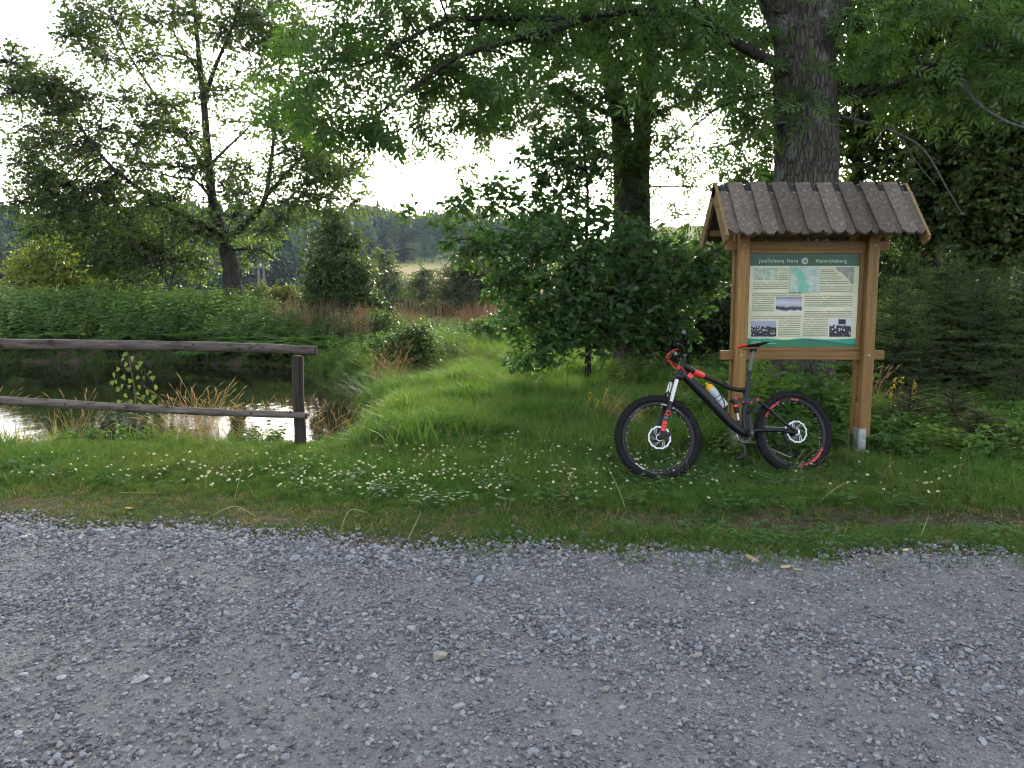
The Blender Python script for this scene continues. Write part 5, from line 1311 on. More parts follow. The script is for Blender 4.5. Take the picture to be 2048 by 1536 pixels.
# birch sapling by the pond
base = Vector((at(272, 845, 7.9).x, 7.9, 0)); base.z = g(base.x, base.y)
T = Tree('birch_sapling', 'thin young birch with bright heart-shaped leaves in front of the pond', 'sapling', base)
DS = 7.9
M_SAPSTEM = plain('sapling_stem', (0.13, 0.10, 0.06), .7)
T.limb([base, at(270, 790, DS), at(262, 740, DS), at(255, 702, DS)], .009, .0025, n=6, part='stem', mat=M_SAPSTEM, k=10)
limb_px(T, [(268, 775, DS), (285, 755, DS - .05), (300, 740, DS - .1)], .003, .0015, n=5, part='stem', mat=B_DARK, k=6)
limb_px(T, [(266, 780, DS), (245, 765, DS - .05), (228, 745, DS - .1)], .003, .0015, n=5, part='stem', mat=B_DARK, k=6)
lp = [(255, 706), (268, 712), (247, 716), (280, 722), (252, 725), (238, 735), (228, 745), (255, 735), (272, 730), (232, 760), (245, 768), (262, 758), (278, 770), (300, 742), (305, 752), (288, 752), (295, 780), (310, 770), (285, 790), (270, 785), (250, 788), (262, 800), (280, 805), (300, 800), (240, 775), (222, 762), (292, 812), (268, 815), (250, 812), (236, 800), (310, 790), (258, 770), (274, 752), (246, 750)]
for (u, v) in lp:
    p = np.array(at(u + rng.normal(0, 2), v, DS + rng.normal(0, .06)))[None]
    T.leaf.append((p, np.array([[rng.normal(0, .5), rng.normal(-.2, .3), -.9]]), np.array([[rng.normal(0, .4), -1.0, rng.normal(.3, .3)]]), np.array([rng.uniform(.048, .07)])))
    a = min(range(len(T.pts)), key=lambda i: (Vector(T.pts[i]) - Vector(p[0])).length)
    T.twV.append(sticks(np.array([T.pts[a]]), p, .0012, .0008))
lp_n = len(lp)
# every leaf of the sapling is a part of its own
B = np.array(base); VF = joinVF(T.twV); np_obj('twigs', VF[0] - B, VF[1], M_SAPSTEM, T.o)['kind'] = 'stuff'
mm = [np_mesh('leaf', *leaf_heart(), L_SAP, np.full(11, .1 + .3 * q)) for q in range(3)]
for i, (p, d_, n_, sz) in enumerate(T.leaf):
    Rm = frames(d_, n_)[0]; M = Matrix([[*(Rm[r] * sz[0]), p[0][r] - B[r]] for r in range(3)] + [[0, 0, 0, 1]])
    o = bpy.data.objects.new('leaf', mm[i % 3]); link(o, T.o); o.matrix_local = M

# yellow loosestrife
M_YF = leafmat('yellow_petal', (0.46, 0.31, 0.02), (0.56, 0.41, 0.03), None, .3, .6, warm=False)
def loosestrife(label, p, h, seed, n=26):
    r = np.random.default_rng(seed)
    root = empty('loosestrife_plant', p); tag(root, label, 'flower', 'yellow flowering plants')
    MB().tube([(0, 0, -.03), (.02, 0, h * .5), (.03, 0, h)], [.004, .003, .002], 5).build('stem', G_STEM, root)
    pos, ld = [], []
    for q in range(12):
        t = .12 + .55 * q / 12
        for k in (0, 3.14): pos.append((.03 * t, 0, h * t)); a = q * 1.57 + k; ld.append((math.cos(a), math.sin(a), .15))
    V, F = place(leaf_simple(.4), np.array(pos), frames(np.array(ld), np.tile([0, 0, 1.], (len(pos), 1))), np.full(len(pos), .075))
    o = np_obj('leaves', V, F, L_BUSH, root, tint=np.full(len(V), .5)); o['kind'] = 'stuff'
    nf = n; t = r.uniform(.6, 1.02, nf); a = r.random(nf) * 6.28
    c = np.stack([.03 * t + np.cos(a) * .016, np.sin(a) * .016, h * t], 1)
    pos = np.repeat(c, 5, 0); a5 = np.tile(np.arange(5) * 1.2566, nf) + np.repeat(r.random(nf) * 6, 5)
    out = np.stack([np.cos(np.repeat(a, 5)), np.sin(np.repeat(a, 5)), np.full(nf * 5, .2)], 1)
    ref = unit(np.cross(out, [0, 0, 1.])); up = np.cross(ref, out)
    ld = ref * np.cos(a5)[:, None] + up * np.sin(a5)[:, None] + out * .35
    V, F = place(leaf_tiny(.7), pos, frames(ld, out), np.full(nf * 5, .0095)); o = np_obj('blossom', V, F, M_YF, root, tint=r.random(len(V)))
G_STEM = plain('plant_stem', (0.06, 0.10, 0.03), .7)
for i, (u, v, D, h, lab) in enumerate([(1786, 740, 7.9, .62, 'yellow flower spike right beside the notice board post'), (1800, 745, 8.1, .60, 'second yellow flower spike right of the notice board post'), (1826, 745, 8.0, .60, 'yellow flower spike farthest right of the notice board'), (1778, 760, 8.2, .48, 'low yellow flower spike behind the notice board post'),
                             (1208, 800, 8.6, .42, 'tall yellow flower spike between oak trunk and bicycle'), (1190, 810, 8.6, .30, 'short yellow flower spike left of the front wheel'), (1174, 790, 8.9, .34, 'yellow flower spike at the foot of the young oak')]):
    p = at(u, v, D); p.z = g(p.x, p.y); loosestrife(lab, p, h, i, 24)

# bits of wood, bark and straw at the track edge
M_CHIP = woodmat('split_wood', (0.42, 0.31, 0.18), (0.60, 0.48, 0.32), 0, 3)
M_BARKC = woodmat('bark_chip', (0.22, 0.15, 0.08), (0.42, 0.31, 0.18), 0, 4)
def chip(name, label, u, v, L, w_, t_, rz, mat, ry=0.05, cat='wood chip'):
    p = on_ground(u, v); r = np.random.default_rng(int(u))
    prof = [(-.5, .15), (-.42, .42), (-.1, .5), (.25, .44), (.44, .36), (.5, .05), (.4, -.32), (.1, -.48), (-.25, -.5), (-.45, -.3)]
    prof = [(a * L, b * w_ * r.uniform(.8, 1.15)) for a, b in prof]
    o = MB().prism(prof, lambda a, b, c: (a, b, c + .15 * t_ * math.sin(a * 40)), (0, t_)).build(name, mat)
    o.location = p + Vector((0, 0, .012)); o.rotation_euler = (r.normal(0, .15), ry, rz); tag(o, label, cat)
chip('bark_piece', 'curled tan bark piece lying at the verge below the bicycle', 1503, 1124, .105, .032, .014, -1.15, M_BARKC, .1, 'bark piece')
chip('wood_chip', 'pale wood chip on the gravel right of the bark piece', 1571, 1143, .06, .02, .010, .2, M_CHIP)
chip('wood_chip', 'thin pale wood splinter beside the wood chip', 1596, 1146, .05, .008, .005, -.1, M_CHIP)
chip('wood_chip', 'whitish wood chip at the far right verge', 1812, 1109, .05, .022, .008, .3, M_CHIP)
chip('wood_chip', 'flat wooden splinter right of the whitish chip', 1850, 1116, .10, .016, .006, .05, M_BARKC)
chip('fallen_leaf', 'small orange-brown dry leaf at the left verge', 258, 1022, .05, .03, .004, .4, plain('dry_leaf', (0.34, 0.17, 0.06), .8), .2, 'leaf')
# single bent straws
M_STR = plain('dry_straw', (0.40, 0.33, 0.18), .8)
for i, (pts_, lab) in enumerate([([(425, 1036), (470, 1012), (510, 1042)], 'bent dry straw arching over the left verge'), ([(683, 1060), (700, 1020), (735, 1025)], 'dry straw leaning in the middle of the verge'), ([(530, 1083), (550, 1098), (585, 1094)], 'short dry straw on the gravel edge'), ([(470, 1000), (478, 960), (486, 930)], 'upright dry straw in the left meadow edge'), ([(815, 1085), (830, 1050), (842, 1022)], 'upright thin straw at the track edge'),
                               ([(1250, 1022), (1240, 985), (1215, 932)], 'dry grass stalk left of the front wheel'), ([(1640, 1010), (1660, 985), (1690, 965)], 'straw on the bare earth below the rear wheel'), ([(1840, 1080), (1850, 1050), (1858, 1030)], 'straw standing in the right verge'), ([(240, 990), (290, 1000), (340, 1008)], 'straw lying across the left verge')]):
    q = [on_ground(*pts_[0])]
    for j, (u, v) in enumerate(pts_[1:]): q.append(at(u, v, q[0].y - .02 * j))
    for p in q: p.z = max(p.z, g(p.x, p.y) + .012)
    c = q[0].copy(); o = MB().tube([p - c for p in interp_path(q, 9)], [.0022, .0022, .002, .002, .002, .0018, .0016, .0014, .001], 5).build('dry_straw', M_STR); o.location = c; tag(o, lab, 'straw')

# ------------------------------------------------------------------ fence
W_RAIL = woodmat('weathered_rail', (0.032, 0.023, 0.018), (0.19, 0.16, 0.14), 0, .8, .85, .9, ((0.022, 0.018, 0.015), 4, .56))
W_POST = woodmat('charred_post', (0.018, 0.015, 0.013), (0.055, 0.047, 0.04), 2, 1.2, .9, .7)
DF = 7.25
pb = at(601, 905, DF); pb.z = g(pb.x, pb.y)
F_ = empty('log_fence', pb); tag(F_, 'weathered two-rail log fence with one dark post in front of the pond', 'fence')
def fence_post(x, y, top):
    z0 = g(x, y)
    V, Fq_ = sweep([(x, y, z0 - .3), (x + .004, y, z0 + .2), (x - .004, y, z0 + .5), (x, y, top - .08), (x, y, top)], [.053, .054, .052, .053, .050], 12, .03, 5)
    o = np_obj('post', V - np.array(pb), Fq_, W_POST, F_)
    MB().lathe(Vector((x, y, top)) - pb, (0, 0, 1), [(.050, -.002), (.03, .004), (0.001, .004)], 12).build('post_top', W_POST, o)
ptop = at(601, 712, DF).z
fence_post(pb.x, pb.y, ptop)
pl = at(-190, 880, 6.85); fence_post(pl.x, pl.y, ptop - .02)
def rail(pts_, rad, lab):
    P = interp_path(pts_, 40); n = 14
    V, Fq_ = sweep(P, [rad[0] + (rad[1] - rad[0]) * i / 39 + .0022 * math.sin(i * 1.1) for i in range(40)], n, .022, 9)
    o = np_obj('rail', V - np.array(pb), Fq_, W_RAIL, F_, smooth=True); o['label'] = lab
    for e, s_ in ((0, -1), (39, 1)):
        ax = (P[min(e + 1, 39)] - P[max(e - 1, 0)]).normalized() * s_
        MB().lathe(P[e] - pb, ax, [(rad[0] if e == 0 else rad[1], -.012), ((rad[0] if e == 0 else rad[1]) * .92, .003), (.02, .006), (.001, .005)], 14).build('rail_end', W_POST, o)
    for j in range(3, 38, 5):                      # knots
        a = random.uniform(-2.2, -.2); q = P[j] + Vector((0, math.sin(a) * .046 - .002, math.cos(a) * .046)) * (rad[0] / .052) * .96
        MB().lathe(q - pb, (q - P[j]).normalized(), [(.011, -.004), (.009, .004), (.004, .006), (.001, .006)], 8).build('knot', W_POST, o)
rail([at(-230, 684, 6.80), at(0, 688, 6.92), at(200, 690, 7.0), at(400, 693, 7.1), at(560, 698, 7.18), at(633, 701, 7.22)], (.050, .043), 'thick grey top rail')
rail([at(-230, 790, 6.72), at(0, 801, 6.84), at(200, 812, 6.93), at(400, 823, 7.02), at(560, 829, 7.10), at(614, 832, 7.13)], (.041, .029), 'thinner sagging lower rail')
MB().tube([at(618, 716, DF - .02) - pb, at(612, 735, DF - .02) - pb], .009, 6).build('brace', W_POST, F_)

# ------------------------------------------------------------------ notice board
W_BOARD = woodmat('stained_pine', (0.165, 0.085, 0.027), (0.33, 0.185, 0.064), 2, 1.0, .5, .15, ((0.075, 0.036, 0.014), 9, .70))
W_BOARDX = woodmat('stained_pine_beam', (0.155, 0.078, 0.025), (0.31, 0.17, 0.06), 0, 1.0, .5, .15, ((0.07, 0.034, 0.014), 9, .70))
W_ROOF = woodmat('lichened_roof_board', (0.068, 0.053, 0.042), (0.165, 0.132, 0.108), 1, .9, .95, 1.0, ((0.20, 0.188, 0.165), 26, .565), (.62, 1.18))
W_BARGE = woodmat('mossy_barge_board', (0.14, 0.085, 0.032), (0.27, 0.175, 0.075), 1, 1.0, .8, .4, ((0.24, 0.22, 0.15), 22, .60))
M_FELT = plain('roof_felt', (0.012, 0.012, 0.013), .8)
M_GALV = plain('galvanised_steel', (0.45, 0.47, 0.49), .42, .85, .25, 18)
M_BOLT = plain('bolt_head', (0.34, 0.24, 0.12), .5, .2)
zb = g(2.6, 7.0)
NB = empty('notice_board', (2.6, 7.0, zb)); tag(NB, 'roofed wooden notice board with a green and cream information panel', 'notice board')
o0 = Vector((2.6, 7.0, zb))
def nb_box(name, x0, x1, y0, y1, z0, z1, mat, bev=.004, parent=None):
    return MB().box(Vector(((x0 + x1) / 2, (y0 + y1) / 2, (z0 + z1) / 2)) - o0, (x1 - x0, y1 - y0, z1 - z0), None, bev).build(name, mat, parent or NB)
PX = [(1.972, 2.064), (3.096, 3.190)]
for i, (xa, xb) in enumerate(PX):
    nb_box('post', xa, xb, 6.85, 6.925, zb + .20, 2.02, W_BOARD)
    nb_box('post', xa - .002, xb - .002, 6.985, 7.06, zb + .20, 2.02, W_BOARD)
    # galvanised shoe
    s_ = MB().box(Vector(((xa + xb) / 2 - .02, 6.845, zb + .11)) - o0, (.055, .008, .34)).box(Vector((xa - .006, 6.90, zb + .11)) - o0, (.008, .11, .34)).build('metal_shoe', M_GALV, NB)
    for zz in (.06, .20): MB().lathe(Vector(((xa + xb) / 2 - .006, 6.841, zb + zz)) - o0, (0, -1, 0), [(.011, 0), (.011, .006), (.004, .009), (.001, .009)], 6).build('bolt', M_GALV, s_)
    nb_box('post_spacer', xa + .01, xb - .01, 6.925, 6.985, zb + .25, zb + .5, W_BOARD)
    for zz in (.945, 1.905): MB().lathe(Vector(((xa + xb) / 2, 6.85, zz)) - o0, (0, -1, 0), [(.016, -.002), (.015, .004), (.008, .009), (.001, .010)], 12).build('bolt', M_BOLT, NB)
nb_box('top_beam', 1.881, 3.313, 6.928, 6.982, 1.868, 1.945, W_BOARDX)
nb_box('bottom_beam', 1.862, 3.318, 6.928, 6.982, .903, .985, W_BOARDX)
# panel frame
nb_box('panel_frame', 2.064, 3.096, 6.932, 6.972, 1.838, 1.868, W_BOARDX, .003)
nb_box('panel_frame', 2.064, 3.096, 6.932, 6.972, .985, 1.018, W_BOARDX, .003)
nb_box('panel_frame', 3.062, 3.096, 6.932, 6.972, 1.018, 1.838, W_BOARD, .003)
nb_box('panel_frame', 2.064, 2.094, 6.932, 6.972, 1.018, 1.838, W_BOARD, .003)
# the printed panel
def printmat(name, fn, rough=.35):
    m, nt, b = mat_new(name); c = fn(nt); nt.links.new(c, b.inputs['Base Color']); b.inputs['Roughness'].default_value = rough; return m
CREAM = (0.64, 0.60, 0.43); PGREEN = (0.47, 0.51, 0.35)
def cream(nt): return ramp(nt, noise(nt, coords(nt), 3.2, 4, .6), [(.40, CREAM), (.62, PGREEN)]).outputs[0]
M_CREAM = printmat('panel_cream', cream)
PLx, PHx, PLz, PHz = 2.094, 3.062, 1.018, 1.838
panel = nb_box('information_panel', PLx, PHx, 6.948, 6.960, PLz, PHz, M_CREAM, 0)
YP = 6.948
cx_, cz_ = (PLx + PHx) / 2, (PLz + PHz) / 2
def pz(zx, zy):
    l = 155 - .03 * (zy - 125); r = 1806 - .039 * (zy - 125)
    return PLx + (PHx - PLx) * (zx - l) / (r - l), PHz - (PHz - PLz) * (zy - 125) / 1355
layer = [0]
def sheet(name, poly, mat, lift=.0015):
    """flat print on the panel: a thin printed foil with its own origin"""
    q = [pz(*p) for p in poly]; c = Vector((sum(a for a, _ in q) / len(q), YP - lift, sum(b_ for _, b_ in q) / len(q)))
    mb = MB().prism([(a - c.x, b_ - c.z) for a, b_ in q], lambda a, b_, d: (a, d, b_), (0, .0008))
    o = mb.build(name, mat, panel); o.location = c - o0; return o
def rect(x0, y0, x1, y1): return [(x0, y0), (x1, y0), (x1, y1), (x0, y1)]
L1375 = lambda zy: 155 - .03 * (zy - 125); R1375 = lambda zy: 1806 - .039 * (zy - 125)
M_HEAD = printmat('header_green', lambda nt: ramp(nt, noise(nt, coords(nt), 4), [(.3, (0.005, 0.055, 0.026)), (.7, (0.010, 0.078, 0.037))]).outputs[0])
sheet('header_band', [(L1375(125) , 126), (R1375(125), 126), (R1375(300), 300), (L1375(300), 300)], M_HEAD)
def linesmat(name, ink, pitch=.0163):
    def fn(nt):
        tc = nt.nodes.new('ShaderNodeTexCoord'); se = nt.nodes.new('ShaderNodeSeparateXYZ'); nt.links.new(tc.outputs['Object'], se.inputs[0])
        dv = N(nt, 'ShaderNodeMath', operation='DIVIDE'); nt.links.new(se.outputs['Z'], dv.inputs[0]); dv.inputs[1].default_value = pitch
        fr = N(nt, 'ShaderNodeMath', operation='FRACT'); nt.links.new(dv.outputs[0], fr.inputs[0])
        fl = N(nt, 'ShaderNodeMath', operation='FLOOR'); nt.links.new(dv.outputs[0], fl.inputs[0])
        line = ramp(nt, fr.outputs[0], [(.10, (0, 0, 0)), (.22, (1, 1, 1)), (.58, (1, 1, 1)), (.70, (0, 0, 0))])
        cb = nt.nodes.new('ShaderNodeCombineXYZ'); nt.links.new(se.outputs['X'], cb.inputs[0])
        ml = N(nt, 'ShaderNodeMath', operation='MULTIPLY'); nt.links.new(fl.outputs[0], ml.inputs[0]); ml.inputs[1].default_value = 3.71; nt.links.new(ml.outputs[0], cb.inputs[2])
        wn = noise(nt, cb.outputs[0], 60, 2, .5)
        word = ramp(nt, wn, [(.33, (0, 0, 0)), (.40, (1, 1, 1))])
        f = mixc(nt, 1.0, line.outputs[0], word.outputs[0], 'MULTIPLY')
        f2 = mixc(nt, 1.0, f, (.72, .72, .72), 'MULTIPLY')
        return mixc(nt, f2, cream(nt), ink)
    return printmat(name, fn)
M_TEXT = linesmat('small_print', (0.035, 0.05, 0.04))
M_BOLD = linesmat('bold_print', (0.01, 0.015, 0.012))
for q in [(585, 335, 735, 520), (200, 525, 735, 645), (190, 683, 940, 733), (190, 736, 522, 972), (180, 1010, 930, 1078), (582, 1082, 920, 1328), (1210, 335, 1425, 400), (1210, 404, 1475, 440), (1210, 444, 1545, 500), (1208, 504, 1640, 572), (1205, 580, 1710, 682), (978, 720, 1700, 902), (970, 945, 1695, 1056), (956, 1060, 1335, 1328)]:
    sheet('text_block', rect(*q), M_TEXT)
for q in [(190, 660, 248, 674), (180, 988, 250, 1002), (980, 698, 1056, 712), (975, 918, 1046, 932), (1215, 318, 1345, 332), (585, 317, 640, 331)]:
    sheet('heading', rect(*q), M_BOLD)
def mapmat(name, a, b_, c_, s=26, river=None):
    def fn(nt):
        v = coords(nt); n1 = noise(nt, v, s, 6, .75, .8); n2 = noise(nt, v, s * .28, 3, .5)
        col = ramp(nt, n1, [(.36, b_), (.5, a), (.64, c_)]).outputs[0]
        return mixc(nt, ramp(nt, n2, [(.48, (0, 0, 0)), (.56, (1, 1, 1))]).outputs[0], col, river) if river else col
    return printmat(name, fn)
sheet('relief_map', rect(205, 325, 575, 508), mapmat('map_pale', (0.33, 0.41, 0.32), (0.17, 0.24, 0.19), (0.50, 0.56, 0.46)))
sheet('map_border', rect(745, 314, 1200, 690), plain('map_edge', (0.20, 0.36, 0.29), .4))
sheet('area_map', rect(752, 320, 1193, 684), mapmat('map_area', (0.40, 0.46, 0.40), (0.17, 0.34, 0.27), (0.52, 0.55, 0.49)), .0024)
sheet('lake_area', [(760, 322), (870, 322), (940, 380), (1000, 470), (985, 520), (1050, 590), (1030, 660), (1000, 682), (880, 682), (900, 600), (860, 540), (870, 470), (810, 410), (770, 360)], mapmat('map_lake', (0.16, 0.42, 0.32), (0.13, 0.34, 0.27), (0.24, 0.48, 0.38)), .0033)
sheet('old_map', [(1435, 318), (1722, 318), (1717, 564), (1672, 564), (1650, 500), (1572, 445), (1540, 400), (1485, 385), (1445, 340)], mapmat('map_old', (0.23, 0.245, 0.215), (0.12, 0.13, 0.115), (0.34, 0.35, 0.31), 40))
def photomat(kind):
    def fn(nt):
        v = coords(nt); tc = nt.nodes.new('ShaderNodeTexCoord'); se = nt.nodes.new('ShaderNodeSeparateXYZ'); nt.links.new(tc.outputs['Object'], se.inputs[0])
        n1 = noise(nt, v, 16, 5, .6)
        ad = N(nt, 'ShaderNodeMath', operation='MULTIPLY_ADD'); nt.links.new(n1, ad.inputs[0]); ad.inputs[1].default_value = .055; nt.links.new(se.outputs['Z'], ad.inputs[2])
        mr = N(nt, 'ShaderNodeMapRange'); nt.links.new(ad.outputs[0], mr.inputs[0]); mr.inputs[1].default_value = -.045; mr.inputs[2].default_value = .10
        if kind == 0:
            return ramp(nt, mr.outputs[0], [(0.06, (.55, .57, .66)), (.15, (.30, .31, .36)), (.19, (.015, .015, .02)), (.33, (.03, .03, .04)), (.42, (.34, .35, .42)), (.62, (.46, .47, .56)), (.88, (.22, .22, .28)), (1, (.15, .15, .2))]).outputs[0]
        vo = N(nt, 'ShaderNodeTexVoronoi', Scale=52 if kind == 1 else 40); nt.links.new(v, vo.inputs['Vector'])
        pe = ramp(nt, vo.outputs['Distance'], [(.18, (.60, .60, .66)), (.30, (.16, .16, .19)), (.42, (.012, .012, .018))]).outputs[0]
        back = (.30, .30, .40) if kind == 1 else (.50, .51, .58)
        f = ramp(nt, mr.outputs[0], [(.60, (0, 0, 0)), (.68, (1, 1, 1))]).outputs[0]
        return mixc(nt, f, pe, back)
    return printmat('old_photograph_%d' % kind, fn)
M_WHITE = plain('photo_margin', (0.55, 0.58, 0.5), .4)
for (nm, q, kd) in [('winter_photograph', (548, 745, 937, 970), 0), ('class_photograph', (175, 1098, 557, 1332), 1), ('group_photograph', (1355, 1068, 1682, 1332), 2)]:
    sheet('photo_border', rect(q[0] - 4, q[1] - 4, q[2] + 4, q[3] + 4), M_WHITE); sheet(nm, rect(*q), photomat(kd), .0024)
sheet('doorway_print', [(1490, 1075), (1602, 1075), (1602, 1150), (1490, 1150)], plain('print_black', (0.012, 0.012, 0.016), .4), .0033)
hz0 = [(L1375(1480), 1479), (L1375(1350), 1356)]
def hillsheet(nm, tops, col, lift): sheet(nm, [(R1375(1479), 1479), (L1375(1479), 1479)] + tops, plain(nm + '_ink', col, .4, 0, .08, 6), lift)
hillsheet('teal_hills', [(L1375(1352), 1352), (300, 1362), (420, 1354), (600, 1372), (700, 1384), (800, 1366), (950, 1352), (1200, 1366), (1450, 1372), (1650, 1362), (R1375(1356), 1356)], (0.012, 0.27, 0.19), .0015)
hillsheet('navy_hills', [(L1375(1475), 1476), (600, 1440), (760, 1392), (900, 1372), (1060, 1364), (1200, 1382), (1400, 1404), (1600, 1432), (R1375(1440), 1440)], (0.025, 0.085, 0.12), .0024)
hillsheet('green_hills', [(L1375(1378), 1385), (230, 1378), (420, 1392), (600, 1378), (800, 1374), (950, 1384), (1150, 1400), (1350, 1420), (1560, 1446), (R1375(1448), 1450)], (0.010, 0.155, 0.07), .0033)
sheet('credit_line', rect(180, 1403, 330, 1411), plain('credit_ink', (0.4, 0.5, 0.42), .4), .0042); sheet('credit_line', rect(180, 1424, 400, 1431), plain('credit_ink2', (0.35, 0.46, 0.38), .4), .0042); sheet('credit_line', rect(435, 1424, 552, 1431), plain('credit_ink3', (0.35, 0.46, 0.38), .4), .0042)
def text_mesh(s, size, mat):
    cu = bpy.data.curves.new('lettering', 'FONT'); cu.body = s; cu.size = size; cu.extrude = .0006; cu.space_character = 1.08; cu.space_word = 1.5
    ob = bpy.data.objects.new('lettering', cu); C.objects.link(ob)
    bpy.context.view_layer.update()
    me = bpy.data.meshes.new_from_object(ob.evaluated_get(bpy.context.evaluated_depsgraph_get()))
    C.objects.unlink(ob); bpy.data.objects.remove(ob); me.materials.clear(); me.materials.append(mat); me.name = 'title_lettering'; return me
M_TITLE = plain('title_ink', (0.50, 0.57, 0.47), .4, 0, .1)
for (s, zx0, zx1) in [('Jindřichova Hora', 285, 875), ('Heinrichsberg', 1145, 1605)]:
    me = text_mesh(s, .05, M_TITLE)
    xs = [v.co.x for v in me.vertices]; x0, z0 = pz(zx0, 252); x1, _ = pz(zx1, 252)
    k = (x1 - x0) / (max(xs) - min(xs))
    o = link(bpy.data.objects.new('title_lettering', me), panel); o.rotation_euler = (R(90), 0, 0); o.scale = (k, .047 / .05 * .92, 1)
    o.location = Vector((x0 - min(xs) * k, YP - .0022, z0)) - o0; o['label'] = 'title reading ' + s
ex, ez = pz(978, 230)
em = MB().lathe(Vector((ex, YP - .0016, ez)) - o0, (0, -1, 0), [(.029, 0), (.029, .0008), (.001, .0009)], 28).build('emblem', plain('emblem_ring', (0.42, 0.50, 0.47), .4), panel)
MB().lathe(Vector((ex, YP - .0026, ez)) - o0, (0, -1, 0), [(.022, 0), (.022, .0006), (.001, .0007)], 28).build('emblem_field', plain('emblem_sky', (0.25, 0.36, 0.40), .4), em)
MB().prism([(-.016, -.002), (-.008, .003), (-.003, .0), (.004, .007), (.010, .010), (.009, .004), (.015, -.002), (.006, -.006), (-.002, -.009), (-.008, -.006)], lambda a, b_, d: Vector((ex + a, YP - .0034 - d, ez + b_)) - o0, (0, .0005)).build('emblem_figure', plain('emblem_dark', (0.02, 0.035, 0.045), .5), em)
# roof
YR, ZR, YE, ZE = 7.0, 2.41, 6.585, 1.965
slope = math.hypot(YR - YE, ZR - ZE); ct, st_ = (YR - YE) / slope, (ZR - ZE) / slope
RXL, RXR = 1.785, 3.445
roof = MB().box(Vector(((RXL + RXR) / 2, YR, ZR - .05)) - o0, (RXR - RXL - .02, .05, .06)).build('roof', W_BOARDX, NB)
def slope_fn(side, lift):
    def f(x, s_, d):
        h = lift + d
        return Vector((x, YR - side * (s_ * ct + h * st_ * 1.0), ZR - s_ * st_ + h * ct)) - o0
    return f
def roof_board(side, x0, x1, s0, s1, lift, name='roof_board', ch=.054, th=.02):
    c = Vector(slope_fn(side, lift)((x0 + x1) / 2, 0, 0))
    f = slope_fn(side, lift)
    sk = random.uniform(-.009, .009); c1, c2 = ch * random.uniform(.75, 1.15), ch * random.uniform(.75, 1.15)
    poly = [(x0 - sk, s0), (x1 - sk, s0), (x1 + sk, s1 - c1), (x1 + sk - c1, s1), (x0 + sk + c2, s1), (x0 + sk, s1 - c2)]
    o = MB().prism(poly, lambda a, b_, d: f(a, b_, d) - c, (0, th)).build(name, W_ROOF, roof); o.location = c; return o
pitch = (RXR - RXL) / 8.62
for side in (1, -1):
    MB().prism([(RXL + .03, .0), (RXR - .03, .0), (RXR - .03, .12), (RXL + .03, .12)], lambda a, b_, d: slope_fn(side, .002 if side > 0 else .001)(a, b_, d), (0, .03)).build('roof_felt', M_FELT, roof)
    for i in range(9):
        xa = RXL + .012 + i * pitch * 1.0 - (.0 if i else 0); 
        roof_board(side, xa - .002 + (0 if i else .0), xa + .128, .085, slope + .012 + random.uniform(-.016, .014), .016 + random.uniform(-.003, .003))
    for i in range(8):
        xa = RXL + .012 + pitch * (i + .5) - .0; roof_board(side, xa - .012, xa + .118, -.012 + random.uniform(0, .01), slope + .03 + random.uniform(-.018, .016), .038 + random.uniform(-.003, .006))
    for xx in (RXL - .004, RXR + .004):           # barge boards
        c = Vector(slope_fn(side, 0)(xx, .3, 0)); f = slope_fn(side, 0)
        o = MB().prism([(-.02, .04), (-.02, -.075), (slope + .03, -.075), (slope + .045, .0), (slope + .03, .04)], lambda a, b_, d: f(xx + d, a, b_) - c, (-.012, .012)).build('barge_board', W_BARGE, roof); o.location = c
    for xx in (2.018, 3.143):
        MB().prism([(.05, -.005), (.05, -.07), (slope - .06, -.07), (slope - .02, -.005)], lambda a, b_, d: slope_fn(side, 0)(xx + d, a, b_), (-.025, .025)).build('rafter', W_BOARD, roof)
    nb_y = YR - side * (.30)
    MB().box(Vector(((RXL + RXR) / 2, nb_y, ZR - .30 * st_ / ct - .05)) - o0, (RXR - RXL - .06, .05, .05)).build('purlin', W_BOARDX, roof)
for xx in PX: nb_box('head_piece', xx[0] + .012, xx[1] - .012, 6.70, 7.30, 2.02, 2.085, W_BOARD)

# ------------------------------------------------------------------ mountain bike leaning on the board
M_FRAME = plain('carbon_black_frame', (0.006, 0.0062, 0.0075), .42, 0, .2, 20, .35)
M_RED = plain('red_paint', (0.66, 0.035, 0.03), .4, 0, .1)
M_RUB = plain('tyre_rubber', (0.011, 0.011, 0.0125), .85, 0, .3, 60, .18, .2)
M_RIM = plain('rim_black', (0.008, 0.008, 0.009), .5, 0, .1, 30, .3)
M_STEEL = plain('disc_steel', (0.42, 0.43, 0.44), .35, .85, .1)
M_ALU = plain('polished_aluminium', (0.62, 0.62, 0.62), .3, .8, .1)
M_STAN = plain('silver_stanchion', (0.56, 0.55, 0.53), .28, .55, .04)
M_BLK = plain('black_plastic', (0.009, 0.009, 0.010), .55, 0, .1, 30, .35)
M_DECW = plain('white_decal', (0.55, 0.56, 0.58), .5)
M_GREYD = plain('grey_decal', (0.075, 0.078, 0.085), .5)
Ra = at(1587, 859, 6.42); Fa = at(1316, 876, 6.16)
Rw = .352
LEAN = R(17)
exv = (Fa - Ra); exv.z = 0; WB = exv.length; exv.normalize()
away = Vector((-exv.y, exv.x, 0)); away = away if away.y > 0 else -away
ezv = Vector((0, 0, 1)) * math.cos(LEAN) + away * math.sin(LEAN)
eyv = ezv.cross(exv)                                # left side of the bike, towards the camera
mid = (Ra + Fa) / 2
zg = g(mid.x, mid.y)
org = Vector((mid.x, mid.y, 0)) - away * (Rw * math.sin(LEAN)) ; org.z = zg - .014
BK = empty('mountain_bike'); tag(BK, 'black full-suspension mountain bike with red accents leaning on the notice board', 'bicycle')
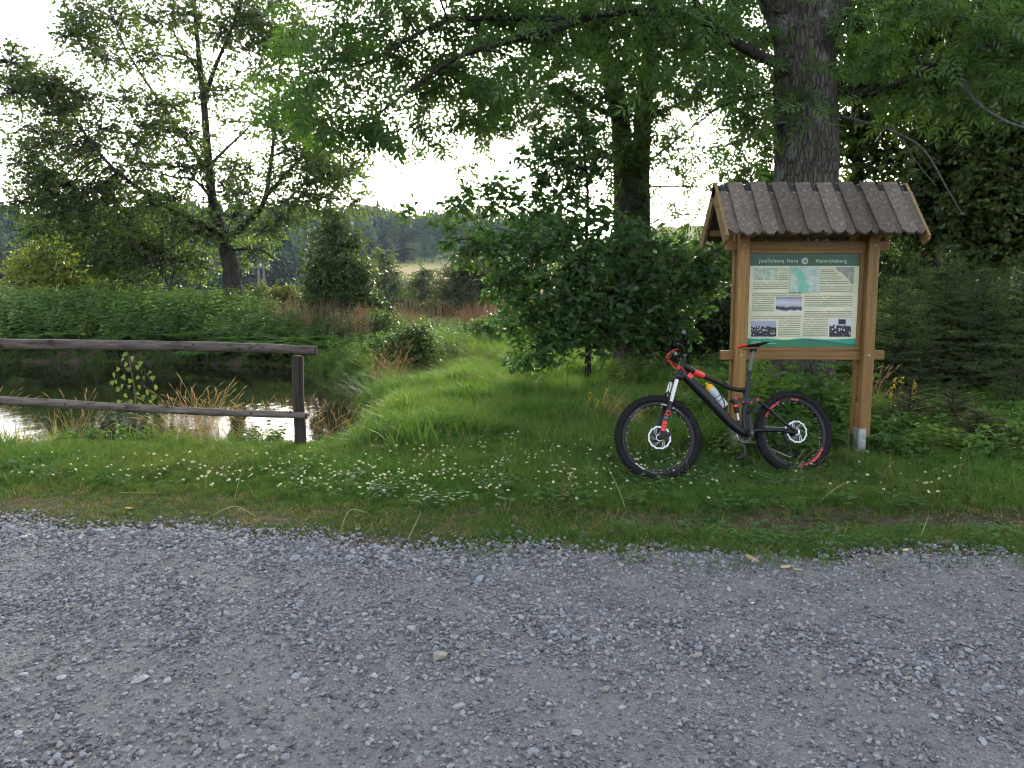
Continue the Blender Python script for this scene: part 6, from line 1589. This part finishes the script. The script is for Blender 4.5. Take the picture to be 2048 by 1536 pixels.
BM = Matrix([[exv.x, eyv.x, ezv.x, org.x], [exv.y, eyv.y, ezv.y, org.y], [exv.z, eyv.z, ezv.z, org.z], [0, 0, 0, 1]])
BK.matrix_world = BM
BMi = BM.inverted()
AF = Vector((WB / 2, 0, Rw)); AR = Vector((-WB / 2, 0, Rw))
def bp(zx, zy, off=0.0):
    """point of the bicycle plane (moved sideways by off) as seen in the photograph"""
    u = 1200 + zx / 4.096; v = 640 + zy / 4.096
    a = BMi @ Vector((0, 0, EYE)); q = BMi @ at(u, v, 5.0); d = q - a
    t = (off - a.y) / d.y; p = a + d * t
    return Vector((p.x, off, p.z))
def bpath(L, off=0.0): return [bp(a, b_, off) for a, b_ in L]
def btube(name, L, rad, mat, off=0.0, n=14, k=None, parent=None, flat=None, smooth=True):
    P = bpath(L, off); 
    if k:
        rr = rad if hasattr(rad, '__len__') else [rad] * len(P)
        m_ = len(P) - 1; rad = [np.interp(i / (k - 1) * m_, range(len(P)), rr) for i in range(k)]; P = interp_path(P, k)
    return MB().tube(P, rad, n, True, flat).build(name, mat, parent or BK, smooth)

def wheel(A, steer, rearside, decal):
    root = MB()
    prof = [(.262, -.012), (.268, -.0155), (.292, -.016), (.296, -.0125), (.288, -.010), (.288, .010), (.296, .0125), (.292, .016), (.268, .0155), (.262, .012)]
    root.lathe((0, 0, 0), (0, 1, 0), prof, 72, True)
    rim = root.build('wheel', M_RIM, BK, True); rim.location = A; rim.rotation_euler = (0, 0, steer)
    ty = MB(); tr = .029; Rt = Rw - tr - .003
    pr = [(Rt + tr * math.cos(a), tr * 1.02 * math.sin(a)) for a in [2 * math.pi * i / 18 for i in range(18)]]
    ty.lathe((0, 0, 0), (0, 1, 0), pr, 96, True)
    for i in range(76):                               # tread blocks
        th = 2 * math.pi * i / 76
        for row, (ang, hw) in enumerate(((-.95, .007), (-.35, .008), (.35, .008), (.95, .007))):
            t2 = th + (.5 if row in (1, 2) else 0) * 2 * math.pi / 76
            r_ = Rt + (tr + .001) * math.cos(ang); yy = (tr + .001) * math.sin(ang)
            er = Vector((math.cos(t2), 0, math.sin(t2))); et = Vector((-math.sin(t2), 0, math.cos(t2))); ey = Vector((0, 1, 0))
            nn = (er * math.cos(ang) + ey * math.sin(ang)); bb = nn.cross(et)
            ty.box(er * r_ + ey * yy + nn * .0015, (.013, hw, .007), Matrix((et, bb, nn)).transposed())
    ty.build('tyre', M_RUB, rim, True)
    MB().lathe((0, 0, 0), (0, 1, 0), [(.001, -.06), (.012, -.06), (.014, -.045), (.028, -.04), (.026, -.03), (.017, -.025), (.017, .02), (.026, .026), (.028, .034), (.014, .04), (.012, .06), (.001, .06)], 18).build('hub', M_BLK, rim, True)
    spm = MB().tube([(0, 0, 0), (0, 0, 1)], .0010, 4).mesh('spoke', M_BLK)
    nip = MB().tube([(0, 0, 0), (0, 0, .012)], .0024, 6).mesh('nipple', M_ALU)
    for i in range(28):
        th = 2 * math.pi * i / 28; sd_ = 1 if i % 2 else -1; cr = (1 if i % 4 < 2 else -1) * .75
        p0 = Vector((math.cos(th + cr) * .026, sd_ * .030, math.sin(th + cr) * .026)); p1 = Vector((math.cos(th) * .263, sd_ * .003, math.sin(th) * .263))
        o = link(bpy.data.objects.new('spoke', spm), rim); o.location = p0; dd = p1 - p0
        o.rotation_euler = dd.to_track_quat('Z', 'Y').to_euler(); o.scale = (1, 1, dd.length)
        o = link(bpy.data.objects.new('nipple', nip), rim); o.location = p1; o.rotation_euler = (-dd).to_track_quat('Z', 'Y').to_euler()
    # brake disc: wavy ring, swept arms, carrier
    d_ = MB(); n = 72; vs, fs = [], []
    for i in range(n):
        th = 2 * math.pi * i / n; ro = .0925 + .0022 * (1 if (i // 3) % 2 else -1); ri = .0800 + .0016 * (1 if (i // 3) % 2 else -1)
        for yy in (0, .0018): vs += [(math.cos(th) * ro, yy, math.sin(th) * ro), (math.cos(th) * ri, yy, math.sin(th) * ri)]
    for i in range(n):
        a, b_ = 4 * i, 4 * ((i + 1) % n)
        fs += [(a, b_, b_ + 1, a + 1), (a + 2, a + 3, b_ + 3, b_ + 2), (a, a + 2, b_ + 2, b_), (a + 1, b_ + 1, b_ + 3, a + 3)]
    d_.add(vs, fs)
    for i in range(6):
        th = 2 * math.pi * i / 6
        p = [Vector((math.cos(th + a) * r_, .0009, math.sin(th + a) * r_)) for a, r_ in ((-.55, .026), (-.30, .045), (-.05, .06), (.1, .078))]
        d_.tube(p, [.0042] * 4, 4, True)
        th2 = th + .35; d_.tube([Vector((math.cos(th2 - .45) * .04, .0009, math.sin(th2 - .45) * .04)), Vector((math.cos(th2) * .078, .0009, math.sin(th2) * .078))], .003, 4)
    d_.lathe((0, .0009, 0), (0, 1, 0), [(.022, -.001), (.030, -.001), (.030, .001), (.022, .001)], 30, True)
    disc = d_.build('brake_disc', M_STEEL, rim, True); disc.location = (0, .052, 0)
    for i in range(30):                               # dark cooling slots in the ring
        th = 2 * math.pi * (i + .5) / 30
        if i % 2 == 0: continue
        er = Vector((math.cos(th), 0, math.sin(th))); et = Vector((-math.sin(th), 0, math.cos(th)))
    # sidewall lettering: short strokes without readable words
    for (a0, a1, mat, rr, hh, lean) in decal:
        m_ = MB(); a = a0; r2 = random.Random(int(a0 * 100))
        while a < a1:
            w_ = r2.uniform(.028, .05)
            e1 = lambda th, r_: Vector((math.cos(th) * r_, .0178 if rr < .296 else .0215 + 0 * th, math.sin(th) * r_))
            yo = .0168 if rr < .296 else .0262
            q = [Vector((math.cos(th) * r_, yo, math.sin(th) * r_)) for th, r_ in ((a, rr), (a + w_ * .75, rr), (a + w_ * .75 + lean, rr + hh), (a + lean, rr + hh))]
            if r2.random() < .75: m_.add(q, [(0, 1, 2, 3)]) 
            else: m_.add([q[0], q[1], q[0].lerp(q[3], .4), q[1].lerp(q[2], .4)], [(0, 1, 3, 2)])
            a += w_
        m_.build('sidewall_print', mat, rim)
    return rim
# angles measured counter-clockwise from the forward direction seen from the left side: forward is +x
wheel(AF, -R(9), False, [(R(40), R(62), M_GREYD, .269, .012, .0), (R(100), R(122), M_DECW, .270, .011, .01), (R(124), R(142), M_GREYD, .270, .011, .01), (R(-62), R(-44), M_DECW, .270, .012, .01), (R(-92), R(-66), M_GREYD, .270, .011, .0), (R(152), R(160), M_GREYD, .303, .012, 0)])
wheel(AR, 0, True, [(R(30), R(66), M_RED, .271, .017, .012), (R(92), R(104), M_RED, .271, .015, .01), (R(-150), R(-92), M_RED, .271, .019, -.012)])

# fork, headset
FS = R(9)
for sg in (1, -1):
    off = .062 * sg
    top = bp(633, 480, off); ax_ = AF + Vector((0, off, 0)); ax_.x -= .0
    if sg < 0: top = Vector((bp(633, 480, .062).x, off, bp(633, 480, .062).z))
    dr = (ax_ - top)
    fk = MB().tube([top + dr * .42, top + dr * .9, ax_ + Vector((0, 0, -.012))], [.0215, .0195, .020], 16).build('fork_lower', M_FRAME, BK, True)
    MB().tube([top + dr * .02, top + dr * .43], .0165, 16).build('stanchion', M_STAN, BK, True)
    MB().lathe(top + dr * .41, dr.normalized(), [(.018, -.006), (.0235, -.004), (.0235, .014), (.0215, .018)], 18).build('dust_seal', M_BLK, fk, True)
    if sg > 0:
        q = lambda t: top + dr * t
        for (t0, t1, r_, mt) in ((.56, .57, .0217, M_RED), (.625, .635, .0214, M_RED), (.66, .70, .0213, M_GREYD), (.73, .745, .0211, M_RED), (.75, .79, .0209, M_RED), (.80, .835, .0208, M_RED), (.845, .90, .0206, M_RED)):
            MB().tube([q(t0), q(t1)], r_ + .0006, 16, False).build('fork_decal', mt, fk, True)
        c0 = q(.597); MB().lathe(c0 + Vector((0, .0205, 0)), (0, 1, 0), [(.019, -.004), (.0205, .0015), (.0155, .002), (.0145, -.003)], 22, True).build('fork_badge', M_RED, fk, True)
        MB().box(ax_ + Vector((-.05, -.005, .02)), (.07, .035, .035), None, .008).build('brake_caliper', M_BLK, BK, True)
        MB().lathe(ax_ + Vector((0, .016, 0)), (0, 1, 0), [(.022, -.02), (.022, .004), (.014, .010), (.001, .011)], 16).build('axle_cap', M_BLK, BK, True)
ctop = bp(635, 478, 0)
MB().box(ctop, (.055, .165, .045), None, .014).build('fork_crown', M_BLK, BK, True)
arch = [AF + Vector((.02, .062 * a, 0)) + (ctop - AF) * b_ + Vector((c_, 0, 0)) for a, b_, c_ in ((1, .60, .005), (.8, .70, .02), (.3, .76, .03), (-.3, .76, .03), (-.8, .70, .02), (-1, .60, .005))]
MB().tube(arch, .011, 8).build('fork_arch', M_BLK, BK, True)
btube('head_tube', [(636, 468), (655, 425), (680, 352)], [.030, .032, .028], M_FRAME)
btube('headset_spacer', [(681, 350), (690, 318)], .019, M_BLK)
stc = bp(690, 300, 0); sfc = bp(648, 288, 0)
MB().tube([stc - Vector((.004, 0, .012)), stc.lerp(sfc, .5), sfc], [.022, .018, .021], 12).build('stem', M_BLK, BK, True)
MB().lathe(stc + Vector((0, 0, .012)), (stc - bp(681, 350, 0)).normalized(), [(.019, -.01), (.018, .006), (.001, .008)], 14).build('stem_cap', M_GREYD, BK, True)
hb_n = bp(688, 100, .345); hb = sfc
hb_f = Vector((2 * hb.x - hb_n.x, -.345, hb_n.z - .004)); hb_f.x = hb.x + (hb.x - hb_n.x)
bar = [hb_n, hb_n.lerp(hb, .45), hb + Vector((0, .06, .004)), hb, hb + Vector((0, -.06, .004)), hb_f.lerp(hb, .45), hb_f]
MB().tube(bar, [.011, .012, .0155, .016, .0155, .012, .011], 12).build('handlebar', M_BLK, BK, True)
for e_ in (hb_n, hb_f):
    q = e_.lerp(hb, .36)
    gp = MB().tube([e_, e_.lerp(q, .03), q.lerp(e_, .03), q], [.0185, .0165, .016, .0185], 14).build('grip', M_RUB, BK, True)
    MB().lathe(e_, (e_ - q).normalized(), [(.0185, -.002), (.017, .005), (.001, .006)], 14).build('grip_end', M_GREYD, gp, True)
    lv = e_.lerp(hb, .50); MB().box(lv + Vector((.015, 0, -.008)), (.045, .035, .03), None, .008).build('brake_mount', M_BLK, BK, True)
    MB().tube([lv + Vector((.03, 0, -.01)), lv.lerp(e_, .4) + Vector((.065, 0, -.03)), lv.lerp(e_, .85) + Vector((.062, 0, -.045))], [.007, .006, .006], 8).build('brake_lever', M_BLK, BK, True)
    MB().tube([lv + Vector((-.005, 0, -.02)), lv.lerp(e_, .1) + Vector((-.01, 0, -.05))], [.008, .005], 8).build('shifter', M_BLK, BK, True)
# cables
btube('cable', [(640, 240), (585, 250), (558, 285), (570, 330), (625, 405)], .0022, M_RED, .05, 6, 14)
btube('cable', [(620, 255), (560, 275), (548, 320), (600, 375), (665, 405), (705, 430)], .0022, M_RED, .035, 6, 16)
btube('cable', [(560, 325), (600, 350), (660, 385), (700, 415)], .0022, M_RED, .042, 6, 10)
btube('cable', [(600, 330), (540, 320), (530, 345), (560, 420), (572, 500), (560, 600), (555, 660)], .0028, M_BLK, .07, 6, 18)
# main frame
btube('top_tube', [(675, 375), (740, 410), (850, 462), (960, 508), (1060, 556), (1130, 572), (1205, 572)], [.034, .033, .026, .0225, .021, .021, .022], M_FRAME, 0, 16, 24, None, (1.0, .85))
btube('down_tube', [(668, 430), (730, 490), (860, 620), (1000, 770), (1110, 880), (1195, 930)], [.036, .040, .042, .040, .038, .034], M_FRAME, 0, 18, 22, None, (.95, 1.0))
btube('seat_tube', [(1212, 522), (1203, 575), (1190, 650), (1183, 760), (1190, 850), (1205, 925)], [.0185, .023, .022, .025, .030, .034], M_FRAME, 0, 16, 18)
btube('top_tube_gusset', [(1130, 574), (1180, 590), (1197, 630)], [.012, .014, .016], M_FRAME, 0, 10, 10)
# red panels wrap the junction of the tubes
def red_panel(pts_, off, name='red_panel'):
    q = [bp(a, b_, off) for a, b_ in pts_]
    MB().prism([(p.x, p.z) for p in q], lambda a, b_, d: Vector((a, off - .004 + d, b_)), (0, .004)).build(name, M_RED, BK)
for sg in (1, -1):
    if sg > 0:
        MB().tube([bp(766, 424, 0) , bp(805, 442, 0), bp(848, 461, 0)], [.0326, .0295, .0268], 16, False, (1.02, .88)).build('red_band', M_RED, BK, True)
        MB().tube([bp(706, 452, 0), bp(740, 482, 0)], [.0405, .0412], 18, False, (.97, 1.02)).build('red_band', M_RED, BK, True)
btube('cable_port', [(635, 405), (655, 380)], .012, M_RED, .026, 8)
MB().lathe(bp(1207, 930, 0), (0, 1, 0), [(.001, -.045), (.026, -.045), (.030, -.038), (.030, .038), (.026, .045), (.001, .045)], 22).build('bottom_bracket', M_FRAME, BK, True)
# suspension
lk = [(1078, 655), (1120, 640), (1200, 640), (1290, 640), (1305, 655), (1290, 668), (1220, 690), (1150, 672), (1100, 680)]
for off in (.028, -.036):
    q = [bp(a, b_, off) for a, b_ in lk]
    MB().prism([(p.x, p.z) for p in q], lambda a, b_, d: Vector((a, off + d, b_)), (0, .009)).build('rocker_link', M_FRAME, BK)
for (a, b_, r_) in ((1115, 645, .010), (1172, 670, .008), (1237, 678, .0095), (1291, 655, .0115)):
    MB().lathe(bp(a, b_, .037), (0, 1, 0), [(r_, -.004), (r_, .005), (r_ * .55, .007), (r_ * .5, .003), (.001, .003)], 14).build('pivot_bolt', M_RED, BK, True)
sh = MB().tube([bp(1098, 668, 0), bp(1108, 700, 0), bp(1122, 752, 0), bp(1125, 762, 0)], [.020, .0225, .0215, .017], 16).build('shock_absorber', M_BLK, BK, True)
MB().tube([bp(1124, 760, 0), bp(1136, 830, 0)], .0105, 12).build('shock_shaft', M_STEEL, sh, True)
MB().tube([bp(1134, 822, 0), bp(1138, 846, 0)], .014, 12).build('shock_eye', M_BLK, sh, True)
MB().tube([bp(1107, 694, 0), bp(1110, 712, 0)], .0232, 16, False).build('shock_decal', M_RED, sh, True)
MB().tube([bp(1088, 655, 0), bp(1062, 670, 0)], [.014, .012], 10).build('shock_reservoir', M_BLK, sh, True)
for off in (.055, -.055):
    rx_ = AR + Vector((0, off, .0))
    p = [bp(1300, 662, .03 if off > 0 else -.03), bp(1400, 745, off * .9), bp(1520, 850, off), rx_ + Vector((.03, 0, .02)), rx_ + Vector((.0, 0, .004))]
    MB().tube(interp_path(p, 14), [.012] * 8 + [.0125, .013, .014, .016, .018, .018], 10).build('seat_stay', M_FRAME, BK, True)
    p = [bp(1225, 905, .035 if off > 0 else -.035), bp(1330, 902, off), bp(1480, 905, off), rx_ + Vector((.05, 0, -.006)), rx_ + Vector((.0, 0, -.002))]
    MB().tube(interp_path(p, 14), [.016] * 6 + [.0145] * 5 + [.016, .018, .018], 10).build('chain_stay', M_FRAME, BK, True)
    MB().lathe(rx_, (0, math.copysign(1, off), 0), [(.018, -.006), (.018, .012), (.008, .014), (.001, .014)], 14).build('axle_cap', M_ALU, BK, True)
btube('brake_caliper', [(1525, 885), (1545, 905)], .017, M_BLK, .06, 10)
btube('caliper_badge', [(1521, 872), (1521, 892)], .006, M_DECW, .072, 6)
# seat post and saddle
btube('seat_post_outer', [(1205, 540), (1228, 425)], .0165, M_BLK, 0, 14)
btube('seat_post', [(1226, 432), (1252, 252)], .0142, M_GREYD, 0, 14)
btube('seat_collar', [(1208, 528), (1212, 508)], .0195, M_BLK, 0, 14)
btube('post_collar', [(1224, 442), (1228, 418)], .0185, M_BLK, 0, 14)
MB().box(bp(1256, 246, 0), (.06, .04, .025), None, .006).build('saddle_clamp', M_BLK, BK, True)
for off in (.022, -.022): btube('saddle_rail', [(1150, 228), (1180, 240), (1240, 238), (1310, 226)], .0038, M_BLK, off, 6, 10)
prof = [(1112, 226, .010, .010), (1130, 218, .020, .016), (1170, 212, .026, .020), (1220, 210, .032, .022), (1265, 205, .048, .024), (1310, 198, .066, .024), (1345, 190, .070, .020), (1362, 186, .058, .010)]
def saddle(rows, name, mat):
    vs, fs = [], []; n = 12
    for (a, b_, hw, th) in rows:
        c = bp(a, b_, 0)
        for k in range(n):
            t = 2 * math.pi * k / n; yy = math.cos(t) * hw; zz = math.sin(t) * th * .5; zz -= .10 * yy * yy / max(hw, .01)
            vs.append((c.x, yy, c.z + zz))
    m_ = len(rows)
    for i in range(m_ - 1):
        for k in range(n): fs.append((i * n + k, i * n + (k + 1) % n, (i + 1) * n + (k + 1) % n, (i + 1) * n + k))
    fs.append(tuple(range(n))[::-1]); fs.append(tuple((m_ - 1) * n + k for k in range(n)))
    return MB().add(vs, fs).build(name, mat, BK, True)
saddle(prof[2:], 'saddle', M_BLK)
saddle([(1113, 226, .012, .012), (1130, 218, .021, .018), (1172, 212, .0268, .0206), (1196, 211, .0297, .0218)], 'saddle_nose', M_RED)
# drivetrain
cr = MB(); n = 34
for i in range(n):
    th = 2 * math.pi * i / n
    cr.box(Vector((math.cos(th) * .068, 0, math.sin(th) * .068)), (.006, .003, .006), Matrix.Rotation(-th, 3, 'Y'))
cr.lathe((0, 0, 0), (0, 1, 0), [(.052, -.0015), (.067, -.0015), (.067, .0015), (.052, .0015)], 34, True)
for i in range(4):
    th = i * math.pi / 2 + .4; cr.tube([(0, 0, 0), (math.cos(th) * .055, 0, math.sin(th) * .055)], .007, 6)
BBc = bp(1207, 930, 0)
rg = cr.build('chainring', M_GREYD, BK); rg.location = BBc + Vector((0, -.045, 0))
def crank(a0, a1, off, name):
    c = MB().tube([a0, a0.lerp(a1, .12), a0.lerp(a1, .9), a1], [.017, .0145, .011, .014], 10, True, (.7, 1.2)).build(name, M_FRAME, BK, True)
    MB().lathe(a0, (0, math.copysign(1, off), 0), [(.016, -.002), (.016, .009), (.007, .011), (.001, .009)], 16).build('crank_bolt', M_GREYD, c, True)
    sg = math.copysign(1, off)
    pd = MB().box(a1 + Vector((0, sg * .065, 0)), (.095, .095, .016), Matrix.Rotation(.5, 3, 'Y'), .004)
    for dx in (-.035, .035):
        for dy in (-.035, .035):
            pd.tube([a1 + Vector((dx, sg * .065 + dy, -.012)), a1 + Vector((dx, sg * .065 + dy, .012))], .0022, 5)
    pd.build('pedal', M_BLK, BK)
crank(BBc + Vector((0, .072, 0)), bp(1222, 745, .075), 1, 'crank')
cl = (bp(1222, 745, .075) - (BBc + Vector((0, .072, 0))))
crank(BBc + Vector((0, -.072, 0)), BBc + Vector((-cl.x, -.075, -cl.z)), -1, 'crank')
cs = MB(); 
for i, r_ in enumerate((.075, .062, .052, .044, .036, .030)):
    cs.lathe(AR + Vector((0, -.022 - i * .0055, 0)), (0, 1, 0), [(r_ - .012, -.001), (r_, -.001), (r_, .001), (r_ - .012, .001)], 28, True)
cs.build('cassette', M_GREYD, BK)
dr0 = AR + Vector((.01, -.055, -.03)); dr1 = dr0 + Vector((.015, -.01, -.055)); dr2 = bp(1562, 1105, -.055)
dl = MB().tube([dr0, dr0 + Vector((.004, -.012, -.03)), dr1], [.010, .013, .012], 8).build('derailleur', M_BLK, BK, True)
MB().tube([dr1, dr1.lerp(dr2, .5) + Vector((-.012, 0, 0)), dr2], [.012, .008, .011], 8, True, (.6, 1)).build('derailleur_cage', M_BLK, dl, True)
MB().lathe(dr2, (0, 1, 0), [(.018, -.003), (.018, .003), (.006, .004), (.001, .004)], 12).build('jockey_wheel', M_BLK, dl, True)
ch = rg.location
for L in ([ch + Vector((0, 0, .068)), AR + Vector((.02, -.042, .044))], [ch + Vector((0, 0, -.068)), ch + Vector((-.1, -.004, -.073)), dr2 + Vector((.02, .01, -.018)), dr2 + Vector((0, .005, -.018))]):
    MB().tube(L, .0042, 6).build('chain', M_ALU, BK, True)
th = [ch + Vector((math.cos(a) * .07, 0, math.sin(a) * .07)) for a in np.linspace(-1.4, 1.4, 12)]
MB().tube(th, .0042, 6).build('chain', M_ALU, BK, True)
# bottle cage and bottle
bq0, bq1 = bp(900, 555, 0), bp(1025, 712, 0)
ax_ = (bq1 - bq0).normalized(); nrm = Vector((-ax_.z, 0, ax_.x)); nrm = nrm if nrm.z > 0 else -nrm
cg = MB()
for t_, ww in ((.45, 1), (.62, 1), (.98, .9)):
    c = bq0.lerp(bq1, t_); 
    P = [c + (nrm * math.cos(a) + Vector((0, 1, 0)) * math.sin(a)) * (.0395 * ww) for a in np.linspace(.6, 2 * math.pi - .6, 16)]
    cg.tube(P, .0032, 6)
for sg in (1, -1):
    cg.tube([bq0.lerp(bq1, .45) + nrm * .024 + Vector((0, sg * .031, 0)), bq0.lerp(bq1, .8) + Vector((0, sg * .0395, 0)), bq0.lerp(bq1, 1.0) - nrm * .02 + Vector((0, sg * .03, 0))], .0045, 6)
cg.tube([bq0.lerp(bq1, .3) - nrm * .041, bq0.lerp(bq1, 1.0) - nrm * .041], .005, 6)
cg.build('bottle_cage', M_BLK, BK, True)
m, nt, b = mat_new('bottle_plastic')
cc = ramp(nt, noise(nt, coords(nt), 12, 3), [(.3, (0.36, 0.39, 0.41)), (.7, (0.47, 0.50, 0.52))]).outputs[0]
nt.links.new(cc, b.inputs['Base Color']); b.inputs['Roughness'].default_value = .35; b.inputs['Subsurface Weight'].default_value = .15; b.inputs['Subsurface Radius'].default_value = (.01, .01, .01)
M_BOTTLE = m
bw0, bw1 = BM @ bq0, BM @ bq1
bl = (bw1 - bw0).length; dd = (bw0 - bw1).normalized()
BO = empty('water_bottle', bw1); BO.rotation_euler = dd.to_track_quat('Z', 'Y').to_euler(); tag(BO, 'translucent grey drinking bottle with yellow cap in the bicycle frame', 'bottle')
MB().lathe((0, 0, 0), (0, 0, 1), [(.001, 0), (.030, 0), (.0355, .006), (.036, bl * .50), (.033, bl * .55), (.032, bl * .62), (.0355, bl * .68), (.036, bl * .86), (.031, bl * .97), (.024, bl)], 28).build('body', M_BOTTLE, BO, True)
M_CAP = plain('yellow_cap', (0.72, 0.42, 0.012), .4)
cap = MB().lathe((0, 0, bl), (0, 0, 1), [(.031, -.012), (.0315, .010), (.026, .018), (.013, .024), (.012, .034), (.001, .034)], 24)
for i in range(16):
    a = i * math.pi / 8; cap.box((math.cos(a) * .0312, math.sin(a) * .0312, bl - .001), (.004, .005, .018), Matrix.Rotation(a, 3, 'Z'))
cap = cap.build('cap', M_CAP, BO, True)
MB().lathe((0, 0, bl + .034), (0, 0, 1), [(.008, 0), (.010, .006), (.012, .012), (.007, .017), (.001, .018)], 16).build('spout', M_CAP, cap, True)

# ------------------------------------------------------------------ the evening air between here and the hill
m = bpy.data.materials.new('evening_haze'); m.use_nodes = True
nt = m.node_tree; nt.nodes.clear()
out = nt.nodes.new('ShaderNodeOutputMaterial'); pv = nt.nodes.new('ShaderNodeVolumePrincipled')
pv.inputs['Color'].default_value = (0.62, 0.78, 1.0, 1); pv.inputs['Density'].default_value = 0.00026; pv.inputs['Anisotropy'].default_value = 0.2
nt.links.new(pv.outputs[0], out.inputs['Volume'])
hz_ = MB().box((0, 235, 20), (830, 600, 62)).build('haze', m)
tag(hz_, 'thin bluish evening haze over the valley', None, kind='stuff')
